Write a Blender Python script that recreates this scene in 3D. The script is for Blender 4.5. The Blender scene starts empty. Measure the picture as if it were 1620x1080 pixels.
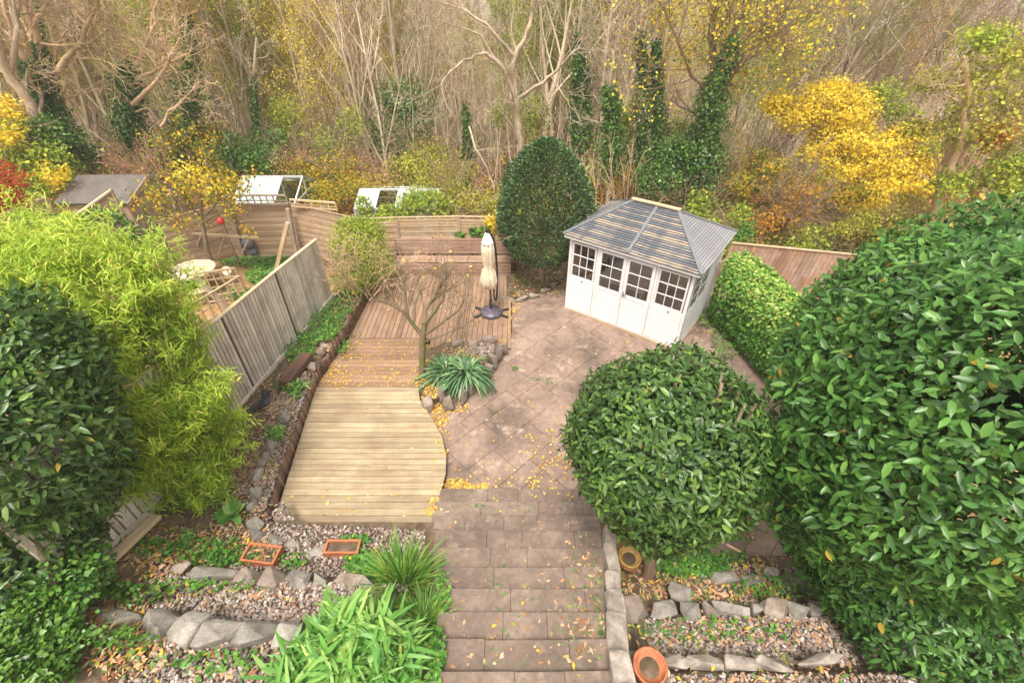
import bpy, bmesh, math, random
import numpy as np
from mathutils import Vector, Matrix
PI = math.pi
random.seed(7)
SC = bpy.context.scene
COL = SC.collection
# ------------------------------------------------------------------ camera
F_PX = 740.0; CU = 810.0; CV = 540.0; CAM_H = 6.9
HAZE = 0.0017
PITCH = math.atan(F_PX / 940.0)
SP, CP = math.sin(PITCH), math.cos(PITCH)
cam_d = bpy.data.cameras.new('camera'); cam = bpy.data.objects.new('camera', cam_d); COL.objects.link(cam)
cam.location = (0, 0, CAM_H)
cam.rotation_euler = (PI / 2 - PITCH, 0, 0)
cam_d.sensor_width = 36.0; cam_d.lens = 36.0 * F_PX / 1620.0
cam_d.clip_start = 0.05; cam_d.clip_end = 5000
SC.camera = cam
# ------------------------------------------------------------------ world, sun, exposure
world = bpy.data.worlds.new('World'); SC.world = world; world.use_nodes = True
wn = world.node_tree; wn.nodes.clear()
SUN_EL, SUN_AZ = math.radians(66), math.radians(195)
sky = wn.nodes.new('ShaderNodeTexSky'); sky.sky_type = 'NISHITA'; sky.sun_disc = False
sky.sun_elevation = SUN_EL; sky.sun_rotation = SUN_AZ; sky.air_density = 1.0; sky.dust_density = 4.0; sky.ozone_density = 1.0
hsv = wn.nodes.new('ShaderNodeHueSaturation'); hsv.inputs['Saturation'].default_value = 0.06
bgn = wn.nodes.new('ShaderNodeBackground'); bgn.inputs['Strength'].default_value = 0.098
wo = wn.nodes.new('ShaderNodeOutputWorld')
wn.links.new(sky.outputs[0], hsv.inputs['Color']); wb = wn.nodes.new('ShaderNodeMix'); wb.data_type = 'RGBA'; wb.blend_type = 'MULTIPLY'; wb.inputs[0].default_value = 1.0; wb.inputs[7].default_value = (1.04, 1.0, 0.935, 1); wn.links.new(hsv.outputs[0], wb.inputs[6]); wn.links.new(wb.outputs[2], bgn.inputs['Color']); wn.links.new(bgn.outputs[0], wo.inputs[0])
sun_d = bpy.data.lights.new('sun', 'SUN'); sun_d.energy = 1.5; sun_d.angle = math.radians(16); sun_d.color = (1, 0.93, 0.84)
sun = bpy.data.objects.new('sun', sun_d); COL.objects.link(sun)
sdir = Vector((math.sin(SUN_AZ) * math.cos(SUN_EL), math.cos(SUN_AZ) * math.cos(SUN_EL), math.sin(SUN_EL)))
sun.rotation_euler = sdir.to_track_quat('Z', 'Y').to_euler()
SC.view_settings.view_transform = 'Standard'; SC.view_settings.look = 'None'
SC.view_settings.exposure = 1.55; SC.view_settings.gamma = 1.0
SC.render.engine = 'CYCLES'
SC.cycles.max_bounces = 6; SC.cycles.diffuse_bounces = 3; SC.cycles.glossy_bounces = 2
SC.cycles.transmission_bounces = 4; SC.cycles.transparent_max_bounces = 10
SC.cycles.use_denoising = True

# ------------------------------------------------------------------ placing helpers: a pixel ray of the calibrated view met with a plane
def ray(u, v):
    a, b = (u - CU) / F_PX, (v - CV) / F_PX
    return a, CP - b * SP, -SP - b * CP
def G(u, v, z=0.0):
    x, y, w = ray(u, v); t = (z - CAM_H) / w
    return Vector((x * t, y * t, z))
def D(u, v, yy):
    x, y, w = ray(u, v); t = yy / y
    return Vector((x * t, yy, CAM_H + w * t))
def lerp(a, b, t): return a + (b - a) * t
def interp(x, xs, ys): return float(np.interp(x, xs, ys))

# ------------------------------------------------------------------ object helpers
def tag(o, label=None, cat=None, group=None, kind=None):
    if label: o['label'] = label
    if cat: o['category'] = cat
    if group: o['group'] = group
    if kind: o['kind'] = kind
    return o
def empty(name, loc=(0, 0, 0), rz=0.0, parent=None):
    o = bpy.data.objects.new(name, None); COL.objects.link(o)
    o.location = loc; o.rotation_euler = (0, 0, rz); o.empty_display_size = 0.1
    if parent: o.parent = parent
    return o
def thing(name, label, cat, loc=(0, 0, 0), rz=0.0, group=None):
    return tag(empty(name, loc, rz), label, cat, group)
def obj(name, me, parent=None, loc=(0, 0, 0), rot=(0, 0, 0), scale=(1, 1, 1), mat=None):
    o = bpy.data.objects.new(name, me); COL.objects.link(o)
    o.location = loc; o.rotation_euler = rot; o.scale = scale
    if parent: o.parent = parent
    if mat and not me.materials: me.materials.append(mat)
    return o
def pymesh(name, vs, fs, mat=None, smooth=False):
    me = bpy.data.meshes.new(name); me.from_pydata([tuple(v) for v in vs], [], fs); me.update()
    if mat: me.materials.append(mat)
    if smooth: me.polygons.foreach_set('use_smooth', [True] * len(me.polygons))
    return me
def npmesh(name, V, tris=None, quads=None, mat=None, attr=None, smooth=False):
    """numpy mesh: V (n,3), tris (m,3), quads (k,4); attr = per vertex float 'lv'"""
    me = bpy.data.meshes.new(name)
    nt = 0 if tris is None else len(tris); nq = 0 if quads is None else len(quads)
    me.vertices.add(len(V)); me.vertices.foreach_set('co', np.ascontiguousarray(V, dtype=np.float32).ravel())
    idx = []
    if nt: idx.append(np.asarray(tris).ravel())
    if nq: idx.append(np.asarray(quads).ravel())
    idx = np.concatenate(idx).astype(np.int32)
    me.loops.add(len(idx)); me.loops.foreach_set('vertex_index', idx)
    me.polygons.add(nt + nq)
    st = np.concatenate([np.arange(nt) * 3, nt * 3 + np.arange(nq) * 4]).astype(np.int32)
    me.polygons.foreach_set('loop_start', st)
    if smooth: me.polygons.foreach_set('use_smooth', np.ones(nt + nq, dtype=bool))
    if attr is not None:
        at = me.attributes.new('lv', 'FLOAT', 'POINT'); at.data.foreach_set('value', np.asarray(attr, dtype=np.float32))
    me.update(calc_edges=True)
    if mat: me.materials.append(mat)
    return me
_box = {}
def box_mesh(sx, sy, sz, mat, bev=0.0):
    key = (round(sx, 3), round(sy, 3), round(sz, 3), mat.name, bev)
    if key in _box: return _box[key]
    bm = bmesh.new(); bmesh.ops.create_cube(bm, size=1.0)
    bmesh.ops.scale(bm, vec=(sx, sy, sz), verts=bm.verts)
    if bev > 0: bmesh.ops.bevel(bm, geom=list(bm.edges), offset=min(bev, min(sx, sy, sz) * 0.3), segments=1, affect='EDGES')
    me = bpy.data.meshes.new('box'); bm.to_mesh(me); bm.free(); me.materials.append(mat)
    _box[key] = me; return me
def box(name, c, s, mat, parent=None, rot=(0, 0, 0), bev=0.0):
    return obj(name, box_mesh(s[0], s[1], s[2], mat, bev), parent, c, rot)
def beam(name, p0, p1, w, t, mat, parent=None, up=(0, 0, 1), bev=0.003):
    """board from p0 to p1; w = size along side, t = size along up"""
    p0, p1 = Vector(p0), Vector(p1); d = p1 - p0; L = d.length; x = d / L
    upv = Vector(up); y = upv.cross(x)
    if y.length < 1e-5: y = Vector((0, 1, 0)).cross(x)
    y.normalize(); z = x.cross(y)
    m = Matrix((x, y, z)).transposed()
    return obj(name, box_mesh(L, w, t, mat, bev), parent, (p0 + p1) / 2, m.to_euler())
def prism(name, poly, z0, z1, mat, parent=None, bev=0.0):
    """vertical prism over a polygon; local origin at its centroid"""
    c = Vector((sum(p[0] for p in poly) / len(poly), sum(p[1] for p in poly) / len(poly), z0)); n = len(poly)
    a = sum(poly[i][0] * poly[(i + 1) % n][1] - poly[(i + 1) % n][0] * poly[i][1] for i in range(n))
    if a < 0: poly = poly[::-1]
    vs = [(p[0] - c.x, p[1] - c.y, 0) for p in poly] + [(p[0] - c.x, p[1] - c.y, z1 - z0) for p in poly]
    fs = [tuple(range(n))[::-1], tuple(range(n, 2 * n))] + [(i, (i + 1) % n, n + (i + 1) % n, n + i) for i in range(n)]
    me = pymesh(name, vs, fs, mat)
    if bev > 0:
        bm = bmesh.new(); bm.from_mesh(me)
        top = [e for e in bm.edges if all(v.co.z > (z1 - z0) - 1e-4 for v in e.verts)]
        bmesh.ops.bevel(bm, geom=top, offset=bev, segments=1, affect='EDGES'); bm.to_mesh(me); bm.free()
    return obj(name, me, parent, c)
def clip_poly(poly, a, b):
    """keep the side left of the line a->b"""
    out = []; n = len(poly)
    def s(p): return (b[0] - a[0]) * (p[1] - a[1]) - (b[1] - a[1]) * (p[0] - a[0])
    for i in range(n):
        p, q = poly[i], poly[(i + 1) % n]; sp, sq = s(p), s(q)
        if sp >= 0: out.append(p)
        if (sp >= 0) != (sq >= 0):
            t = sp / (sp - sq); out.append((p[0] + (q[0] - p[0]) * t, p[1] + (q[1] - p[1]) * t))
    return out
def poly_area(p): return 0.5 * abs(sum(p[i][0] * p[(i + 1) % len(p)][1] - p[(i + 1) % len(p)][0] * p[i][1] for i in range(len(p))))
def inside(p, poly):
    x, y = p[0], p[1]; r = False; n = len(poly)
    for i in range(n):
        x1, y1 = poly[i][0], poly[i][1]; x2, y2 = poly[(i + 1) % n][0], poly[(i + 1) % n][1]
        if (y1 > y) != (y2 > y) and x < (x2 - x1) * (y - y1) / (y2 - y1) + x1: r = not r
    return r

# ------------------------------------------------------------------ materials
def _nt(name, rough=0.7):
    m = bpy.data.materials.new(name); m.use_nodes = True; nt = m.node_tree
    b = nt.nodes['Principled BSDF']; b.inputs['Roughness'].default_value = rough
    return m, nt, b
def ramp(nt, stops, fac=None, interp_='LINEAR'):
    r = nt.nodes.new('ShaderNodeValToRGB'); r.color_ramp.interpolation = interp_
    while len(r.color_ramp.elements) > 1: r.color_ramp.elements.remove(r.color_ramp.elements[-1])
    r.color_ramp.elements[0].position = stops[0][0]; r.color_ramp.elements[0].color = (*stops[0][1], 1)
    for p, c in stops[1:]:
        e = r.color_ramp.elements.new(p); e.color = (*c, 1)
    if fac is not None: nt.links.new(fac, r.inputs[0])
    return r
def noise(nt, vec, scale, detail=4, rough=0.6, dist=0.0):
    n = nt.nodes.new('ShaderNodeTexNoise'); n.inputs['Scale'].default_value = scale; n.inputs['Detail'].default_value = detail
    n.inputs['Roughness'].default_value = rough; n.inputs['Distortion'].default_value = dist
    if vec is not None: nt.links.new(vec, n.inputs['Vector'])
    return n
def mapping(nt, vec, scale=(1, 1, 1), rot=(0, 0, 0)):
    m = nt.nodes.new('ShaderNodeMapping'); m.inputs['Scale'].default_value = scale; m.inputs['Rotation'].default_value = rot
    nt.links.new(vec, m.inputs['Vector']); return m.outputs[0]
def mixc(nt, fac, a, b, mode='MIX'):
    m = nt.nodes.new('ShaderNodeMix'); m.data_type = 'RGBA'; m.blend_type = mode
    if isinstance(fac, float): m.inputs[0].default_value = fac
    else: nt.links.new(fac, m.inputs[0])
    for k, s in ((6, a), (7, b)):
        if isinstance(s, tuple): m.inputs[k].default_value = (*s, 1)
        else: nt.links.new(s, m.inputs[k])
    return m.outputs[2]
def mathn(nt, op, a, b=None):
    m = nt.nodes.new('ShaderNodeMath'); m.operation = op
    for k, s in ((0, a), (1, b)):
        if s is None: continue
        if isinstance(s, (int, float)): m.inputs[k].default_value = s
        else: nt.links.new(s, m.inputs[k])
    return m.outputs[0]
def bump(nt, b, h, strength=0.4, dist=0.01):
    n = nt.nodes.new('ShaderNodeBump'); n.inputs['Strength'].default_value = strength; n.inputs['Distance'].default_value = dist
    nt.links.new(h, n.inputs['Height']); nt.links.new(n.outputs[0], b.inputs['Normal']); return n
def coord(nt, which='Object'):
    return nt.nodes.new('ShaderNodeTexCoord').outputs[which]
def geopos(nt): return nt.nodes.new('ShaderNodeNewGeometry').outputs['Position']
def objrand(nt): return nt.nodes.new('ShaderNodeObjectInfo').outputs['Random']

def wood(name, c1, c2, c3=None, rough=0.8, grain=(1.2, 22, 22), stain=None, stain_amt=0.5, ribs=0.0, rand=0.35, stain_scale=2.5):
    """grain runs along local X; every board has its own tone by object"""
    m, nt, b = _nt(name, rough); oc = coord(nt); rnd = objrand(nt)
    off = nt.nodes.new('ShaderNodeVectorMath'); off.operation = 'ADD'; nt.links.new(oc, off.inputs[0])
    cmb = nt.nodes.new('ShaderNodeCombineXYZ'); r10 = mathn(nt, 'MULTIPLY', rnd, 37.0)
    for k in range(3): nt.links.new(r10, cmb.inputs[k])
    nt.links.new(cmb.outputs[0], off.inputs[1]); v = off.outputs[0]
    n1 = noise(nt, mapping(nt, v, grain), 2.0, 5, 0.65, 0.3)
    r1 = ramp(nt, [(0.3, c1), (0.62, c2)], n1.outputs[0])
    col = r1.outputs[0]
    n2 = noise(nt, mapping(nt, v, (1.5, 5, 5)), 1.3, 3)
    col = mixc(nt, ramp(nt, [(0.35, (0, 0, 0)), (0.7, (1, 1, 1))], n2.outputs[0]).outputs[0], col, c3 if c3 else c1)
    if rand:
        k = mathn(nt, 'ADD', mathn(nt, 'MULTIPLY', rnd, 2 * rand), 1 - rand)
        cc = nt.nodes.new('ShaderNodeCombineXYZ')
        for q in range(3): nt.links.new(k, cc.inputs[q])
        col = mixc(nt, 1.0, col, cc.outputs[0], 'MULTIPLY')
    if stain:
        n3 = noise(nt, geopos(nt), stain_scale, 6, 0.62)
        col = mixc(nt, ramp(nt, [(0.45, (0, 0, 0)), (0.68, (stain_amt,) * 3)], n3.outputs[0]).outputs[0], col, stain)
    nt.links.new(col, b.inputs['Base Color'])
    h = n1.outputs[0]
    if ribs:
        sep = nt.nodes.new('ShaderNodeSeparateXYZ'); nt.links.new(oc, sep.inputs[0])
        w = mathn(nt, 'SINE', mathn(nt, 'MULTIPLY', sep.outputs[1], ribs))
        h = mathn(nt, 'ADD', mathn(nt, 'MULTIPLY', w, 0.8), mathn(nt, 'MULTIPLY', h, 0.6))
    bump(nt, b, h, 0.5, 0.004)
    return m
def stone(name, cols, scale=4.0, rough=0.85, lichen=None, bumpd=0.02, rand=0.25, world_co=False, lich_amt=0.8, lich_scale=9):
    m, nt, b = _nt(name, rough); v = geopos(nt); rnd = objrand(nt)
    n1 = noise(nt, v, scale, 8, 0.62, 0.2)
    k = len(cols); st = [(0.28 + 0.44 * i / (k - 1), cols[i]) for i in range(k)]
    col = ramp(nt, st, n1.outputs[0]).outputs[0]
    n2 = noise(nt, v, scale * 9, 5, 0.7)
    col = mixc(nt, 0.35, col, ramp(nt, [(0.35, (0.35, 0.35, 0.35)), (0.65, (1.4, 1.4, 1.4))], n2.outputs[0]).outputs[0], 'MULTIPLY')
    if rand:
        kk = mathn(nt, 'ADD', mathn(nt, 'MULTIPLY', rnd, 2 * rand), 1 - rand); cc = nt.nodes.new('ShaderNodeCombineXYZ')
        for q in range(3): nt.links.new(kk, cc.inputs[q])
        col = mixc(nt, 1.0, col, cc.outputs[0], 'MULTIPLY')
    if lichen:
        n3 = noise(nt, v, lich_scale, 6, 0.7)
        col = mixc(nt, ramp(nt, [(0.56, (0, 0, 0)), (0.66, (lich_amt,) * 3)], n3.outputs[0]).outputs[0], col, lichen)
    nt.links.new(col, b.inputs['Base Color'])
    hh = mathn(nt, 'ADD', n1.outputs[0], mathn(nt, 'MULTIPLY', n2.outputs[0], 0.35))
    bump(nt, b, hh, 0.6, bumpd)
    return m
def leafmat(name, stops, rough=0.4, trans=0.25, spec=0.5, hue_noise=0.0):
    m, nt, b = _nt(name, rough)
    at = nt.nodes.new('ShaderNodeAttribute'); at.attribute_name = 'lv'
    r = ramp(nt, stops, at.outputs['Fac'])
    b.inputs['Specular IOR Level'].default_value = spec
    col = r.outputs[0]
    if hue_noise:
        n = noise(nt, geopos(nt), hue_noise, 3)
        col = mixc(nt, 0.6, col, ramp(nt, [(0.35, (0.55, 0.6, 0.5)), (0.65, (1.35, 1.3, 1.3))], n.outputs[0]).outputs[0], 'MULTIPLY')
    nt.links.new(col, b.inputs['Base Color'])
    if trans > 0:
        tr = nt.nodes.new('ShaderNodeBsdfTranslucent'); nt.links.new(col, tr.inputs['Color'])
        mx = nt.nodes.new('ShaderNodeMixShader'); mx.inputs[0].default_value = trans
        out = nt.nodes['Material Output']
        nt.links.new(b.outputs[0], mx.inputs[1]); nt.links.new(tr.outputs[0], mx.inputs[2]); nt.links.new(mx.outputs[0], out.inputs[0])
    return m
def plain(name, c, rough=0.5, metal=0.0, var=0.12, scale=12, bumpd=0.0):
    m, nt, b = _nt(name, rough); b.inputs['Metallic'].default_value = metal
    n = noise(nt, coord(nt), scale, 5, 0.65)
    lo = tuple(max(0, x * (1 - var * 1.6)) for x in c); hi = tuple(x * (1 + var) for x in c)
    nt.links.new(ramp(nt, [(0.3, lo), (0.65, hi)], n.outputs[0]).outputs[0], b.inputs['Base Color'])
    if bumpd: bump(nt, b, n.outputs[0], 0.5, bumpd)
    return m
def barkmat(name, c1, c2, moss=None, mscale=1.5, moss_amt=0.8):
    m, nt, b = _nt(name, 0.9); v = geopos(nt)
    n = noise(nt, mapping(nt, v, (6, 6, 1.5)), 3, 6, 0.7)
    col = ramp(nt, [(0.3, c1), (0.65, c2)], n.outputs[0]).outputs[0]
    if moss:
        n2 = noise(nt, v, mscale, 4)
        col = mixc(nt, ramp(nt, [(0.48, (0, 0, 0)), (0.62, (moss_amt,) * 3)], n2.outputs[0]).outputs[0], col, moss)
    nt.links.new(col, b.inputs['Base Color']); bump(nt, b, n.outputs[0], 0.6, 0.02)
    return m

M = {}
M['deck_new'] = wood('deck_new', (0.27, 0.20, 0.115), (0.53, 0.43, 0.28), (0.37, 0.275, 0.165), 0.75, (0.6, 18, 18), (0.20, 0.12, 0.075), 0.55, ribs=330, rand=0.24, stain_scale=1.3)
M['deck_mid'] = wood('deck_mid', (0.21, 0.125, 0.07), (0.37, 0.245, 0.14), (0.29, 0.17, 0.105), 0.7, (0.8, 16, 16), (0.36, 0.21, 0.15), 0.6, ribs=330, rand=0.24)
M['deck_old'] = wood('deck_old', (0.17, 0.10, 0.065), (0.33, 0.215, 0.14), (0.26, 0.16, 0.105), 0.65, (0.8, 16, 16), (0.40, 0.27, 0.19), 0.5, ribs=330, rand=0.26)
M['bench'] = wood('bench', (0.25, 0.145, 0.095), (0.40, 0.255, 0.18), (0.33, 0.20, 0.145), 0.6, rand=0.18, stain=(0.50, 0.36, 0.28), stain_amt=0.5)
M['fence_grey'] = wood('fence_grey', (0.50, 0.44, 0.385), (0.74, 0.67, 0.60), (0.62, 0.55, 0.48), 0.85, rand=0.22, stain=(0.24, 0.19, 0.15), stain_amt=0.45)
M['fence_cap'] = wood('fence_cap', (0.55, 0.42, 0.26), (0.72, 0.60, 0.42), rand=0.1)
M['fence_brown'] = wood('fence_brown', (0.25, 0.14, 0.085), (0.42, 0.27, 0.175), (0.33, 0.18, 0.12), 0.85, rand=0.25, stain=(0.50, 0.42, 0.38), stain_amt=0.6, stain_scale=3)
M['fence_tan'] = wood('fence_tan', (0.40, 0.26, 0.145), (0.62, 0.45, 0.27), (0.50, 0.33, 0.20), 0.85, rand=0.2, stain=(0.60, 0.50, 0.40), stain_amt=0.6)
M['fence_old'] = wood('fence_old', (0.31, 0.21, 0.135), (0.50, 0.37, 0.25), (0.39, 0.265, 0.175), 0.85, rand=0.18, stain=(0.30, 0.22, 0.18), stain_amt=0.6)
M['post_old'] = wood('post_old', (0.25, 0.19, 0.14), (0.45, 0.37, 0.28), rand=0.25)
M['post_pale'] = wood('post_pale', (0.42, 0.31, 0.19), (0.62, 0.48, 0.31), rand=0.15)
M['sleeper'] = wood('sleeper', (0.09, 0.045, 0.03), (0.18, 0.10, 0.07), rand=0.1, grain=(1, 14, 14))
M['log'] = wood('log', (0.14, 0.09, 0.065), (0.30, 0.20, 0.145), (0.20, 0.12, 0.085), rand=0.45)
M['table'] = wood('table', (0.50, 0.38, 0.28), (0.68, 0.56, 0.44), rand=0.1)
M['slab'] = stone('slab', [(0.10, 0.072, 0.055), (0.26, 0.178, 0.138), (0.37, 0.26, 0.205)], 0.9, 0.72, (0.56, 0.44, 0.35), 0.006, 0.06, lich_amt=0.5, lich_scale=2.6)
M['joint'] = stone('joint', [(0.06, 0.045, 0.03), (0.16, 0.12, 0.09), (0.10,0.11,0.04)], 5, rand=0)
M['step'] = stone('step', [(0.085, 0.065, 0.05), (0.18, 0.13, 0.10), (0.27, 0.20, 0.155)], 1.5, 0.75, (0.34, 0.26, 0.20), 0.01, 0.04, lich_amt=0.6, lich_scale=4)
M['rock'] = stone('rock', [(0.12, 0.105, 0.09), (0.26, 0.235, 0.205), (0.42, 0.38, 0.335)], 5, 0.85, (0.30, 0.28, 0.16), 0.05, 0.22, lich_amt=0.4)
M['rock_warm'] = stone('rock_warm', [(0.13, 0.10, 0.08), (0.28, 0.22, 0.175), (0.42, 0.34, 0.28)], 5, 0.85, (0.30, 0.27, 0.16), 0.05, 0.25, lich_amt=0.4)
M['wallstone'] = stone('wallstone', [(0.16, 0.13, 0.11), (0.32, 0.27, 0.23), (0.50, 0.43, 0.37)], 7, 0.9, (0.30, 0.27, 0.18), 0.03, 0.15)
M['soil'] = stone('soil', [(0.05, 0.035, 0.025), (0.13, 0.085, 0.055), (0.22, 0.15, 0.10)], 6, 0.95, (0.08, 0.11, 0.03), 0.03, 0)
M['pot'] = plain('pot', (0.44, 0.15, 0.065), 0.7, var=0.25)
M['pot_glaze'] = plain('pot_glaze', (0.50, 0.30, 0.08), 0.4, var=0.3)
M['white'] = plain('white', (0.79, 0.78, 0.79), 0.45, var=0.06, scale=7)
M['white_shaded'] = plain('white_shaded', (0.68, 0.68, 0.70), 0.5, var=0.05, scale=3)  # the same white toned greyer, shade of the side wall put into colour
M['alu'] = plain('alu', (0.70, 0.71, 0.71), 0.4, 0.3, var=0.08)
M['black'] = plain('black', (0.02, 0.02, 0.022), 0.4)
M['umbrella_base'] = plain('umbrella_base', (0.10, 0.085, 0.12), 0.35, var=0.3)
M['canvas'] = plain('canvas', (0.72, 0.60, 0.44), 0.9, var=0.15, scale=6)
M['canvas_pale'] = plain('canvas_pale', (0.78, 0.74, 0.70), 0.9, var=0.05)
M['cushion'] = plain('cushion', (0.5, 0.5, 0.52), 0.9)
M['interior'] = plain('interior', (0.30, 0.25, 0.21), 0.9)
M['red'] = plain('red', (0.55, 0.03, 0.02), 0.3)
M['grey_ball'] = plain('grey_ball', (0.16, 0.17, 0.20), 0.7, var=0.3)
M['membrane'] = plain('membrane', (0.03, 0.033, 0.04), 0.5, var=0.5, bumpd=0.02)
M['metal'] = plain('metal', (0.35, 0.33, 0.30), 0.35, 0.8)
M['felt'] = stone('felt', [(0.105, 0.09, 0.082), (0.17, 0.148, 0.135)], 1.5, 0.9, None, 0.01, 0)
M['bark'] = barkmat('bark', (0.15, 0.095, 0.06), (0.33, 0.22, 0.14))
M['bark_moss'] = barkmat('bark_moss', (0.12, 0.08, 0.055), (0.26, 0.18, 0.11), (0.13, 0.15, 0.035), 5)
M['bark_pale'] = barkmat('bark_pale', (0.36, 0.255, 0.17), (0.62, 0.48, 0.36), (0.24, 0.22, 0.12), 1.2, 0.6)
M['bark_tan'] = barkmat('bark_tan', (0.44, 0.28, 0.165), (0.74, 0.53, 0.34), (0.34, 0.27, 0.10), 0.5, 0.7)
M['bark_grey'] = barkmat('bark_grey', (0.40, 0.31, 0.21), (0.68, 0.56, 0.41), (0.30, 0.27, 0.10), 0.6, 0.7)
M['bark_light'] = barkmat('bark_light', (0.52, 0.38, 0.26), (0.84, 0.68, 0.51), (0.42, 0.38, 0.18), 0.5, 0.6)
M['bark_red'] = barkmat('bark_red', (0.36, 0.17, 0.09), (0.58, 0.33, 0.19))
M['culm'] = plain('culm', (0.32, 0.30, 0.09), 0.5, var=0.3)
def glassmat(name, tint=(0.9, 0.95, 0.95), mixf=0.18, gloss_c=(1, 1, 1), rough=0.03):
    m, nt, b = _nt(name); nt.nodes.remove(b)
    t = nt.nodes.new('ShaderNodeBsdfTransparent'); t.inputs[0].default_value = (*tint, 1)
    g = nt.nodes.new('ShaderNodeBsdfGlossy'); g.inputs['Roughness'].default_value = rough; g.inputs['Color'].default_value = (*gloss_c, 1)
    mx = nt.nodes.new('ShaderNodeMixShader'); mx.inputs[0].default_value = mixf
    nt.links.new(t.outputs[0], mx.inputs[1]); nt.links.new(g.outputs[0], mx.inputs[2]); nt.links.new(mx.outputs[0], nt.nodes['Material Output'].inputs[0])
    return m
M['glass'] = glassmat('glass', (0.8, 0.82, 0.82), 0.16)
M['glass_green'] = glassmat('glass_green', (0.85, 0.9, 0.86), 0.16, rough=0.2)
def milky():
    m, nt, b = _nt('milky_glass', 0.25)
    n = noise(nt, coord(nt), 2.5, 5)
    nt.links.new(ramp(nt, [(0.3, (0.28, 0.36, 0.35)), (0.7, (0.50, 0.56, 0.55))], n.outputs[0]).outputs[0], b.inputs['Base Color'])
    return m
M['milky'] = milky()
def roofmat(name, base1, base2, lich, amt):
    m, nt, b = _nt(name, 0.6); rnd = objrand(nt); v = coord(nt)
    n1 = noise(nt, mapping(nt, v, (1.0, 8, 8)), 3, 5)
    col = ramp(nt, [(0.3, base1), (0.7, base2)], n1.outputs[0]).outputs[0]
    gp = geopos(nt)
    n2 = noise(nt, mapping(nt, v, (1.3, 14, 14)), 2.2, 5, 0.7); n3 = noise(nt, gp, 1.5, 3)
    f = mathn(nt, 'ADD', mathn(nt, 'MULTIPLY', n2.outputs[0], 0.75), mathn(nt, 'ADD', mathn(nt, 'MULTIPLY', rnd, 0.2), mathn(nt, 'MULTIPLY', n3.outputs[0], 0.2)))
    col = mixc(nt, ramp(nt, [(0.585, (0, 0, 0)), (0.64, (amt,) * 3)], f).outputs[0], col, lich)
    nt.links.new(col, b.inputs['Base Color']); bump(nt, b, n1.outputs[0], 0.4, 0.004)
    return m
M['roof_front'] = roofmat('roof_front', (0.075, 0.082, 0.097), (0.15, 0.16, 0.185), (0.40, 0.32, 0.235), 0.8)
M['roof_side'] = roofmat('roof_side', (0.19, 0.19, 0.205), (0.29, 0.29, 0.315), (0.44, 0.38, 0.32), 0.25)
M['hip'] = plain('hip', (0.17, 0.18, 0.20), 0.5)

# leaf materials: lv 0..1 picks the tone of each leaf
M['laurel'] = leafmat('laurel', [(0, (0.025, 0.06, 0.013)), (0.5, (0.062, 0.135, 0.03)), (0.85, (0.14, 0.235, 0.055)), (0.96, (0.17, 0.30, 0.04)), (1, (0.35, 0.27, 0.04))], 0.36, 0.22, 0.45)
M['bay'] = leafmat('bay', [(0, (0.025, 0.055, 0.018)), (0.5, (0.065, 0.13, 0.04)), (1, (0.17, 0.27, 0.09))], 0.36, 0.12, 0.5)
M['hedge'] = leafmat('hedge', [(0, (0.025, 0.07, 0.014)), (0.5, (0.065, 0.175, 0.032)), (0.85, (0.15, 0.31, 0.06)), (0.97, (0.14, 0.33, 0.06)), (1, (0.45, 0.30, 0.05))], 0.36, 0.25, 0.45)
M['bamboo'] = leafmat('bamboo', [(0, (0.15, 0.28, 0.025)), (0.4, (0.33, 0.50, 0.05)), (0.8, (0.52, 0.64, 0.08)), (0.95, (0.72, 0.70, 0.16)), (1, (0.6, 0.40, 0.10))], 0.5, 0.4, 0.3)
M['sasa'] = leafmat('sasa', [(0, (0.07, 0.20, 0.04)), (0.5, (0.16, 0.38, 0.07)), (0.9, (0.34, 0.52, 0.14)), (1, (0.48, 0.58, 0.12))], 0.45, 0.3, 0.4)
M['grass'] = leafmat('grass', [(0, (0.06, 0.16, 0.02)), (0.6, (0.14, 0.34, 0.04)), (0.92, (0.30, 0.46, 0.07)), (1, (0.40, 0.30, 0.10))], 0.45, 0.3, 0.4)
M['yucca'] = leafmat('yucca', [(0, (0.04, 0.10, 0.035)), (0.6, (0.10, 0.22, 0.09)), (1, (0.28, 0.40, 0.18))], 0.4, 0.12, 0.5)
M['ivy'] = leafmat('ivy', [(0, (0.025, 0.07, 0.010)), (0.5, (0.075, 0.175, 0.022)), (1, (0.18, 0.32, 0.045))], 0.4, 0.15, 0.5)
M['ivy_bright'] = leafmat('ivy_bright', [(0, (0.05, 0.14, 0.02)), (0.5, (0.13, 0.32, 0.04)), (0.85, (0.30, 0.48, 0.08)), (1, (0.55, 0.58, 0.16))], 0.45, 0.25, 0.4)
M['cover'] = leafmat('cover', [(0, (0.03, 0.10, 0.015)), (0.5, (0.09, 0.26, 0.03)), (0.9, (0.20, 0.40, 0.05)), (1, (0.50, 0.45, 0.05))], 0.5, 0.25, 0.4)
M['yellow'] = leafmat('yellow', [(0, (0.62, 0.44, 0.03)), (0.5, (0.88, 0.68, 0.05)), (0.9, (0.92, 0.80, 0.14)), (1, (0.66, 0.68, 0.10))], 0.6, 0.4, 0.2)
M['yellow_mix'] = leafmat('yellow_mix', [(0, (0.12, 0.16, 0.03)), (0.4, (0.30, 0.34, 0.05)), (0.7, (0.66, 0.46, 0.03)), (1, (0.75, 0.36, 0.03))], 0.6, 0.4, 0.2)
M['olive'] = leafmat('olive', [(0, (0.16, 0.18, 0.03)), (0.5, (0.40, 0.40, 0.06)), (1, (0.70, 0.64, 0.12))], 0.6, 0.4, 0.2)
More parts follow.
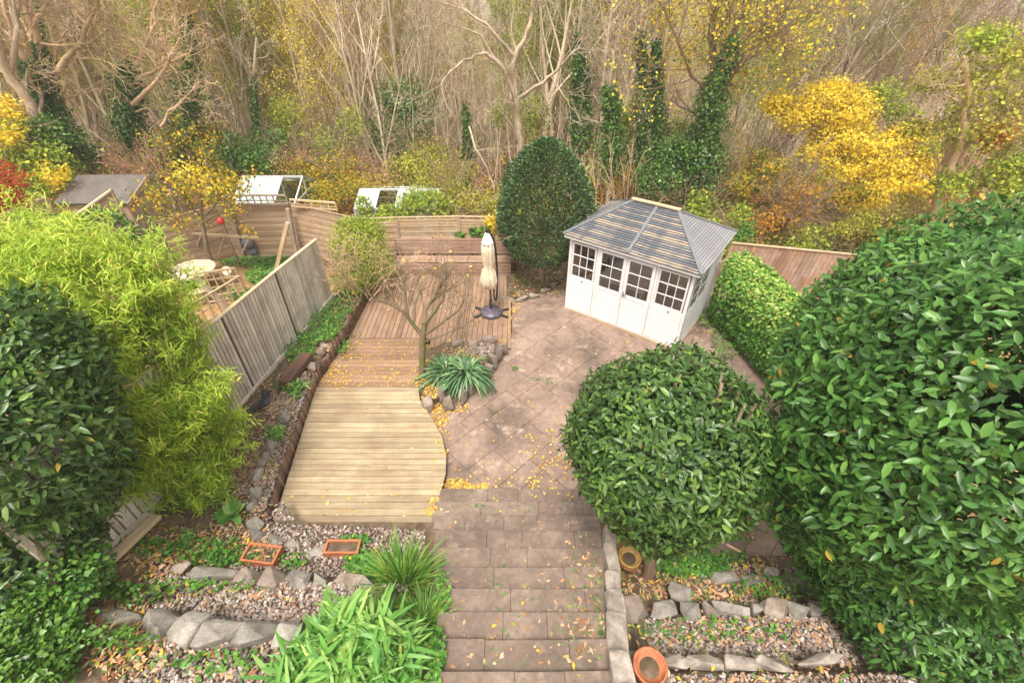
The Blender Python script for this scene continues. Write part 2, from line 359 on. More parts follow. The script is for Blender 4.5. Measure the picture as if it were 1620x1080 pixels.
M['lime'] = leafmat('lime', [(0, (0.13, 0.20, 0.03)), (0.5, (0.34, 0.44, 0.05)), (1, (0.62, 0.62, 0.10))], 0.6, 0.4, 0.2)
M['orange'] = leafmat('orange', [(0, (0.35, 0.16, 0.03)), (0.5, (0.62, 0.30, 0.04)), (1, (0.75, 0.48, 0.06))], 0.6, 0.35, 0.2)
M['redleaf'] = leafmat('redleaf', [(0, (0.22, 0.02, 0.01)), (0.6, (0.52, 0.07, 0.02)), (1, (0.65, 0.16, 0.05))], 0.6, 0.35, 0.2)
M['brownleaf'] = leafmat('brownleaf', [(0, (0.16, 0.08, 0.03)), (0.5, (0.40, 0.22, 0.09)), (1, (0.62, 0.42, 0.18))], 0.7, 0.2, 0.2)
M['gold_fall'] = leafmat('gold_fall', [(0, (0.30, 0.14, 0.04)), (0.3, (0.62, 0.34, 0.05)), (0.7, (0.85, 0.52, 0.05)), (1, (0.90, 0.66, 0.22))], 0.7, 0.15, 0.2)
M['mix_fall'] = leafmat('mix_fall', [(0, (0.22, 0.10, 0.05)), (0.3, (0.50, 0.26, 0.12)), (0.55, (0.70, 0.46, 0.30)), (0.7, (0.08, 0.18, 0.05)), (0.85, (0.12, 0.26, 0.06)), (1, (0.80, 0.48, 0.06))], 0.7, 0.15, 0.2)
M['chips'] = leafmat('chips', [(0, (0.20, 0.11, 0.06)), (0.5, (0.45, 0.29, 0.19)), (1, (0.72, 0.56, 0.44))], 0.85, 0.0, 0.2)
M['pebble'] = leafmat('pebble', [(0, (0.10, 0.07, 0.055)), (0.35, (0.26, 0.185, 0.14)), (0.65, (0.42, 0.32, 0.255)), (0.8, (0.20, 0.19, 0.19)), (1, (0.60, 0.52, 0.46))], 0.65, 0.0, 0.3)

# ------------------------------------------------------------------ foliage builders
def unit(a): return a / np.maximum(np.linalg.norm(a, axis=-1, keepdims=True), 1e-9)
# leaf templates: (x side, y along, z normal) and faces
LEAF4 = (np.array([(0, 0, 0), (-0.5, 0.45, 0.10), (0.5, 0.45, 0.10), (0, 0.48, 0), (0, 1, -0.05)]), [(0, 3, 1), (0, 2, 3), (1, 3, 4), (3, 2, 4)], [])
LEAF8 = (np.array([(0, 0, 0), (-0.42, 0.28, 0.13), (0, 0.28, 0.0), (0.42, 0.28, 0.13), (-0.40, 0.66, 0.11), (0, 0.66, 0.0), (0.40, 0.66, 0.11), (0, 1, -0.06)]),
         [(0, 2, 1), (0, 3, 2), (4, 5, 7), (5, 6, 7)], [(1, 2, 5, 4), (2, 3, 6, 5)])
BLADE = (np.array([(-0.25, 0, 0), (0.25, 0, 0), (-0.5, 0.3, 0.02), (0.5, 0.3, 0.02), (-0.36, 0.7, 0.02), (0.36, 0.7, 0.02), (0, 1, 0)]), [(4, 5, 6)], [(0, 1, 3, 2), (2, 3, 5, 4)])
QUADL = (np.array([(0, 0, 0), (-0.5, 0.45, 0.06), (0.5, 0.45, 0.06), (0, 1, 0)]), [(0, 2, 1), (1, 2, 3)], [])
def leaves(name, P, Dr, N, L, W, mat, rng, tmpl=LEAF4, droop=0.0, lv=None):
    """one mesh of leaves: P base points, Dr directions, N normals, L lengths, W widths"""
    T, tr, qd = tmpl; n = len(P)
    Dr = unit(Dr); S = unit(np.cross(Dr, N)); Nn = np.cross(S, Dr)
    L = np.broadcast_to(np.asarray(L, float), (n,)); W = np.broadcast_to(np.asarray(W, float), (n,))
    V = P[:, None, :] + S[:, None, :] * (T[None, :, 0:1] * W[:, None, None]) + Dr[:, None, :] * (T[None, :, 1:2] * L[:, None, None]) + Nn[:, None, :] * (T[None, :, 2:3] * W[:, None, None])
    if droop:
        V[:, :, 2] -= (T[None, :, 1] ** 2) * L[:, None] * (droop * (0.6 + 0.8 * rng.random(n))[:, None])
    k = len(T); base = (np.arange(n) * k)[:, None, None]
    tris = (np.array(tr)[None] + base).reshape(-1, 3)
    quads = (np.array(qd)[None] + base).reshape(-1, 4) if qd else None
    if lv is None: lv = rng.random(n)
    return npmesh(name, V.reshape(-1, 3), tris, quads, mat, np.repeat(lv, k), smooth=True)
def rdir(rng, n):
    return unit(rng.normal(size=(n, 3)))
def lump(P, k=1.0, seed=0):
    """cheap smooth noise in -1..1"""
    r = np.random.default_rng(seed); s = 0
    for i in range(6):
        w = r.normal(size=3) * k * (1 + 0.6 * i); s = s + np.sin(P @ w + r.random() * 6.28) / (1 + 0.5 * i)
    return s / 3.0
def tubes(name, lines, sides, mat, attr=None):
    """lines = list of (pts (n,3), radii (n,)) -> one mesh"""
    Vs, Q = [], []; base = 0
    ang = np.arange(sides) * 2 * PI / sides; ca, sa = np.cos(ang), np.sin(ang)
    for pts, rad in lines:
        pts = np.asarray(pts, float); rad = np.asarray(rad, float); n = len(pts)
        t = np.gradient(pts, axis=0); t = unit(t)
        ref = np.array([0.0, 0.0, 1.0]) if abs(t[0, 2]) < 0.8 else np.array([1.0, 0.0, 0.0])
        a = unit(np.cross(t, ref)); b = np.cross(t, a)
        ring = pts[:, None, :] + rad[:, None, None] * (a[:, None, :] * ca[None, :, None] + b[:, None, :] * sa[None, :, None])
        Vs.append(ring.reshape(-1, 3))
        i = np.arange(n - 1)[:, None] * sides; j = np.arange(sides)[None, :]; j2 = (j + 1) % sides
        q = np.stack([i + j, i + j2, i + sides + j2, i + sides + j], -1).reshape(-1, 4) + base
        Q.append(q); base += n * sides
    return npmesh(name, np.concatenate(Vs), None, np.concatenate(Q), mat, smooth=True)
def grow(rng, p, d, L, r, lev, out, ends, up=0.15, wander=0.16, nchild=(5, 4, 4), ang=0.7, shrink=0.55, nseg=7, taper=0.35, start=0.3, droop=0.0):
    pts = [p]; rad = [r]; d = d / np.linalg.norm(d); step = L / nseg
    for i in range(nseg):
        d = d + rng.normal(size=3) * wander + np.array([0, 0, up * (1 if lev == 0 else 0.8)]) - np.array([0, 0, droop * lev])
        d = d / np.linalg.norm(d)
        pts.append(pts[-1] + d * step); rad.append(r * (1 - (1 - taper) * (i + 1) / nseg))
    out.append((np.array(pts), np.array(rad), lev))
    if lev >= len(nchild):
        ends.append((pts[-1], d)); ends.append((pts[len(pts) // 2], d)); return
    n = nchild[lev]
    for k in range(n):
        f = start + (1 - start) * (k + rng.random()) / n; f = min(f, 0.98); x = f * nseg; i = int(x); q = pts[i] + (pts[i + 1] - pts[i]) * (x - i)
        td = pts[i + 1] - pts[i]; td = td / np.linalg.norm(td)
        s = rng.normal(size=3); s -= td * (s @ td); s /= np.linalg.norm(s)
        a = ang * (0.7 + 0.6 * rng.random()); nd = td * math.cos(a) + s * math.sin(a)
        rr = (r * (1 - (1 - taper) * f)) * (0.45 + 0.2 * rng.random())
        grow(rng, q, nd, L * shrink * (1.15 - 0.5 * f) * (0.8 + 0.4 * rng.random()), rr, lev + 1, out, ends, up, wander * 1.15, nchild, ang, shrink, max(3, nseg - 2), taper, start, droop)
def branch_mesh(name, out, mat, rmin=0.004):
    big = [(p, np.maximum(r, rmin)) for p, r, l in out if l <= 1]; small = [(p, np.maximum(r, rmin)) for p, r, l in out if l > 1]
    Vs = tubes(name, big, 7, mat) if not small else None
    if small:
        a = tubes(name, big, 7, mat); b = tubes(name + '_t', small, 3, mat)
        bm = bmesh.new(); bm.from_mesh(a); bm.from_mesh(b); bm.to_mesh(a); bm.free(); bpy.data.meshes.remove(b)
        a.polygons.foreach_set('use_smooth', [True] * len(a.polygons)); return a
    return Vs
def sprays(rng, ends, n_per, spread, L, W, mat, name='foliage', droop=0.3, tmpl=QUADL):
    e = np.array([q for q, _ in ends]); n = len(e) * n_per
    P = np.repeat(e, n_per, 0) + rng.normal(size=(n, 3)) * spread
    Dr = rdir(rng, n); Dr[:, 2] -= droop; Nn = rdir(rng, n); Nn[:, 2] += 0.8
    return leaves(name, P, Dr, Nn, L * (0.7 + 0.6 * rng.random(n)), W * (0.7 + 0.6 * rng.random(n)), mat, rng, tmpl)
def blob_points(rng, blobs, n, shell=0.45):
    """blobs = [(centre, (rx,ry,rz))]; points biased to the outside"""
    vol = np.array([b[1][0] * b[1][1] + b[1][1] * b[1][2] + b[1][0] * b[1][2] for b in blobs]); pr = vol / vol.sum()
    idx = rng.choice(len(blobs), n, p=pr); d = rdir(rng, n); rr = 1 - shell * rng.random(n) ** 1.6
    c = np.array([b[0] for b in blobs])[idx]; s = np.array([b[1] for b in blobs])[idx]
    rr = rr * (1 + 0.10 * lump(d * 3 + c, 1.0, 5))
    P = c + d * s * rr[:, None]
    # drop points deep inside another blob
    keep = np.ones(n, bool)
    for j, b in enumerate(blobs):
        q = (P - np.array(b[0])) / np.array(b[1]); keep &= ~((np.linalg.norm(q, axis=1) < 0.6) & (idx != j))
    return P[keep], unit(d * s)[keep]
def B(u, v, y, r, ry=None, rz=None):
    return (tuple(D(u, v, y)), (r, ry or r, rz or r))
def mass(rng, blobs, n, L, W, mat, name, shell=0.4, out=0.7, up=0.3, tmpl=LEAF4, droop=0.1, rnd=0.8, gaps=0.0, gscale=3.2, flat=0.0):
    P, O = blob_points(rng, blobs, n, shell)
    if gaps:
        P = P + rdir(rng, len(P)) * 0.22 * rng.random((len(P), 1)); kp = lump(P, gscale, 21) + 0.25 * rng.normal(size=len(P)) > -0.55 + gaps; P, O = P[kp], O[kp]
    P = P + O * (0.075 * lump(P, 4.5, 31) + 0.02 * lump(P, 14, 32))[:, None]; st_ = rng.random(len(P)) < 0.02; P[st_] += O[st_] * 0.06
    k = len(P)
    Dr = O * out + rdir(rng, k) * rnd; Dr[:, 2] += up - 0.0
    Nn = O * (0.7 + flat) + rdir(rng, k) * 0.5; Nn[:, 2] += 0.6 * (1 - flat * 0.5)
    if flat: Dr = Dr - O * (Dr * O).sum(1, keepdims=True) * flat * 0.75
    lv = np.clip(0.5 + 0.22 * lump(P, 2.2, 3) + 0.24 * rng.normal(size=k), 0, 0.95)
    lv[rng.random(k) < 0.006] = 1.0
    sz = 0.55 + 0.8 * rng.random(k) ** 0.9 * (1 + 0.2 * lump(P, 4, 77)); return leaves(name, P, Dr, Nn, L * sz * (0.85 + 0.3 * rng.random(k)), W * sz * (0.85 + 0.3 * rng.random(k)), mat, rng, tmpl, droop, lv)

# ------------------------------------------------------------------ terrain
XS = [-60, -14, -5.4, -4.75]
def zleft(y): return interp(y, [-2, 2.5, 3.4, 5, 6.5, 8, 10, 12.4], [3.0, 1.5, 1.15, 0.85, 0.6, 0.45, 0.35, 0.1])
def terrain(x, y):
    far = interp(y, [12.4, 14, 18, 24, 34, 60, 90, 140, 260, 420, 700, 1100], [-0.45, -0.75, -2.0, -3.4, -5.2, -9.0, -12.5, -16, -17, -12, 14, 55])
    if y < 12.4:
        if x < -5: base = -0.32 + max(0, 9 - y) * 0.27
        elif x > 6.3: base = -0.6 + max(0, 8 - y) * 0.25
        else: base = -0.12 + (max(0, 3.1 - y) * 0.38 if (x > 1.3 or x < -1.2) else max(0, 4.2 - y) * 0.36) - 0.05
        return base
    f = far + 0.25 * math.sin(x * 0.35 + 1) * min(1, (y - 12.4) / 8) + 0.2 * math.sin(y * 0.5 + x * 0.2) * min(1, (y - 12.4) / 8)
    if y > 30: f += interp(y, [30, 80, 400, 1100], [0, 1.0, 3, 12]) * math.sin(x * 6.0 / (y + 60) + 0.6)
    return f
def GT(u, v):
    """where the ray through a pixel meets the terrain"""
    a, b, c = ray(u, v); t = 12.0
    for _ in range(4000):
        if CAM_H + c * t < terrain(a * t, b * t): break
        t *= 1.004
    return Vector((a * t, b * t, terrain(a * t, b * t)))
xs = np.concatenate([-np.geomspace(1400, 16, 26), np.linspace(-14, 14, 57), np.geomspace(16, 1400, 26)])
ys = np.concatenate([np.linspace(-6, 30, 73), np.geomspace(32, 1100, 50)])
V = np.array([(x, y, terrain(x, y)) for y in ys for x in xs]); nx = len(xs)
q = np.array([(j * nx + i, j * nx + i + 1, (j + 1) * nx + i + 1, (j + 1) * nx + i) for j in range(len(ys) - 1) for i in range(nx - 1)])
def groundmat():
    m, nt, b = _nt('woodland_floor', 0.95); v = geopos(nt)
    n1 = noise(nt, v, 0.9, 8, 0.7); n2 = noise(nt, v, 7, 6, 0.7); n3 = noise(nt, v, 0.035, 6, 0.65); n4 = noise(nt, v, 0.25, 6, 0.65)
    col = ramp(nt, [(0.3, (0.13, 0.075, 0.03)), (0.5, (0.32, 0.185, 0.08)), (0.7, (0.52, 0.33, 0.14))], n2.outputs[0]).outputs[0]
    col = mixc(nt, ramp(nt, [(0.50, (0, 0, 0)), (0.62, (0.85,) * 3)], n1.outputs[0]).outputs[0], col, (0.11, 0.14, 0.035))
    sep = nt.nodes.new('ShaderNodeSeparateXYZ'); nt.links.new(v, sep.inputs[0])
    far = nt.nodes.new('ShaderNodeMapRange'); far.inputs[1].default_value = 30; far.inputs[2].default_value = 110; nt.links.new(sep.outputs[1], far.inputs[0])
    fc = ramp(nt, [(0.35, (0.28, 0.18, 0.12)), (0.5, (0.40, 0.27, 0.19)), (0.6, (0.48, 0.35, 0.25)), (0.7, (0.33, 0.31, 0.13))], n3.outputs[0]).outputs[0]
    fc = mixc(nt, 0.5, fc, ramp(nt, [(0.35, (0.5, 0.5, 0.5)), (0.65, (1.4, 1.4, 1.4))], n4.outputs[0]).outputs[0], 'MULTIPLY')
    col = mixc(nt, far.outputs[0], col, fc)
    nt.links.new(col, b.inputs['Base Color']); bump(nt, b, n2.outputs[0], 0.7, 0.05)
    return m
M['ground'] = groundmat()
tag(obj('ground', npmesh('ground', V, None, q, M['ground'], smooth=True)), 'leaf strewn ground falling away into the wood', kind='structure')

# ------------------------------------------------------------------ patio of diagonal slabs
patio = tag(empty('patio'), 'pinkish brown stone patio laid diagonally', kind='structure')
# outline of the paved ground (world polygon)
PATIO = [(-2.6, 4.62), (1.9, 4.62), (1.9, 3.45), (2.7, 3.25), (6.1, 3.0), (6.1, 6.2), (5.45, 8.6), (5.9, 11.2), (1.9, 12.0), (0.0, 12.0), (0.0, 8.9), (-2.6, 7.2)]
prism('joint_bed', PATIO, -0.1, -0.014, M['joint'], patio)
ca, sa = math.cos(math.radians(45)), math.sin(math.radians(45))
occ = {}; U = 0.315
def rot2(x, y): return (x * ca - y * sa + 0.1, x * sa + y * ca + 0.2)
def concave_clip(poly):
    # the patio outline is concave: cut off against its parts
    c = (sum(p[0] for p in poly) / len(poly), sum(p[1] for p in poly) / len(poly))
    if not any(inside(p, PATIO) for p in poly) : return None
    p = poly
    p = clip_poly(p, (-10, 3.0), (10, 3.0))
    if c[0] < 1.9: p = clip_poly(p, (-10, 4.625), (10, 4.625))
    if c[1] > 8.6 or (c[1] > 8.2 and c[0] < 0.2):
        if c[0] < 0.3: p = clip_poly(p, (0.0, 20), (0.0, -20))
    return p if len(p) > 2 and poly_area(p) > 0.01 else None
r_ = random.Random(5)
R0, R1 = -12, 46
cells = [(i, j) for i in range(-30, 50) for j in range(-30, 50)]
for (i, j) in cells:
    if (i, j) in occ: continue
    for (w, h) in r_.sample([(3, 2), (2, 3), (3, 3), (3, 2), (2, 2)], 5) + [(2, 2), (2, 1), (1, 2)] + [(1, 1)]:
        if all((i + a, j + b) not in occ for a in range(w) for b in range(h)): break
    for a in range(w):
        for b in range(h): occ[(i + a, j + b)] = 1
    g = 0.003 + 0.0025 * r_.random()
    x0, y0, x1, y1 = i * U + g, j * U + g, (i + w) * U - g, (j + h) * U - g
    poly = [rot2(x0, y0), rot2(x1, y0), rot2(x1, y1), rot2(x0, y1)]
    if all(inside(p, PATIO) for p in poly): pp = poly
    else: pp = concave_clip(poly)
    if not pp: continue
    dz = r_.uniform(-0.003, 0.003)
    prism('paving_slab', pp, -0.05, dz, M['slab'], patio, bev=0.004)

# ------------------------------------------------------------------ steps
SY0, RUN, RISE, NST = 4.62, 0.33, 0.14, 15
def st_l(y): return -1.07 - 0.194 * (y - 3.28)
def st_r(y): return 1.25 + 0.15 * (y - 3.28)
def step_z(y): return 0.0 if y > SY0 else RISE * (min(NST - 1, int((SY0 - y) / RUN)) + 1)
steps = tag(empty('garden_steps'), 'wide brown stone steps', kind='structure')
for k in range(NST):
    y1 = SY0 - RUN * k; y0 = y1 - RUN; z = RISE * (k + 1)
    xl, xr = st_l(y1 - 0.15), st_r(y1 - 0.15)
    prism('riser', [(xl + 0.02, y0 - 0.1), (xr - 0.02, y0 - 0.1), (xr - 0.02, y1 - 0.008), (xl + 0.02, y1 - 0.008)], -0.1 if k < 3 else z - 0.6, z - 0.045, M['step'], steps)
    cuts = [xl]
    while cuts[-1] < xr - 0.5: cuts.append(cuts[-1] + r_.choice([0.5, 0.75, 0.9, 1.05]))
    cuts = [c for c in cuts if c < xr - 0.2] + [xr]
    for a, b in zip(cuts[:-1], cuts[1:]):
        j = r_.uniform(-0.008, 0.008)
        prism('step_slab', [(a + 0.0015, y0 - 0.03), (b - 0.0015, y0 - 0.03), (b - 0.0015, y1 + j), (a + 0.0015, y1 + j + r_.uniform(-0.006, 0.006))], z - 0.045, z + r_.uniform(-0.002, 0.002), M['step'], steps, bev=0.004)

# ------------------------------------------------------------------ decks
def planks(root, name, poly, horiz, pitch, z, mat, gap=0.011, t=0.03, split=None):
    xs_ = [p[0] for p in poly]; ys_ = [p[1] for p in poly]
    lo, hi = (min(ys_), max(ys_)) if horiz else (min(xs_), max(xs_))
    k = lo
    while k < hi - 0.02:
        a, b = k + gap / 2, min(k + pitch - gap / 2, hi)
        # polygon band: keep between a and b (concavity of outline handled by sampling widths)
        if horiz:
            pp = clip_poly(clip_poly(poly, (-50, a), (50, a)), (50, b), (-50, b))
        else:
            pp = clip_poly(clip_poly(poly, (a, 50), (a, -50)), (b, -50), (b, 50))
        if len(pp) > 2 and poly_area(pp) > 0.004:
            o = prism(name, pp, z - t, z + random.uniform(-0.0015, 0.0015), mat, root)
            if not horiz:   # grain along the board: turn local axes by 90 degrees
                me = o.data
                for v in me.vertices: v.co = (v.co.y, -v.co.x, v.co.z)
                o.rotation_euler[2] = PI / 2
        k += pitch
ZD1, ZD2, ZD3 = 0.16, 0.11, 0.06
def gp(pts, z): return [tuple(G(u, v, z)[:2]) for u, v in pts]
deck1_out = gp([(428, 836), (444, 790), (500, 612), (662, 612), (664, 632), (684, 662), (699, 690), (706, 720), (705, 748), (698, 775), (690, 800), (690, 862), (470, 860), (440, 852)], ZD1)
d1 = tag(empty('light_deck'), 'pale new timber decking with a curved right edge', kind='structure')
planks(d1, 'deck_board', deck1_out, True, 0.122, ZD1, M['deck_new'])
prism('deck_frame', [(p[0] * 0.985 - 0.03, p[1] * 0.985 + 0.06) for p in deck1_out], -0.05, ZD1 - 0.035, M['sleeper'], d1)
d2 = tag(empty('brown_deck'), 'weathered brown timber decking', kind='structure')
deck2_out = gp([(490, 613), (520, 580), (552, 535), (668, 535), (668, 613)], ZD2)
deck2_out = [(p[0], max(p[1], G(500, 611.5, ZD2).y)) for p in deck2_out]
planks(d2, 'deck_board', deck2_out, True, 0.125, ZD2, M['deck_mid'])
prism('deck_frame', [(p[0], p[1]) for p in deck2_out], -0.05, ZD2 - 0.035, M['sleeper'], d2)
YB = 11.75
y35 = G(600, 534.5, ZD3).y
d3 = tag(empty('upper_deck'), 'old brown timber decking with the boards running away', kind='structure')
deck3_out = [(G(552, 535, ZD3).x, y35), (-1.95, y35), (-1.9, 8.45), (-0.03, 8.45), (-0.03, YB), (G(612, 437, ZD3).x - 0.15, YB)]
planks(d3, 'deck_board', deck3_out, False, 0.122, ZD3, M['deck_old'])
prism('deck_frame', [(p[0] * 0.995, p[1]) for p in deck3_out], -0.05, ZD3 - 0.035, M['sleeper'], d3)

# ------------------------------------------------------------------ bench along the upper deck
bench = thing('garden_bench', 'long built-in slatted timber bench seat at the far end of the brown decking', 'bench', (-1.7, YB, 0))
bx0, bx1 = -3.35 + 1.7, -0.03 + 1.7
for k in range(4): box('front_board', ((bx0 + bx1) / 2, 0.0, 0.10 + k * 0.103), (bx1 - bx0, 0.025, 0.085), M['bench'], bench, bev=0.004)
for k in range(3): box('seat_board', ((bx0 + bx1) / 2, 0.045 + k * 0.13, 0.50), (bx1 - bx0, 0.116, 0.03), M['bench'], bench, bev=0.005)
for k in range(5): box('back_board', ((bx0 + bx1) / 2, 0.46, 0.565 + k * 0.098), (bx1 - bx0, 0.025, 0.076), M['bench'], bench, bev=0.004)
for x in (bx0 + 0.03, bx0 + 1.1, bx0 + 2.2, bx1 - 0.04): box('upright', (x, 0.50, 0.5), (0.06, 0.05, 1.0), M['sleeper'], bench)
for x in (bx0 + 0.013, bx1 - 0.013):
    for k in range(4): box('side_board', (x, 0.23, 0.10 + k * 0.103), (0.024, 0.42, 0.095), M['bench'], bench)

# ------------------------------------------------------------------ fences
def quadobj(name, pts, t, mat, par, o):
    p = [Vector(q_) - o for q_ in pts]; n = (p[1] - p[0]).cross(p[3] - p[0]).normalized() * t; c = sum(p, Vector()) / 4; vs = [q_ - c for q_ in p] + [q_ - c - n for q_ in p]
    return obj(name, pymesh(name, vs, [(0, 1, 2, 3), (7, 6, 5, 4), (0, 4, 5, 1), (1, 5, 6, 2), (2, 6, 7, 3), (3, 7, 4, 0)], mat), par, c)
def slat_fence(name, label, pts, w, gap, t, mat, capm, root_xy=None, group=None, lean=(0, 0), gravel=None, rails=True, cat='fence', face=1, capw=0.07):
    """pts = [(x, y, zbase, ztop)] ; vertical slats one by one"""
    root = thing(name, label, cat, (pts[0][0], pts[0][1], pts[0][2]), 0, group); o0 = Vector(root.location)
    for (a, b) in zip(pts[:-1], pts[1:]):
        pa, pb = Vector(a[:2]), Vector(b[:2]); d = pb - pa; L = d.length; dn = d / L; n = Vector((-dn.y, dn.x)) * face
        k = 0; s = 0.0
        while s + w <= L + 0.01:
            f = (s + w / 2) / L; p = pa + d * f; zb, zt = lerp(a[2], b[2], f), lerp(a[3], b[3], f)
            top = Vector((p.x + lean[0], p.y + lean[1], zt - 0.01 + random.uniform(-0.004, 0.0)))
            q0 = Vector((p.x, p.y, zb))
            off = n * random.uniform(-0.003, 0.003)
            q0 += Vector((off.x, off.y, 0))
            beam('slat', q0 - o0, top - o0, t, w, mat, root, up=(dn.x, dn.y, 0), bev=0.002)
            s += w + gap
        A = Vector((a[0] + lean[0], a[1] + lean[1], a[3] + 0.012)); Bb = Vector((b[0] + lean[0], b[1] + lean[1], b[3] + 0.012))
        beam('cap_rail', A - o0, Bb - o0, capw, 0.03, capm, root)
        bk = Vector((n.x, n.y, 0)) * -(t / 2 + 0.03)
        if rails:
            q0 = Vector((a[0] + lean[0] * .5, a[1], (a[2] + a[3]) / 2)) - Vector((n.x, n.y, 0)) * 0.024; q1 = Vector((b[0] + lean[0] * .5, b[1], (b[2] + b[3]) / 2)) - Vector((n.x, n.y, 0)) * 0.024
            if not lean[0]: quadobj('gap_shade_panel', [(a[0] - n.x * .02, a[1] - n.y * .02, a[2]), (b[0] - n.x * .02, b[1] - n.y * .02, b[2]), (b[0] - n.x * .02, b[1] - n.y * .02, b[3] - .03), (a[0] - n.x * .02, a[1] - n.y * .02, a[3] - .03)], 0.006, M['sleeper'], root, o0)  # dark panel added behind the slats so their gaps read as shade
            for f in (0.15, 0.5, 0.85):
                q0 = Vector((a[0] + lean[0] * f, a[1] + lean[1] * f, lerp(a[2], a[3], f))) + bk; q1 = Vector((b[0] + lean[0] * f, b[1] + lean[1] * f, lerp(b[2], b[3], f))) + bk
                beam('rail', q0 - o0, q1 - o0, 0.04, 0.07, M['post_old'], root)
        beam('post', Vector((b[0], b[1], b[2] - 0.15)) + bk * 1.8 - o0, Vector((b[0] + lean[0], b[1] + lean[1], b[3] - 0.02)) + bk * 1.8 - o0, 0.08, 0.08, M['post_old'], root, up=(dn.x, dn.y, 0))
        if gravel:
            fr = Vector((n.x, n.y, 0)) * (t / 2 + 0.02)
            beam('base_board', Vector((a[0], a[1], a[2] + 0.03)) + fr - o0, Vector((b[0], b[1], b[2] + 0.03)) + fr - o0, 0.03, 0.15, gravel, root)
    return root
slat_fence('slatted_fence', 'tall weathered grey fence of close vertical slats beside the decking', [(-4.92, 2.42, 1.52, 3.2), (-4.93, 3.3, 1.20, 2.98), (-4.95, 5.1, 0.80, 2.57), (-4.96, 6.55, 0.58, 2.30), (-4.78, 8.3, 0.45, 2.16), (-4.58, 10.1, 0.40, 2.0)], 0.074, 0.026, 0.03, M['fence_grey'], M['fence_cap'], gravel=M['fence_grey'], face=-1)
slat_fence('boundary_fence', 'leaning brown fence of vertical boards beyond the ivy wall', [(5.75, 11.55, -0.55, 1.18), (7.6, 11.15, -0.6, 1.17), (9.6, 10.72, -0.7, 1.15), (11.6, 10.3, -0.8, 1.13)], 0.105, 0.006, 0.02, M['fence_brown'], M['fence_tan'], lean=(0.18, 0.0), face=-1)
# horizontal panel fence behind the bench and the bay tree
def panel_fence(name, label, pts, pitch, h, t, mat, postm, posts_to=None, face=-1, wavy=0.004, vpost=True, topm=None):
    root = thing(name, label, 'fence', (pts[0][0], pts[0][1], pts[0][2])); o0 = Vector(root.location)
    for (a, b) in zip(pts[:-1], pts[1:]):
        z = 0.02; k = 0; H = (a[3] - a[2])
        while z < H - pitch * 0.5:
            dz = random.uniform(-wavy, wavy); f = z / H
            p = Vector((a[0], a[1], a[2] + (a[3] - a[2]) * f + dz)); q_ = Vector((b[0], b[1], b[2] + (b[3] - b[2]) * f + random.uniform(-wavy, wavy)))
            d = (q_ - p).normalized(); p += d * 0.04; q_ -= d * 0.04
            sh = Vector((d.y, -d.x, 0)) * (0.012 if k % 2 else 0.0)
            beam('slat', p + sh - o0, q_ + sh - o0, t, h, mat, root, bev=0.002)
            z += pitch; k += 1
        beam('cap_rail', Vector((a[0], a[1], a[3])) - o0, Vector((b[0], b[1], b[3])) - o0, 0.05, 0.025, topm or mat, root)
    for a in pts:
        beam('post', Vector((a[0], a[1] + 0.0, a[2] - 0.2)) - o0, Vector((a[0], a[1], a[3] + 0.02)) - o0, 0.075, 0.075, postm, root)
    return root
panel_fence('panel_fence', 'brown fence of narrow horizontal slats behind the bench', [(-4.4, 12.5, -0.1, 1.46), (-3.25, 12.5, -0.1, 1.50), (-1.5, 12.5, -0.1, 1.53), (0.1, 12.5, -0.1, 1.50), (1.7, 12.5, -0.1, 1.45), (3.4, 12.6, -0.1, 1.40)], 0.088, 0.07, 0.02, M['fence_tan'], M['fence_brown'])
panel_fence('neighbour_fence', 'weathered pinkish fence of horizontal boards behind the lawn table', [tuple(G(283, 428, -0.32)[:2]) + (-0.35, 1.28), tuple(G(372, 402, -0.32)[:2]) + (-0.35, 1.33), tuple(G(480, 400, -0.32)[:2]) + (-0.35, 1.38), (-4.55, 12.9, -0.3, 1.3)], 0.10, 0.098, 0.016, M['fence_old'], M['post_old'])

# ------------------------------------------------------------------ summerhouse
SA = math.radians(-36.0)
p_l = G(893, 487, 0.0)
sh = thing('summerhouse', 'white painted summerhouse with a slatted hipped roof and glazed doors on the patio', 'summerhouse', (p_l.x, p_l.y, 0), SA)
W_, D_, H_ = 3.0, 2.25, 2.05
def shb(name, x0, x1, y0, y1, z0, z1, mat='white', par=sh, bev=0.004):
    return box(name, ((x0 + x1) / 2, (y0 + y1) / 2, (z0 + z1) / 2), (abs(x1 - x0), abs(y1 - y0), abs(z1 - z0)), M[mat], par, bev=bev)
def shiplap(name, x0, x1, z0, z1, pitch, mat, axis='x', y=0.0, par=sh, flip=1):
    """a panel of overlapping boards with real steps"""
    vs, fs = [], []; z = z0
    while z < z1 - 0.005:
        zt = min(z + pitch, z1)
        for (zz, o) in ((z, -0.016), (zt - 0.012, -0.006), (zt - 0.011, 0.012), (zt, 0.012)):
            for xx in (x0, x1): vs.append((xx, y + o * flip, zz) if axis == 'x' else (y + o * flip, xx, zz))
        n = len(vs) - 8
        for k in range(3): fs.append((n + 2 * k, n + 2 * k + 1, n + 2 * k + 3, n + 2 * k + 2))
        if z > z0: fs.append((n - 2, n - 1, n + 1, n))
        z = zt
    me = pymesh(name, vs, fs, M[mat]); return obj(name, me, par)
shb('floor', 0.02, W_ - 0.02, 0.02, D_ - 0.02, 0.02, 0.08, 'interior')
shb('base_plinth', -0.02, W_ + 0.02, -0.03, D_ + 0.02, -0.01, 0.05, 'fence_tan')
for (x, y) in ((0.0, 0.0), (W_ - 0.07, 0.0), (0.0, D_ - 0.07), (W_ - 0.07, D_ - 0.07)): shb('corner_post', x, x + 0.07, y, y + 0.07, 0.05, H_)
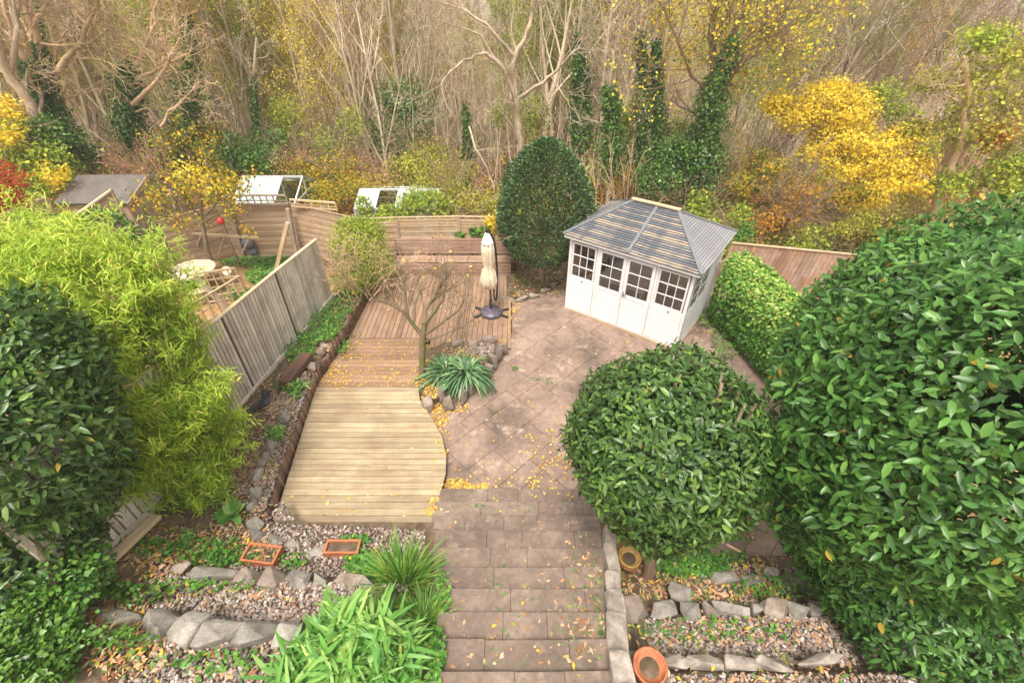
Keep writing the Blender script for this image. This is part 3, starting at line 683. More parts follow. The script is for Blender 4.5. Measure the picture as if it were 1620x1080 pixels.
for x in (0.765, 2.2): shb('upright', x - 0.03, x + 0.03, 0.003, 0.05, 0.05, H_ - 0.1)
shb('head_rail', 0.07, W_ - 0.07, 0.004, 0.06, H_ - 0.10, H_)
shb('sill_rail', 0.07, 0.735, -0.006, 0.05, 0.05, 0.11); shb('sill_rail', 2.23, W_ - 0.07, -0.006, 0.05, 0.05, 0.11)
def window(name, x0, x1, z0, z1, nx_, nz_, axis='x', y=0.0, par=sh, fr=0.04, mull=0.018, pm='glass', flip=1, mat='white'):
    w = empty(name, (0, 0, 0), 0, par)
    def bb(n_, a0, a1, c0, c1, d0, d1):
        if axis == 'y': d1 = -0.001 * flip
        if axis == 'x': return shb(n_, a0, a1, y + min(d0, d1), y + max(d0, d1), c0, c1, mat, w, 0.003)
        return shb(n_, y + min(d0, d1), y + max(d0, d1), a0, a1, c0, c1, mat, w, 0.003)
    f = flip
    bb('frame', x0, x1, z0, z0 + fr, -0.012 * f, 0.03 * f); bb('frame', x0, x1, z1 - fr, z1, -0.012 * f, 0.03 * f)
    bb('frame', x0, x0 + fr, z0 + fr, z1 - fr, -0.0115 * f, 0.03 * f); bb('frame', x1 - fr, x1, z0 + fr, z1 - fr, -0.0115 * f, 0.03 * f)
    ax0, ax1, az0, az1 = x0 + fr, x1 - fr, z0 + fr, z1 - fr
    for i in range(1, nx_): c = lerp(ax0, ax1, i / nx_); bb('glazing_bar', c - mull / 2, c + mull / 2, az0, az1, -0.006 * f, 0.02 * f)
    for j in range(1, nz_): c = lerp(az0, az1, j / nz_); bb('glazing_bar', ax0, ax1, c - mull / 2, c + mull / 2, -0.0075 * f, 0.0185 * f)
    for i in range(nx_):
        for j in range(nz_):
            a0, a1 = lerp(ax0, ax1, i / nx_), lerp(ax0, ax1, (i + 1) / nx_); c0, c1 = lerp(az0, az1, j / nz_), lerp(az0, az1, (j + 1) / nz_)
            if axis == 'x': vs = [(a0, y + 0.008 * f, c0), (a1, y + 0.008 * f, c0), (a1, y + 0.008 * f, c1), (a0, y + 0.008 * f, c1)]
            else: vs = [(y - 0.003 * f, a0, c0), (y - 0.003 * f, a1, c0), (y - 0.003 * f, a1, c1), (y - 0.003 * f, a0, c1)]
            obj('pane', pymesh('pane', vs, [(0, 1, 2, 3)], M[pm]), w)
    return w
ZW0, ZW1 = 1.0, H_ - 0.12
window('window', 0.09, 0.725, ZW0, ZW1, 3, 3); window('window', 2.24, W_ - 0.09, ZW0, ZW1, 3, 3)
shiplap('shiplap_panel', 0.07, 0.735, 0.11, ZW0, 0.062, 'white'); shiplap('shiplap_panel', 2.23, W_ - 0.07, 0.11, ZW0, 0.062, 'white')
for (a, b, hs) in ((0.80, 1.478, 1), (1.486, 2.165, -1)):
    dr = empty('door', (0, 0, 0), 0, sh)
    shb('stile', a, a + 0.075, -0.018, 0.025, 0.06, H_ - 0.11, 'white', dr); shb('stile', b - 0.075, b, -0.018, 0.025, 0.06, H_ - 0.11, 'white', dr)
    shb('bottom_rail', a + 0.075, b - 0.075, -0.0175, 0.025, 0.06, 0.16, 'white', dr); shb('mid_rail', a + 0.075, b - 0.075, -0.0175, 0.025, 0.90, 0.99, 'white', dr)
    shb('top_rail', a + 0.075, b - 0.075, -0.0175, 0.025, H_ - 0.17, H_ - 0.11, 'white', dr)
    pan = shiplap('shiplap_panel', a + 0.075, b - 0.075, 0.16, 0.90, 0.062, 'white', par=dr)
    x0, x1, z0, z1 = a + 0.075, b - 0.075, 0.99, H_ - 0.17
    shb('glazing_bar', (x0 + x1) / 2 - 0.009, (x0 + x1) / 2 + 0.009, -0.008, 0.015, z0, z1, 'white', dr)
    for j in (1, 2): c = lerp(z0, z1, j / 3); shb('glazing_bar', x0, x1, -0.0095, 0.0135, c - 0.009, c + 0.009, 'white', dr)
    for i in range(2):
        for j in range(3):
            a0, a1 = lerp(x0, x1, i / 2), lerp(x0, x1, (i + 1) / 2); c0, c1 = lerp(z0, z1, j / 3), lerp(z0, z1, (j + 1) / 3)
            obj('pane', pymesh('pane', [(a0, 0.004, c0), (a1, 0.004, c0), (a1, 0.004, c1), (a0, 0.004, c1)], [(0, 1, 2, 3)], M['glass']), dr)
    if hs < 0:
        shb('handle', a + 0.02, a + 0.05, -0.03, -0.018, 0.93, 1.08, 'metal', dr); shb('handle', a + 0.02, a + 0.12, -0.055, -0.035, 1.0, 1.02, 'metal', dr)
for x in (0.40, 2.60): shb('catch', x, x + 0.05, -0.03, -0.012, ZW0 - 0.06, ZW0 - 0.03, 'metal')
# right side wall (local x = W_), left side, back
window('window', 0.10, 0.62, ZW0, ZW1, 3, 3, 'y', W_, sh, flip=-1, mat='white_shaded'); window('window', 0.66, 1.18, ZW0, ZW1, 3, 3, 'y', W_, sh, flip=-1, mat='white_shaded')
shiplap('shiplap_panel', 0.07, 1.20, 0.08, ZW0, 0.062, 'white_shaded', 'y', W_, flip=-1)
shiplap('shiplap_panel', 1.22, D_ - 0.05, 0.08, H_ - 0.02, 0.062, 'white_shaded', 'y', W_, flip=-1)
shb('cover_strip', W_ - 0.01, W_ + 0.02, 1.185, 1.225, 0.08, H_ - 0.02, 'white_shaded')
shb('head_rail', W_ - 0.03, W_ + 0.012, 0.07, 1.19, ZW1, H_, 'white_shaded')
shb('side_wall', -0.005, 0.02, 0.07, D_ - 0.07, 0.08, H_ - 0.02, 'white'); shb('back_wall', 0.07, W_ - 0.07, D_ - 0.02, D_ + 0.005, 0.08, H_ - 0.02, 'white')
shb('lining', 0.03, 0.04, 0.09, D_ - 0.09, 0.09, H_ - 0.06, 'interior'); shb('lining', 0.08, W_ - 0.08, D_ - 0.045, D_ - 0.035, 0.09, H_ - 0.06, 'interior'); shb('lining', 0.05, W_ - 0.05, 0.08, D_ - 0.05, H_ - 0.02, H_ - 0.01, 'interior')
# roof
ov = 0.13; ex0, ex1, ey0, ey1 = -ov, W_ + ov, -ov, D_ + ov; ZE, ZR = H_ + 0.04, H_ + 0.70
rl = 1.05; cxr, cyr = W_ / 2, D_ / 2; rx0, rx1 = cxr - rl / 2, cxr + rl / 2
shb('fascia', ex0 + 0.02, ex1 - 0.02, ey0 + 0.02, ey0 + 0.045, ZE - 0.07, ZE + 0.015); shb('fascia', ex1 - 0.045, ex1 - 0.02, ey0 + 0.045, ey1 - 0.02, ZE - 0.07, ZE + 0.015, 'white_shaded')
shb('fascia', ex0 + 0.02, ex1 - 0.02, ey1 - 0.045, ey1 - 0.02, ZE - 0.07, ZE + 0.015); shb('fascia', ex0 + 0.02, ex0 + 0.045, ey0 + 0.045, ey1 - 0.045, ZE - 0.07, ZE + 0.015)
shb('soffit', ex0 + 0.05, ex1 - 0.05, ey0 + 0.05, ey1 - 0.05, ZE - 0.04, ZE - 0.02)
def slope(e0, e1, r0, r1, n, mat):
    e0, e1, r0, r1 = map(Vector, (e0, e1, r0, r1)); nrm = (e1 - e0).cross(r0 - e0).normalized()
    xa = (e1 - e0).normalized()
    quadobj('roof_deck', [e0, e1, r1, r0], 0.004, M['black'], sh, Vector((0, 0, 0)))
    for k in range(n):
        f0, f1 = k / n, (k + 1) / n * 1.0
        f1 -= 0.22 / n
        a, b = e0.lerp(r0, f0), e1.lerp(r1, f0); c, d = e1.lerp(r1, f1), e0.lerp(r0, f1)
        up0, up1 = 0.030, 0.022
        top = [a + nrm * up0, b + nrm * up0, c + nrm * up1, d + nrm * up1]; bot = [a - nrm * 0.0, b - nrm * 0.0, c - nrm * 0.0, d - nrm * 0.0]
        mid = (a + b + c + d) / 4; ya = nrm.cross(xa); R = Matrix((xa, ya, nrm)).transposed()
        loc = [R.transposed() @ (p - mid) for p in top + bot]
        me = pymesh('roof_board', loc, [(0, 1, 2, 3), (7, 6, 5, 4), (0, 4, 5, 1), (1, 5, 6, 2), (2, 6, 7, 3), (3, 7, 4, 0)], M[mat])
        obj('roof_board', me, sh, mid, R.to_euler())
slope((ex0, ey0, ZE), (ex1, ey0, ZE), (rx0, cyr, ZR), (rx1, cyr, ZR), 22, 'roof_front')
slope((ex1, ey0, ZE), (ex1, ey1, ZE), (rx1, cyr, ZR), (rx1, cyr + 0.001, ZR), 22, 'roof_side')
slope((ex1, ey1, ZE), (ex0, ey1, ZE), (rx1, cyr, ZR), (rx0, cyr, ZR), 22, 'roof_side')
slope((ex0, ey1, ZE), (ex0, ey0, ZE), (rx0, cyr + 0.001, ZR), (rx0, cyr, ZR), 22, 'roof_front')
up = Vector((0, 0, 0.035))
for e, r in (((ex0, ey0, ZE), (rx0, cyr, ZR)), ((ex1, ey0, ZE), (rx1, cyr, ZR)), ((ex1, ey1, ZE), (rx1, cyr, ZR)), ((ex0, ey1, ZE), (rx0, cyr, ZR))):
    beam('hip_cap', Vector(e) + up, Vector(r) + up, 0.085, 0.03, M['hip'], sh)
beam('roof_batten', Vector((cxr, ey0 - 0.005, ZE)) + up, Vector((cxr + 0.05, cyr, ZR)) + up, 0.07, 0.03, M['hip'], sh)
beam('ridge_board', Vector((rx0 - 0.05, cyr, ZR + 0.06)), Vector((rx1 + 0.05, cyr, ZR + 0.06)), 0.12, 0.03, M['post_pale'], sh)
# things inside
s_in = thing('storage_bench', 'grey cushioned bench inside the summerhouse behind the left door', 'bench', sh.matrix_basis @ Vector((1.0, 1.4, 0.08)), SA)
box('seat', (0, 0, 0.42), (1.3, 0.6, 0.12), M['cushion'], s_in, bev=0.04); box('backrest', (0, 0.32, 0.75), (1.3, 0.14, 0.6), M['cushion'], s_in, bev=0.04)
for x in (-0.58, 0.58):
    for y in (-0.24, 0.24): box('leg', (x, y, 0.19), (0.05, 0.05, 0.36), M['post_pale'], s_in)
s_in = thing('folded_lounger', 'brown slatted lounger stored inside the summerhouse behind the right window', 'lounger', sh.matrix_basis @ Vector((2.45, 1.2, 0.08)), SA + 0.2)
for k in range(9): beam('slat', (-0.32, 0.9 - k * 0.17, 0.3 + k * 0.1), (0.32, 0.9 - k * 0.17, 0.3 + k * 0.1), 0.12, 0.02, M['fence_tan'], s_in)
for x in (-0.33, 0.33): beam('side_rail', (x, 0.95, 0.25), (x, -0.55, 1.15), 0.04, 0.06, M['post_pale'], s_in)
brace = thing('timber_prop', 'pale timber board leaning beside the summerhouse side wall', 'board', G(1122, 494, 0))
beam('board', (0.05, 0, 0), Vector(D(1144, 412, 9.9)) - brace.location, 0.03, 0.22, M['post_pale'], brace)

# ------------------------------------------------------------------ parasol
pb = G(777, 496, ZD3)
par = thing('closed_parasol', 'closed cream cantilever parasol on a round dark base on the brown decking', 'parasol', pb)
def lathe(name, prof, mat, parent, n=24, loc=(0, 0, 0), fold=0.0, nf=8, smooth=True):
    vs, fs = [], []
    for i, (r, z) in enumerate(prof):
        for k in range(n):
            a = 2 * PI * k / n; rr = r * (1 + fold * math.cos(nf * a + i * 0.15)) ; vs.append((rr * math.cos(a), rr * math.sin(a), z))
    for i in range(len(prof) - 1):
        for k in range(n): fs.append((i * n + k, i * n + (k + 1) % n, (i + 1) * n + (k + 1) % n, (i + 1) * n + k))
    fs.append(tuple(range(n))[::-1]); fs.append(tuple(range((len(prof) - 1) * n, len(prof) * n)))
    return obj(name, pymesh(name, vs, fs, mat, smooth), parent, loc)
lathe('base', [(0.27, 0.02), (0.29, 0.05), (0.26, 0.10), (0.12, 0.13), (0.05, 0.16)], M['umbrella_base'], par)
for a in (20, 150, 205, 335):
    a = math.radians(a); beam('foot', (0.1 * math.cos(a), 0.1 * math.sin(a), 0.045), (0.48 * math.cos(a), 0.48 * math.sin(a), 0.03), 0.05, 0.04, M['black'], par)
beam('pole', (0, 0, 0.1), (0.0, 0, 2.1), 0.05, 0.05, M['black'], par, up=(0, 1, 0))
arc = [D(u, v, 9.85) - pb for u, v in ((775, 368), (781, 378), (784, 395), (786, 420), (787, 445), (786, 470), (785, 476))]
obj('arm', tubes('arm', [([tuple(p) for p in arc], [0.025] * len(arc))], 8, M['black']), par)
beam('crank', D(785, 476, 9.8) - pb, D(790, 475, 9.75) - pb, 0.02, 0.02, M['metal'], par)
obj('strut', tubes('strut', [([tuple(D(781, 458, 9.85) - pb), tuple(D(782, 470, 9.85) - pb), tuple(D(785, 476, 9.85) - pb)], [0.02] * 3)], 6, M['black']), par)
lathe('canopy', [(0.02, 0.72), (0.17, 0.86), (0.19, 0.98), (0.15, 1.25), (0.09, 1.36), (0.13, 1.5), (0.14, 1.8), (0.12, 2.0)], M['canvas'], par, 64, (-0.03, -0.02, 0), 0.14, 8)
lathe('canopy_cap', [(0.14, 1.98), (0.13, 2.0), (0.05, 2.22), (0.03, 2.24)], M['canvas_pale'], par, 32, (-0.03, -0.02, 0), 0.06, 8)
lathe('finial', [(0.035, 2.22), (0.045, 2.27), (0.03, 2.33), (0.01, 2.35)], M['black'], par, 12, (-0.02, -0.02, 0))

# ------------------------------------------------------------------ rocks
def rock_proto(seed, sx=1, sy=1, sz=1, mat='rock'):
    r = np.random.default_rng(seed); bm = bmesh.new()
    for _ in range(16):
        p = rdir(r, 1)[0]; p = np.sign(p) * np.abs(p) ** 0.62 * 0.5; p *= 0.78 + 0.3 * r.random()
        bm.verts.new(p)
    bmesh.ops.convex_hull(bm, input=bm.verts)
    for v in [v for v in bm.verts if not v.link_faces]: bm.verts.remove(v)
    bmesh.ops.bevel(bm, geom=list(bm.edges), offset=0.018, segments=1, affect='EDGES')
    me = bpy.data.meshes.new('stone'); bm.to_mesh(me); bm.free(); me.materials.append(M[mat]); return me
ROCKS = [rock_proto(i) for i in range(8)]; ROCKW = [rock_proto(20 + i, mat='rock_warm') for i in range(6)]; ROCKL = [rock_proto(40 + i, mat='wallstone') for i in range(5)]
rr = random.Random(11)
def stone_obj(parent, c, s, rz, protos=ROCKS, name='stone', tilt=0.12):
    return obj(name, rr.choice(protos), parent, c, (rr.uniform(-tilt, tilt), rr.uniform(-tilt, tilt), rz), s)
def rock_row(name, label, pts, protos=ROCKS, wdt=0.22, hgt=0.22, group=None, cat='stone edging'):
    """pts: [(u, v, z_of_top, width_px)] in photo pixels along the row"""
    w0 = G(pts[0][0], pts[0][1], pts[0][2]); root = thing(name, label, cat, (w0.x, w0.y, pts[0][2] - hgt), 0, group); o0 = Vector(root.location)
    for k, (u, v, z, wp) in enumerate(pts):
        c = G(u, v, z); dist = (c - Vector((0, 0, CAM_H))).length; L = wp * dist / F_PX * 0.95
        a = G(pts[max(0, k - 1)][0], pts[max(0, k - 1)][1], z); b = G(pts[min(len(pts) - 1, k + 1)][0], pts[min(len(pts) - 1, k + 1)][1], z)
        rz = math.atan2(b.y - a.y, b.x - a.x)
        stone_obj(root, Vector((c.x, c.y, z - hgt * 0.30)) - o0, (L * rr.uniform(0.98, 1.14), wdt * rr.uniform(0.9, 1.25), hgt * rr.uniform(0.95, 1.3)), rz + rr.uniform(-0.08, 0.08), protos)
    return root

# ------------------------------------------------------------------ raised beds (soil surfaces)
def deck_edge_x(y):   # left edge of the decks in world
    return interp(y, [3.75, 4.3, 7.15, 8.75, 11.75], [deck1_out[0][0] + 0.02, deck1_out[1][0], deck1_out[2][0], deck3_out[0][0], deck3_out[-1][0]])
def bed_left(x, y):
    if y > 3.85:
        xe = deck_edge_x(y); t = min(1, max(0, (xe - x) / (xe + 4.9)))
        return lerp(interp(y, [3.85, 5, 7, 9, 12], [0.46, 0.48, 0.48, 0.40, 0.2]), zleft(y) + 0.02, t ** 1.3)
    z = interp(y, [1.0, 2.02, 2.18, 2.78, 2.95, 3.75, 3.85], [1.45, 1.2, 0.86, 0.80, 0.48, 0.42, 0.42])
    t = min(1, max(0, (-3.7 - x) / 1.2)); zz = max(z, zleft(y) + 0.02)
    return lerp(z, zz, t ** 1.5)
def bed_right(x, y):
    return interp(y, [0.8, 1.72, 1.88, 2.46, 2.6, 3.2, 3.5], [1.35, 1.08, 0.74, 0.66, 0.36, 0.24, 0.10])
def sheet(name, label, f, x0f, x1f, y0, y1, ny, nxx, mat, seed=1):
    V = []
    for j in range(ny + 1):
        y = lerp(y0, y1, j / ny); a, b = x0f(y), x1f(y)
        for i in range(nxx + 1):
            x = lerp(a, b, i / nxx); V.append((x, y, f(x, y)))
    V = np.array(V); V[:, 2] += 0.012 * lump(V * np.array([1, 1, 0]), 6, seed)
    w = nxx + 1; q = np.array([(j * w + i, j * w + i + 1, (j + 1) * w + i + 1, (j + 1) * w + i) for j in range(ny) for i in range(nxx)])
    return tag(obj(name, npmesh(name, V, None, q, mat, smooth=True)), label, kind='structure')
sheet('soil_bank', 'soil bank between fence and decking', bed_left, lambda y: interp(y, [3.85, 6.5, 10.1, 12.3], [-4.95, -4.98, -4.6, -4.3]), lambda y: deck_edge_x(y) - 0.05, 3.85, 12.3, 70, 14, M['soil'])
sheet('planting_bed', 'terraced bed left of the steps', bed_left, lambda y: -4.95, lambda y: (st_l(y) - 0.0) if y < 3.3 else st_l(3.3), 0.9, 3.85, 60, 40, M['soil'], 2)
sheet('planting_bed', 'terraced bed right of the steps', bed_right, lambda y: st_r(y) + 0.02, lambda y: 6.2, 0.8, 3.5, 50, 40, M['soil'], 3)

# ------------------------------------------------------------------ log edging along the decks
le = thing('log_edging', 'row of upright brown log ends edging the left side of the decking', 'edging', (deck_edge_x(5), 5.0, 0.1))
y = 3.9
while y < 9.3:
    x = deck_edge_x(y) - 0.05; h = 0.34 + rr.uniform(-0.07, 0.05)
    rd_ = rr.uniform(0.034, 0.05); lathe('log', [(rd_, 0), (rd_ * 1.03, h - 0.01), (rd_ * 0.8, h)], M['log'], le, 7, (x - le.location.x + rr.uniform(-0.012, 0.012), y - 5.0, 0.0)); y += rd_ * 2.0
# stones on top of the log edging (far part and near part)
rock_row('rockery_stones', 'row of small round stones on the bank above the brown decking', [(487, 563, 0.55, 16), (503, 553, 0.52, 16), (491, 577, 0.55, 18), (484, 592, 0.55, 20), (474, 601, 0.55, 17), (512, 545, 0.5, 12)], ROCKW, 0.2, 0.18)
rock_row('rockery_stones', 'line of grey stones along the gravel strip beside the pale decking', [(449, 658, 0.62, 28), (425, 703, 0.66, 22), (414, 725, 0.66, 26), (406, 750, 0.66, 26), (402, 778, 0.62, 26), (396, 800, 0.6, 20), (402, 828, 0.55, 26)], ROCKS, 0.2, 0.2)
tag(stone_obj(None, G(353, 772, 0.72), (0.28, 0.55, 0.28), 0.1, name='boulder'), 'upright grey boulder beside the hosta left of the pale decking', 'boulder')
sl = thing('railway_sleeper', 'dark brown timber sleeper lying on the bank against the slatted fence', 'sleeper', (0, 0, 0))
beam('beam', G(449, 608, 0.70), G(486, 562, 0.62), 0.24, 0.14, M['sleeper'], sl, bev=0.01)
mb = G(400, 650, 0.72)
V = np.array([(lerp(-0.09, 0.09, i / 4) + 0.06 * math.sin(j * 0.9), lerp(-0.55, 0.55, j / 12), 0.03 * math.sin(i * 2 + j)) for j in range(13) for i in range(5)])
q = np.array([(j * 5 + i, j * 5 + i + 1, j * 5 + i + 6, j * 5 + i + 5) for j in range(12) for i in range(4)])
tag(obj('weed_membrane', npmesh('weed_membrane', V, None, q, M['membrane'], smooth=True), None, (mb.x, mb.y, 0.72), (0, 0, -0.12)), 'torn black weed membrane on the bank below the slatted fence', 'membrane')

p0_, p1_ = G(250, 818, 1.22), G(136, 926, 1.5)
bd = thing('timber_board', 'long pale timber board lying along the foot of the slatted fence at bottom left', 'board', p1_); beam('board', Vector((0, 0, 0.03)), p0_ - p1_ + Vector((0, 0, 0.03)), 0.13, 0.06, M['post_pale'], bd)
# ------------------------------------------------------------------ terraces: rows of rocks
rock_row('terrace_edging', 'upper row of large grey rocks above the pebble terrace left of the steps', [(172, 979, 1.28, 66), (238, 988, 1.28, 58), (293, 996, 1.28, 50), (345, 1003, 1.30, 74), (406, 1004, 1.28, 74), (452, 1002, 1.26, 36)], ROCKS, 0.36, 0.36)
rock_row('terrace_edging', 'lower row of pale rocks behind the terracotta troughs', [(222, 893, 0.95, 50), (270, 896, 0.93, 40), (333, 907, 0.90, 80), (392, 911, 0.88, 42), (428, 913, 0.88, 40), (466, 915, 0.88, 50), (508, 915, 0.84, 26), (548, 919, 0.84, 56), (582, 922, 0.84, 30)], ROCKW[:3] + ROCKS[:5], 0.26, 0.28)
rock_row('terrace_edging', 'short curved row of grey stones at the near end of the pale decking', [(405, 845, 0.50, 26), (432, 852, 0.48, 30), (462, 862, 0.46, 30), (495, 872, 0.46, 48), (556, 880, 0.46, 30), (575, 885, 0.46, 24)], ROCKS, 0.16, 0.16)
rock_row('terrace_edging', 'row of mixed rocks across the right bed beside the steps', [(1052, 962, 0.75, 42), (1095, 964, 0.74, 34), (1126, 963, 0.74, 24), (1160, 957, 0.78, 50), (1200, 962, 0.74, 24), (1228, 960, 0.74, 40), (1262, 960, 0.74, 32), (1300, 962, 0.7, 40)], ROCKW[:2] + ROCKS, 0.22, 0.22)
rock_row('terrace_edging', 'flat pale edging stones nearest the house in the right bed', [(1015, 1040, 1.12, 60), (1070, 1043, 1.12, 56), (1125, 1045, 1.12, 60), (1175, 1046, 1.12, 56), (1230, 1048, 1.12, 60), (1300, 1040, 1.1, 60)], ROCKL, 0.16, 0.16)
rock_row('terrace_edging', 'loose stones between the lower paving and the right bed', [(1148, 912, 0.36, 40), (1190, 916, 0.36, 34), (1222, 905, 0.34, 30), (1270, 925, 0.34, 40), (1310, 925, 0.34, 36)], ROCKS, 0.18, 0.2)
tag(stone_obj(None, G(1003, 962, 0.78), (0.42, 0.38, 0.34), 0.3, [rock_proto(77, mat='rock_warm')], name='boulder'), 'brown mossy boulder against the wall of the steps', 'boulder')
tag(stone_obj(None, G(1076, 938, 0.52), (0.38, 0.26, 0.22), -0.2, ROCKS, name='boulder'), 'dark grey boulder below the ball shaped laurel', 'boulder')
WALLB = []
for i in range(5):
    r = np.random.default_rng(60 + i); bm = bmesh.new()
    for _ in range(24):
        p = rdir(r, 1)[0]; p = np.sign(p) * np.abs(p) ** 0.32 * 0.5; p *= 0.9 + 0.13 * r.random(); bm.verts.new(p)
    bmesh.ops.convex_hull(bm, input=bm.verts)
    for v in [v for v in bm.verts if not v.link_faces]: bm.verts.remove(v)
    bmesh.ops.bevel(bm, geom=list(bm.edges), offset=0.015, segments=1, affect='EDGES'); me = bpy.data.meshes.new('stone'); bm.to_mesh(me); bm.free(); me.materials.append(M['wallstone']); WALLB.append(me)
# chunky wall along the right side of the steps
wl = thing('step_wall', 'low rough stone wall along the right side of the steps', 'wall', (1.3, 3.0, 0.4)); y = 3.62
while y > 0.9:
    L = rr.uniform(0.2, 0.5); yc = y - L / 2; z = step_z(yc) + 0.13
    me = rr.choice(WALLB); o = obj('stone', me, wl, Vector((st_r(yc) + 0.09, yc, z - 0.16)) - wl.location, (rr.uniform(-0.08, 0.08), rr.uniform(-0.08, 0.08), rr.uniform(-0.14, 0.14)), (rr.uniform(0.17, 0.28), L * 1.15, rr.uniform(0.36, 0.46))); y -= L * 0.93
# planter of stones around the yuccas
rock_row('planter_wall', 'curved low wall of rough stones round the planter with the strappy plants', [(676, 634, 0.24, 26), (693, 622, 0.26, 22), (709, 631, 0.24, 24), (727, 620, 0.26, 24), (741, 605, 0.28, 22), (757, 598, 0.28, 20), (770, 580, 0.28, 20), (777, 566, 0.3, 16), (785, 553, 0.30, 20), (795, 545, 0.30, 16), (775, 536, 0.28, 28), (748, 540, 0.28, 20), (725, 541, 0.28, 22)], ROCKW, 0.26, 0.32)
pl_poly = gp([(668, 636), (735, 612), (765, 578), (795, 545), (775, 536), (700, 540), (668, 560)], 0.2)
prism('planter_soil', pl_poly, -0.02, 0.17, M['soil']).data.name = 'planter_soil'
tag(bpy.data.objects['planter_soil'], 'soil inside the stone planter', kind='structure')
rock_row('bed_kerb', 'curved kerb of grey stones round the bed of the conical bay tree', [(806, 470, 0.12, 22), (826, 470, 0.12, 24), (846, 465, 0.12, 22), (864, 456, 0.12, 22), (878, 446, 0.12, 20), (888, 436, 0.12, 18), (886, 428, 0.12, 16)], ROCKL, 0.16, 0.16)
by_poly = gp([(801, 470), (826, 470), (864, 456), (888, 438), (888, 415), (801, 415)], 0.08)
tag(prism('bay_bed_soil', by_poly, -0.05, 0.075, M['soil']), 'leaf covered soil under the bay tree', kind='structure')

# ------------------------------------------------------------------ pots
def trough(label, u, v, z, L, Wd, H, rz, mat='pot'):
    c = G(u, v, z); r = thing('plant_trough', label, 'trough', (c.x, c.y, z), rz); t = 0.018
    box('side', (0, -Wd / 2 + t / 2, H / 2), (L, t, H), M[mat], r, bev=0.003); box('side', (0, Wd / 2 - t / 2, H / 2), (L, t, H), M[mat], r, bev=0.003)
    box('end', (-L / 2 + t / 2, 0, H / 2), (t, Wd - 2 * t, H), M[mat], r, bev=0.003); box('end', (L / 2 - t / 2, 0, H / 2), (t, Wd - 2 * t, H), M[mat], r, bev=0.003)
    for s in (-1, 1): box('rim', (0, s * (Wd / 2 + 0.004), H - 0.012), (L + 0.03, 0.016, 0.025), M[mat], r); box('rim', (s * (L / 2 + 0.004), 0, H - 0.0125), (0.016, Wd, 0.025), M[mat], r)
    box('soil', (0, 0, H * 0.38), (L - 2 * t, Wd - 2 * t, H * 0.7), M['soil'], r)
    return r
tr1 = trough('rectangular terracotta trough of dead plants on the pebbles left of the steps', 419, 884, 0.45, 0.46, 0.24, 0.17, -0.12)
for tr_, zc in ((tr1, 0.14),):
    g_ = np.random.default_rng(3); n_ = 60; P_ = np.stack([g_.uniform(-0.2, 0.2, n_), g_.uniform(-0.09, 0.09, n_), np.full(n_, zc)], -1); D_2 = rdir(g_, n_); D_2[:, 2] = np.abs(D_2[:, 2]) * 0.7; N_2 = rdir(g_, n_); obj('dead_leaves', leaves('dead_leaves', P_, D_2, N_2, 0.09, 0.025, M['mix_fall'], g_, BLADE, 0.2), tr_)
tr2 = trough('half hidden terracotta trough at the near edge of the pale decking', 545, 872, 0.45, 0.46, 0.18, 0.15, 0.0)
def pot(label, u, v, z, R, H, mat, band=0):
    c = G(u, v, z); r = thing('plant_pot', label, 'pot', (c.x, c.y, z))
    lathe('pot_wall', [(R * 0.72, 0), (R * 0.9, H * 0.6), (R * 0.94, H * 0.8), (R * 1.0, H * 0.81), (R * 1.02, H), (R * 0.9, H), (R * 0.88, H * 0.8), (R * 0.3, H * 0.72)], M[mat], r, 28)
    lathe('soil', [(R * 0.86, H * 0.6), (R * 0.86, H * 0.76)], M['soil'], r, 20)
    if band: lathe('band', [(R * 0.93, H * 0.55), (R * 0.97, H * 0.58), (R * 0.97, H * 0.66), (R * 0.94, H * 0.68)], M['pot'], r, 28)
    return r
pot('round ochre glazed pot behind the step wall under the laurel', 992, 894, 0.36, 0.155, 0.26, 'pot_glaze', 1)
pot('large round terracotta pot at the bottom beside the step wall', 1022, 1066, 1.16, 0.17, 0.26, 'pot')

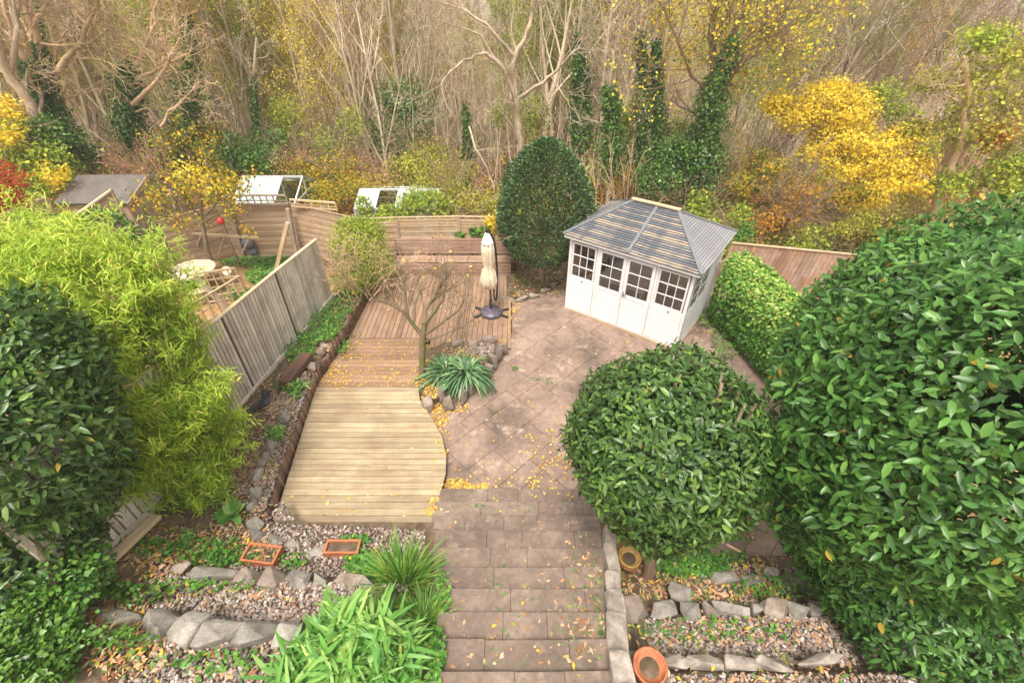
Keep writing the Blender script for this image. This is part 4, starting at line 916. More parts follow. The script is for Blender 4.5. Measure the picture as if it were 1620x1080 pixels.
# ------------------------------------------------------------------ pebbles, chips, fallen leaves (nobody could count them)
SPH = []
for j, (z, r) in enumerate(((-0.5, 0.5), (0.15, 0.92), (0.75, 0.62))):
    for k in range(6):
        a = k * PI / 3 + j * 0.5; SPH.append((math.cos(a) * r, math.sin(a) * r, z))
SPH.append((0, 0, 1.0)); SPH = np.array(SPH)
SPT = [(12 + k, 12 + (k + 1) % 6, 18) for k in range(6)]; SPQ = [(j * 6 + k, j * 6 + (k + 1) % 6, (j + 1) * 6 + (k + 1) % 6, (j + 1) * 6 + k) for j in range(2) for k in range(6)]
def pebbles(name, label, f, region, n, size, seed, mat='pebble', keep=None):
    r = np.random.default_rng(seed); xs_ = [p[0] for p in region]; ys_ = [p[1] for p in region]; P = []
    while len(P) < n:
        x, y = r.uniform(min(xs_), max(xs_)), r.uniform(min(ys_), max(ys_))
        if inside((x, y), region): P.append((x, y, f(x, y)))
    P = np.array(P); n = len(P); s = size * (0.55 + 0.75 * r.random((n, 1)) ** 1.5) * np.array([1, 0.72, 0.5]); s = s * (0.85 + 0.3 * r.random((n, 3)))
    a = r.random(n) * 6.28; T = SPH[None] * s[:, None, :]; x = T[..., 0] * np.cos(a)[:, None] - T[..., 1] * np.sin(a)[:, None]; yv = T[..., 0] * np.sin(a)[:, None] + T[..., 1] * np.cos(a)[:, None]
    tx, ty = r.normal(size=(n, 1)) * 0.35, r.normal(size=(n, 1)) * 0.35
    Vv = np.stack([x, yv, T[..., 2] + x * tx + yv * ty], -1) + P[:, None]; Vv[..., 2] += 0.006 + 0.018 * r.random((n, 1))
    base = (np.arange(n) * 19)[:, None, None]
    me = npmesh(name, Vv.reshape(-1, 3), (np.array(SPT)[None] + base).reshape(-1, 3), (np.array(SPQ)[None] + base).reshape(-1, 4), M[mat], np.repeat(r.random(n), 19), True)
    return tag(obj(name, me), label, None, None, 'stuff')
pebbles('pebble_gravel', 'rounded pebbles on the terraces left of the steps', lambda x, y: bed_left(x, y), [(-4.3, 2.25), (-3.4, 2.2), (-1.3, 2.3), (-1.3, 2.75), (-4.4, 2.8)], 3000, 0.034, 1)
pebbles('pebble_gravel', 'rounded pebbles at the bottom left of the steps', lambda x, y: bed_left(x, y), [(-4.2, 1.0), (-1.0, 1.0), (-1.0, 2.05), (-3.7, 2.0)], 4200, 0.035, 2)
pebbles('pebble_gravel', 'small pale pebbles round the terracotta troughs', lambda x, y: bed_left(x, y), [(-3.9, 3.0), (-1.25, 3.0), (-1.25, 3.7), (-3.2, 3.8), (-3.6, 4.2)], 2600, 0.029, 3)
pebbles('pebble_gravel', 'rounded pebbles across the right bed', bed_right, [(1.6, 1.92), (4.6, 1.9), (4.6, 2.45), (1.6, 2.4)], 3000, 0.033, 4)
pebbles('pebble_gravel', 'rounded pebbles nearest the house in the right bed', bed_right, [(1.25, 0.9), (4.2, 0.9), (4.2, 1.7), (1.3, 1.7)], 3600, 0.030, 5)
pebbles('pebble_gravel', 'few pebbles at the far side of the right bed', bed_right, [(2.4, 2.7), (4.6, 2.7), (4.6, 3.3), (2.6, 3.2)], 900, 0.026, 6)
pebbles('pebble_gravel', 'gravel strip between slatted fence and decking', bed_left, [(-4.25, 4.0), (-3.75, 4.0), (-4.05, 7.0), (-4.5, 7.0)], 3600, 0.02, 7)
pebbles('pebble_gravel', 'gravel inside the stone planter', lambda x, y: 0.17, gp([(735, 560), (775, 566), (790, 545), (750, 543)], 0.17), 500, 0.03, 8)
def surf(x, y):
    if st_l(y) < x < st_r(y) and y < SY0: return step_z(y) + 0.006
    if inside((x, y), deck1_out): return ZD1 + 0.004
    if inside((x, y), deck2_out): return ZD2 + 0.004
    if inside((x, y), deck3_out): return ZD3 + 0.004
    if inside((x, y), pl_poly): return 0.175
    if inside((x, y), by_poly): return 0.08
    if x > 1.2 and y < 3.5: return bed_right(x, y) + 0.02
    if x < deck_edge_x(max(y, 3.75)) or y < 3.85: return bed_left(x, y) + 0.02
    return 0.008
def GS(u, v):
    z = 0.5
    for _ in range(8): p = G(u, v, z); z = surf(p.x, p.y)
    return G(u, v, z)
def litter(name, label, spots, mat, L, W, seed, dz=0.0, tmpl=QUADL, curl=0.16):
    """spots: (u, v, spread_u, spread_v, n) in photo pixels at ground level"""
    r = np.random.default_rng(seed); P = []
    for (u, v, su, sv, n) in spots:
        for _ in range(n):
            for _t in range(8):
                uu, vv = u + r.uniform(-1, 1) * su, v + r.uniform(-1, 1) * sv
                z = 0.0
                for _k in range(4):
                    p = G(uu, vv, z); z = surf(p.x, p.y)
                if abs(p.z - z) < 0.2: P.append((p.x, p.y, z + 0.004 + r.random() * 0.012 + dz)); break
    P = np.array(P); n = len(P); a = r.random(n) * 6.28
    Dr = np.stack([np.cos(a), np.sin(a), r.normal(size=n) * curl], -1); Nn = r.normal(size=(n, 3)) * curl; Nn[:, 2] += 1
    return tag(obj(name, leaves(name, P, Dr, Nn, L * (0.35 + 1.0 * r.random(n)), W * (0.35 + 1.0 * r.random(n)), M[mat], r, tmpl)), label, None, None, 'stuff')
litter('fallen_leaves', 'golden leaves fallen on the patio and decking', [
    (735, 769, 38, 3.5, 120), (720, 763, 14, 5, 60), (880, 768, 60, 14, 50), (790, 765, 60, 12, 50), (686, 800, 8, 14, 60), (680, 610, 14, 22, 260), (672, 590, 10, 25, 160), (697, 655, 14, 18, 150), (700, 690, 10, 30, 60), (712, 645, 30, 8, 90),
    (760, 700, 80, 60, 34), (850, 650, 80, 100, 40), (900, 580, 100, 90, 34), (820, 760, 120, 70, 40), (600, 600, 80, 14, 170), (590, 570, 70, 30, 150), (530, 595, 20, 20, 120), (560, 720, 130, 100, 46), (560, 820, 120, 40, 30), (620, 660, 50, 50, 14),
    (700, 490, 100, 45, 150), (650, 560, 60, 25, 60), (812, 482, 10, 16, 70), (815, 510, 10, 40, 50), (775, 545, 22, 8, 40), (735, 550, 30, 12, 60), (970, 490, 60, 60, 24), (880, 690, 40, 50, 60), (870, 720, 30, 30, 60), (1060, 560, 60, 20, 16)], 'gold_fall', 0.048, 0.04, 3)
litter('fallen_leaves', 'mixed brown and green leaves fallen on the steps', [
    (930, 950, 25, 90, 90), (920, 990, 40, 30, 70), (700, 1000, 14, 60, 24), (800, 900, 110, 120, 80), (860, 960, 90, 90, 70), (920, 880, 26, 40, 40), (840, 1040, 100, 30, 30)], 'mix_fall', 0.07, 0.03, 4)
litter('fallen_leaves', 'mixed leaf litter over the beds', [
    (300, 860, 120, 30, 700), (330, 930, 130, 25, 170), (300, 1030, 150, 45, 240), (200, 900, 60, 50, 260), (200, 1010, 60, 50, 420), (270, 880, 60, 30, 300), (160, 960, 40, 40, 200), (1100, 920, 130, 34, 900), (1150, 990, 170, 30, 330), (1180, 1060, 170, 25, 200), (850, 445, 45, 26, 700), (400, 760, 40, 60, 250), (430, 640, 40, 50, 200), (470, 575, 40, 40, 200), (540, 520, 30, 50, 300), (1120, 500, 30, 30, 160), (1200, 870, 70, 30, 110)], 'mix_fall', 0.085, 0.035, 5, 0.008)
litter('fallen_leaves', 'yellow and brown leaves inside the stone planter', [(740, 555, 40, 14, 260), (690, 610, 16, 20, 120), (760, 565, 20, 12, 80)], 'mix_fall', 0.06, 0.035, 8)
litter('wood_chips', 'pale wood chips on the strip beside the decking', [
    (405, 690, 35, 70, 900), (390, 760, 26, 50, 500), (370, 820, 40, 30, 260), (440, 630, 26, 30, 350), (300, 850, 90, 16, 260)], 'chips', 0.055, 0.018, 6, 0.01)

# ------------------------------------------------------------------ foliage of the garden
rg = np.random.default_rng(42)
def plantthing(name, label, cat, base, group=None): return thing(name, label, cat, base, 0, group)
def shift(me, base):
    n = len(me.vertices); a = np.empty(n * 3, np.float32); me.vertices.foreach_get('co', a); a = a.reshape(-1, 3) - np.array(base, np.float32); me.vertices.foreach_set('co', a.ravel()); me.update(); return me
def put(name, me, root): return obj(name, shift(me, root.location), root)
def trunk(root, p0, p1, r0, r1, mat='bark', n=6, limbs=6, seed=1, top=None):
    r = np.random.default_rng(seed); p0, p1 = np.array(p0), np.array(p1); pts = [p0 + (p1 - p0) * i / n + (r.normal(size=3) * 0.012 if 0 < i else 0) for i in range(n + 1)]
    lines = [(np.array(pts), np.linspace(r0, r1, n + 1))]
    for k in range(limbs):
        d = rdir(r, 1)[0]; d[2] = abs(d[2]) * 0.8 + 0.4; L = top or 0.7
        q = [pts[-1]]; 
        for _ in range(4): d = d + r.normal(size=3) * 0.2; d /= np.linalg.norm(d); q.append(q[-1] + d * L / 4)
        lines.append((np.array(q), np.linspace(r1 * 0.7, r1 * 0.2, 5)))
    put('trunk', tubes('trunk', lines, 8, M[mat]), root)
# ball laurel
bc = D(1052, 708, 3.3); base = Vector((1.88, 3.12, 0.3))
bl = plantthing('ball_laurel', 'large laurel clipped to a ball on a short trunk right of the steps', 'tree', base)
trunk(bl, (1.88, 3.12, 0.2), (1.80, 3.22, 1.9), 0.085, 0.06, limbs=14, seed=3, top=1.0)
put('crown', mass(rg, [(tuple(bc), (1.03, 1.05, 1.12))], 24000, 0.088, 0.036, M['laurel'], 'crown', 0.34, 0.55, 0.3, LEAF8, 0.10, 0.8, flat=0.75), bl)
st = []
for k in range(9):
    d = np.array([rg.uniform(-0.45, 0.55), rg.uniform(-0.3, 0.3), 0]); p = np.array(bc) + np.array([d[0], d[1] - 0.1, 1.06 * math.sqrt(max(0.1, 1 - (d[0] ** 2 + d[1] ** 2) / 1.05)) - 0.02]); st.append((np.array([p - np.array([0, 0, 0.35]), p, p + np.array([rg.uniform(-.03, .03), 0, 0.13])]), np.array([0.02, 0.018, 0.016])))
for s_ in st: put('cut_stem', tubes('cut_stem', [s_], 7, M['bark_pale']), bl)
# great laurel hedge at the right
hb = plantthing('laurel_hedge', 'huge glossy laurel hedge filling the right foreground', 'hedge', (4.2, 2.6, 0.9))
hbl = [B(1560, 700, 2.8, 1.9, 1.35, 2.0), B(1500, 560, 3.9, 1.75, 1.1, 1.35), B(1610, 505, 4.2, 1.9, 1.2, 1.3), B(1375, 800, 3.0, 0.9, 0.9, 1.2), B(1400, 600, 3.7, 0.9, 0.8, 0.9), B(1460, 960, 2.3, 0.9, 0.8, 1.0), B(1380, 900, 2.6, 0.55, 0.6, 0.8)]
put('foliage', mass(rg, hbl, 100000, 0.098, 0.042, M['hedge'], 'foliage', 0.3, 0.6, 0.25, LEAF8, 0.12, 0.8, flat=0.65), hb)
trunk(hb, (4.0, 2.6, 0.5), (4.1, 2.8, 2.6), 0.09, 0.06, limbs=8, seed=5, top=0.5)
# dark laurel at the left foreground
lb = plantthing('bay_laurel', 'dark green laurel shrub filling the left foreground', 'shrub', (-3.9, 2.1, 1.4))
lbl = [B(20, 700, 3.0, 0.85, 0.8, 1.0), B(60, 600, 3.5, 0.62, 0.7, 0.7), B(20, 880, 2.6, 0.75, 0.7, 0.7), B(80, 780, 3.1, 0.62, 0.6, 0.6), B(115, 690, 3.3, 0.42, 0.5, 0.5), B(10, 540, 3.6, 0.5, 0.6, 0.5), B(-80, 760, 2.8, 0.9, 0.8, 1.2), B(60, 860, 2.75, 0.55, 0.5, 0.4), B(-20, 940, 2.3, 0.6, 0.5, 0.4), B(110, 860, 2.8, 0.3, 0.3, 0.25), B(150, 740, 3.3, 0.28, 0.4, 0.35)]
put('foliage', mass(rg, lbl, 30000, 0.105, 0.042, M['laurel'], 'foliage', 0.4, 0.6, 0.3, LEAF8, 0.15, 0.9, flat=0.5), lb)
trunk(lb, (-4.85, 2.2, 1.5), (-4.95, 2.6, 2.5), 0.04, 0.03, 'bark_moss', limbs=5, seed=6, top=0.4)
iy = plantthing('ivy_mound', 'leafy ivy mound under the dark laurel in the bottom left corner', 'ivy', (-4.9, 1.9, 1.3)); put('foliage', mass(rg, [B(30, 930, 2.35, 0.6, 0.4, 0.3), B(90, 930, 2.3, 0.4, 0.35, 0.25), B(-30, 1010, 1.9, 0.5, 0.4, 0.3), B(60, 1010, 1.85, 0.4, 0.4, 0.2), B(140, 905, 2.5, 0.2, 0.25, 0.16)], 6000, 0.06, 0.05, M['ivy'], 'foliage', 0.5), iy); put('foliage', mass(rg, [B(30, 930, 2.35, 0.6, 0.4, 0.3), B(60, 1010, 1.85, 0.4, 0.4, 0.2), B(90, 930, 2.3, 0.4, 0.35, 0.25)], 2200, 0.06, 0.05, M['cover'], 'foliage', 0.4, gaps=0.6), iy)
# conical bay tree
tb = G(857, 441, 0.08)
bt = plantthing('bay_tree', 'dense clipped bay tree shaped like a rounded cone behind the parasol', 'tree', tb)
trunk(bt, (tb.x, tb.y, 0), (tb.x - 0.02, tb.y, 1.3), 0.085, 0.07, limbs=12, seed=7, top=1.6)
n = 30000; zz = rg.random(n); hgt = 0.84 + 2.98 * zz; prof = np.interp(zz, [0, 0.06, 0.2, 0.38, 0.6, 0.8, 0.93, 1], [0.55, 0.95, 1.17, 1.22, 1.12, 0.84, 0.50, 0.12])
th = rg.random(n) * 6.28; rad = prof * (1 - 0.25 * rg.random(n) ** 1.6) * (1 + 0.05 * np.sin(3 * th + 5 * zz) + 0.05 * np.sin(7 * th - 9 * zz) + 0.035 * np.sin(15 * th + 23 * zz) + 0.05 * (rg.random(n) < 0.03))
P = np.stack([tb.x + rad * np.cos(th), tb.y + rad * np.sin(th), hgt], -1); O = np.stack([np.cos(th), np.sin(th), zz * 0.9 - 0.25], -1)
Dr = O * 0.7 + rdir(rg, n) * 0.6; Dr[:, 2] += 0.45; Nn = O * 0.8 + rdir(rg, n) * 0.5; Nn[:, 2] += 0.4
put('crown', leaves('crown', P, Dr, Nn, 0.085 * (0.7 + 0.6 * rg.random(n)), 0.036 * (0.8 + 0.4 * rg.random(n)), M['bay'], rg, LEAF4, 0.1), bt)

# bamboo: culms with sprays of narrow drooping leaves
def bamboo(name, label, root_c, blobs, nclus, nleaf, L, W, mat, ncul, seed, z0=0.8, spread=0.35, shoots=(), plumes=0):
    r = np.random.default_rng(seed); bb = plantthing(name, label, 'bamboo', root_c)
    C, O = blob_points(r, blobs, nclus, 0.75); k = len(C)
    # culms: from the clump to random cluster points
    lines = []; tips = C[r.choice(k, ncul)]; rc = np.array(root_c)
    tips = np.concatenate([tips] + ([np.array([tuple(D(*s)) for s in shoots])] if shoots else []))
    extra = []
    for t_ in tips:
        b0 = rc + np.array([r.normal() * spread, r.normal() * spread * 1.5, 0]); mid = b0 * 0.45 + t_ * 0.55; mid[2] = max(mid[2], lerp(b0[2], t_[2], 0.75))
        s = np.linspace(0, 1, 8)[:, None]; cur = (1 - s) ** 2 * b0 + 2 * s * (1 - s) * mid + s ** 2 * t_
        lines.append((cur, np.linspace(0.006, 0.0025, 8)))
        for f in (0.5, 0.62, 0.72, 0.8, 0.88, 0.94, 1.0):
            q_ = (1 - f) ** 2 * b0 + 2 * f * (1 - f) * mid + f ** 2 * t_; extra += [q_ + r.normal(size=3) * 0.06 for _ in range(2)]
    C = np.concatenate([C, np.array(extra)])
    if plumes:
        S0, O0 = blob_points(r, blobs, plumes, 0.35)
        for p_, o_ in zip(S0, O0):
            d = np.array([o_[0] * 0.5, o_[1] * 0.5, 1.0]) + r.normal(size=3) * 0.28; d /= np.linalg.norm(d); Lp = r.uniform(0.45, 0.95); q_ = p_ - d * Lp * 0.45; pts_ = [q_]
            for j in range(9):
                d = d + np.array([o_[0] * 0.05, o_[1] * 0.05, -0.05]); d /= np.linalg.norm(d); q_ = q_ + d * Lp / 9; pts_.append(q_)
                C = np.concatenate([C, (q_ + r.normal(size=(2, 3)) * (0.05 * (1 - j / 11)))]) 
            lines.append((np.array(pts_), np.linspace(0.003, 0.0015, 10)))
    k = len(C)
    hd = rdir(r, k); hd[:, 2] = hd[:, 2] * 0.3 + 0.35
    P = np.repeat(C, nleaf, 0) + r.normal(size=(k * nleaf, 3)) * 0.045; n = len(P)
    Dr = np.repeat(hd, nleaf, 0) * 0.8 + rdir(r, n) * 0.75; Nn = rdir(r, n) * 0.5; Nn[:, 2] += 1
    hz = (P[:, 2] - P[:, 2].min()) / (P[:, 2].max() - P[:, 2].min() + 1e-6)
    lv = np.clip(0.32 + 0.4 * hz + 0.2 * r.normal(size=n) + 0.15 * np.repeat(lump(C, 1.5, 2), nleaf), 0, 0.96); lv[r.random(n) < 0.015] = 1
    put('culm', tubes('culm', lines, 5, M['culm']), bb)
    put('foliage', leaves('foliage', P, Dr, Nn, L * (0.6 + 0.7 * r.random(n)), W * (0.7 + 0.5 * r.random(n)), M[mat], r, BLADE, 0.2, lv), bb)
    return bb
bamboo('bamboo', 'tall yellow green bamboo clump spilling over the slatted fence', (-4.5, 4.2, 0.9),
       [B(60, 450, 5.4, 0.95, 0.7, 0.7), B(170, 470, 5.2, 0.8, 0.7, 0.6), B(120, 560, 4.7, 0.7, 0.6, 0.6), B(235, 560, 5.1, 0.75, 0.6, 0.6), B(285, 650, 4.5, 0.5, 0.4, 0.5), B(220, 680, 4.05, 0.5, 0.35, 0.45), B(320, 725, 4.35, 0.3, 0.3, 0.3), B(215, 740, 3.75, 0.36, 0.3, 0.3), B(345, 660, 4.8, 0.25, 0.3, 0.3), B(170, 620, 4.2, 0.5, 0.4, 0.45), B(265, 730, 4.1, 0.4, 0.3, 0.35), B(255, 530, 5.3, 0.4, 0.4, 0.4), B(20, 400, 5.8, 0.6, 0.6, 0.5), B(290, 768, 4.05, 0.36, 0.3, 0.25), B(250, 792, 3.75, 0.26, 0.25, 0.18), B(305, 792, 3.95, 0.34, 0.25, 0.16), B(280, 745, 4.0, 0.36, 0.3, 0.25), B(338, 758, 4.2, 0.22, 0.25, 0.2), B(120, 400, 5.4, 0.5, 0.5, 0.45), B(195, 430, 5.4, 0.4, 0.4, 0.4), B(310, 580, 5.5, 0.3, 0.3, 0.25)],
       3600, 7, 0.12, 0.017, 'bamboo', 40, 9, plumes=360, spread=0.16, shoots=((108, 342, 5.3), (130, 350, 5.5), (236, 350, 5.9), (250, 372, 5.7), (60, 352, 5.4), (20, 350, 5.4), (300, 470, 5.8), (180, 380, 5.5), (362, 610, 5.3), (375, 690, 5.0), (150, 330, 5.5), (240, 430, 5.5)))
sb = G(575, 1040, 1.25)
bamboo('broadleaf_bamboo', 'bright green broad leaved bamboo at the bottom left of the steps', (sb.x, sb.y, 1.2),
       [B(560, 1045, 1.7, 0.40, 0.3, 0.25), B(480, 1085, 1.5, 0.3, 0.3, 0.22), B(620, 1085, 1.5, 0.32, 0.28, 0.22), B(530, 1020, 1.85, 0.25, 0.2, 0.16)], 150, 6, 0.30, 0.042, 'sasa', 40, 10, spread=0.15, shoots=((545, 975, 1.95), (600, 985, 1.9), (500, 1020, 1.85), (640, 1030, 1.75), (565, 995, 1.9)))
for (u, v, z, s, lab) in ((437, 690, 0.62, 0.17, 'small bright bamboo tuft among the grey stones beside the pale decking'), (470, 618, 0.6, 0.2, 'small pale bamboo tuft at the end of the timber sleeper'), (300, 850, 0.9, 0.1, 'tiny bamboo seedling on the bank below the tall bamboo')):
    c = GS(u, v); t = plantthing('bamboo_tuft', lab, 'plant', c); n = 90
    P = np.array(c) + rg.normal(size=(n, 3)) * np.array([s * 0.4, s * 0.4, s * 0.3]) + np.array([0, 0, s * 0.5]); Dr = rdir(rg, n); Dr[:, 2] = abs(Dr[:, 2]) * 0.6; Nn = rdir(rg, n) * 0.4; Nn[:, 2] += 1
    put('foliage', leaves('foliage', P, Dr, Nn, s * (0.6 + 0.5 * rg.random(n)), s * 0.14, M['sasa'], rg, BLADE, 0.35), t)
def strappy(name, label, cat, c, n, L, W, mat, seed, upright=0.9, droop=0.6, spread=0.06, crowns=1):
    r = np.random.default_rng(seed); t = plantthing(name, label, cat, c); a = r.random(n) * 6.28; e = r.random(n) ** 0.8
    Dr = np.stack([np.cos(a) * (0.25 + 0.9 * e), np.sin(a) * (0.25 + 0.9 * e), upright * (1.15 - e * 0.8)], -1); P = np.array(c) + np.stack([np.cos(a), np.sin(a), np.zeros(n)], -1) * spread * r.random((n, 1))
    Nn = np.stack([-np.cos(a), -np.sin(a), np.full(n, 1.2)], -1) + r.normal(size=(n, 3)) * 0.2
    TT = [(-0.5 * w, y, 0.05) for y, w in ((0, 0.6), (0.2, 0.9), (0.4, 1), (0.6, 0.95), (0.8, 0.7))]; T = []
    for y, w in ((0, 0.6), (0.2, 0.9), (0.4, 1), (0.6, 0.92), (0.8, 0.66)): T += [(-0.5 * w, y, 0.12), (0, y, 0), (0.5 * w, y, 0.12)]
    T.append((0, 1, 0)); qd = []; 
    for i in range(4):
        b = i * 3; qd += [(b, b + 1, b + 4, b + 3), (b + 1, b + 2, b + 5, b + 4)]
    put('leaves', leaves('leaves', P, Dr, Nn, L * (0.65 + 0.45 * r.random(n)), W * (0.8 + 0.4 * r.random(n)), M[mat], r, (np.array(T), [(12, 13, 15), (13, 14, 15)], qd), droop), t); return t
gc = G(640, 930, 0.62)
strappy('grass_clump', 'tall arching clump of green grass left of the steps', 'grass', gc, 620, 0.95, 0.011, 'grass', 31, 3.0, 0.5, 0.2)
strappy('grass_clump', 'lower grass clump hanging over the left edge of the steps', 'grass', G(672, 985, 1.0), 420, 0.42, 0.009, 'grass', 32, 1.2, 0.6, 0.18)
strappy('yucca', 'dark strappy yucca in the stone planter nearest the small tree', 'plant', G(706, 588, 0.24), 230, 0.62, 0.038, 'yucca', 33, 1.0, 0.55, 0.2)
strappy('yucca', 'drooping strappy yucca in the stone planter nearest the patio', 'plant', G(738, 590, 0.40), 240, 0.66, 0.042, 'yucca', 34, 0.9, 0.75, 0.14)
strappy('yucca', 'small upright strappy plant at the front of the stone planter', 'plant', G(712, 606, 0.25), 60, 0.42, 0.035, 'yucca', 35, 0.8, 0.55)
strappy('hosta', 'broad leaved green plant beside the upright boulder', 'plant', GS(371, 818) + Vector((0, 0, 0.06)), 15, 0.32, 0.15, 'sasa', 36, 0.8, 0.4, 0.03)
def cover(name, label, cat, spots, mat, L, W, seed, h=0.08, kind='stuff', tmpl=LEAF4):
    r = np.random.default_rng(seed); P = []
    for (u, v, su, sv, n) in spots:
        ang = r.random(n) * 6.28; rad = np.sqrt(r.random(n)); us = u + su * rad * np.cos(ang); vs_ = v + sv * rad * np.sin(ang)
        for uu, vv in zip(us, vs_):
            z = 0.5
            for _k in range(4): p = G(uu, vv, z); z = surf(p.x, p.y) if p.x > -5 else terrain(p.x, p.y)
            P.append((p.x, p.y, z + r.random() * h))
    P = np.array(P); n = len(P); Dr = rdir(r, n); Dr[:, 2] = np.abs(Dr[:, 2]) * 0.5; Nn = rdir(r, n) * 0.5; Nn[:, 2] += 1
    P[:, 2] += np.abs(lump(P, 5, seed)) * h * 1.2
    lv = np.clip(0.5 + 0.25 * lump(P, 3, seed) + 0.2 * r.normal(size=n), 0, 0.97); lv[r.random(n) < 0.012] = 1
    return tag(obj(name, leaves(name, P, Dr, Nn, L * (0.6 + 0.8 * r.random(n)), W * (0.6 + 0.8 * r.random(n)), M[mat], r, tmpl, 0.1, lv)), label, None, None, kind)
cover('ivy_cover', 'bright ivy spreading over the bottom left corner', 'ivy', [(50, 980, 80, 60, 2600), (90, 1010, 60, 60, 900), (40, 1060, 90, 40, 1600), (200, 1020, 60, 14, 130), (140, 935, 70, 26, 500), (230, 945, 60, 16, 90)], 'ivy', 0.055, 0.05, 51, 0.2)
cover('ground_cover', 'green ground cover on the bank below the slatted fence', 'plants', [(500, 520, 34, 30, 1500), (475, 555, 26, 24, 700), (535, 480, 26, 34, 900), (540, 540, 14, 26, 300), (455, 615, 16, 10, 100)], 'cover', 0.045, 0.04, 52, 0.12)
cover('ground_cover', 'creeping green weeds among the pebbles', 'plants', [(290, 865, 100, 14, 260), (350, 885, 60, 12, 260), (460, 890, 30, 12, 60), (575, 890, 26, 14, 350), (590, 900, 40, 20, 500), (560, 860, 26, 8, 200), (1090, 900, 60, 14, 420), (1120, 880, 60, 14, 400), (1240, 930, 90, 22, 260), (1100, 1000, 160, 20, 110), (640, 1000, 40, 50, 700), (690, 1040, 14, 40, 250), (350, 1050, 90, 20, 100), (300, 930, 110, 10, 130), (700, 940, 10, 40, 120)], 'cover', 0.06, 0.04, 53, 0.08)
cover('ground_cover', 'weeds in the neighbouring garden by the grey balls', 'plants', [(400, 410, 60, 14, 1200), (350, 400, 50, 10, 500), (420, 440, 30, 16, 700), (380, 470, 20, 10, 200), (300, 450, 30, 12, 200), (440, 420, 24, 10, 300)], 'cover', 0.085, 0.07, 54, 0.12)
cover('ground_cover', 'small weeds growing in the patio joints', 'plants', [(815, 583, 5, 3, 60), (850, 600, 10, 3, 26), (868, 604, 6, 5, 30), (752, 800, 20, 2, 20), (700, 905, 6, 40, 60), (945, 930, 5, 60, 60)], 'cover', 0.028, 0.022, 56, 0.02)
cover('ground_cover', 'green plants in the shade beside the summerhouse', 'plants', [(1120, 505, 18, 16, 300), (1150, 540, 26, 30, 500), (850, 445, 40, 16, 160)], 'cover', 0.05, 0.04, 55, 0.12)

# shrub between the slatted fence and the bench
fs_ = plantthing('winter_shrub', 'tangled yellow green shrub at the corner of the slatted fence and the bench', 'shrub', (-4.2, 10.6, 0.3))
put('foliage', mass(rg, [B(565, 385, 11.3, 0.75, 0.6, 0.7), B(590, 420, 11.0, 0.6, 0.5, 0.5), B(560, 440, 10.6, 0.5, 0.5, 0.45), B(575, 365, 11.6, 0.6, 0.4, 0.4)], 12500, 0.09, 0.034, M['lime'], 'foliage', 0.7, 0.5, 0.3, LEAF4, 0.2, 0.9), fs_)
out, ends = [], []
for k in range(13):
    a = rg.random() * 6.28; grow(rg, np.array((-3.95 + rg.normal() * 0.15, 10.6 + rg.normal() * 0.2, 0.2)), np.array([math.cos(a) * 0.7 + 0.2, math.sin(a) * 0.5 - 0.1, 1.0]), 1.6, 0.018, 0, out, ends, 0.0, 0.12, (5, 4), 0.7, 0.6, 7, 0.3, 0.2, 0.04)
put('stem', branch_mesh('stem', out, M['bark_tan'], 0.005), fs_)
# small bare maple in the planter
mp = G(668, 585, 0.2)
sm = plantthing('bare_maple', 'small bare tree with spreading mossy limbs between planter and decking', 'tree', mp)
def PY(u, v, y): return np.array(tuple(D(u, v, y)))
limbs = [([(668, 590, 7.45), (668, 560, 7.5), (669, 530, 7.55), (672, 512, 7.6)], 0.07, 0.055),
         ([(669, 533, 7.55), (655, 515, 7.55), (640, 495, 7.5), (622, 483, 7.45), (600, 474, 7.4), (575, 462, 7.3)], 0.042, 0.014),
         ([(645, 500, 7.5), (642, 480, 7.7), (640, 455, 7.9), (634, 435, 8.1)], 0.034, 0.016),
         ([(672, 512, 7.6), (672, 490, 7.8), (684, 475, 8.0), (692, 458, 8.1)], 0.045, 0.03),
         ([(672, 512, 7.6), (688, 492, 7.6), (700, 472, 7.7), (705, 450, 7.8), (700, 420, 7.9)], 0.04, 0.012),
         ([(655, 512, 7.6), (657, 480, 7.8), (665, 460, 8.0), (680, 452, 8.1)], 0.026, 0.010),
         ([(675, 528, 7.5), (700, 510, 7.3), (725, 492, 7.2), (735, 475, 7.2)], 0.026, 0.008),
         ([(672, 540, 7.5), (700, 530, 7.2), (730, 518, 7.0), (750, 505, 6.9)], 0.018, 0.006)]
out, ends = [], []
for pts, r0, r1 in limbs:
    p = np.array([PY(*q_) for q_ in pts]); out.append((p, np.linspace(r0, r1, len(p)) * 1.08, 0))
    if r1 < 0.05:
        for f in np.linspace(0.3, 1.0, 8):
            i = min(len(p) - 2, int(f * (len(p) - 1))); g_ = f * (len(p) - 1) - i; q_ = p[i] + (p[i + 1] - p[i]) * g_; d = p[i + 1] - p[i]; d = d / np.linalg.norm(d) + rg.normal(size=3) * 0.55 + np.array([0, 0, 0.3])
            grow(rg, q_, d, 0.75, max(0.006, r1 * 0.55), 1, out, ends, 0.05, 0.16, (7, 3, 2), 0.7, 0.6, 6, 0.3, 0.2)
put('trunk', branch_mesh('trunk', out, M['bark_moss'], 0.0032), sm)
sel = [ends[i] for i in rg.choice(len(ends), 40)]
put('leaves', sprays(rg, sel, 1, 0.03, 0.06, 0.05, M['gold_fall']), sm)

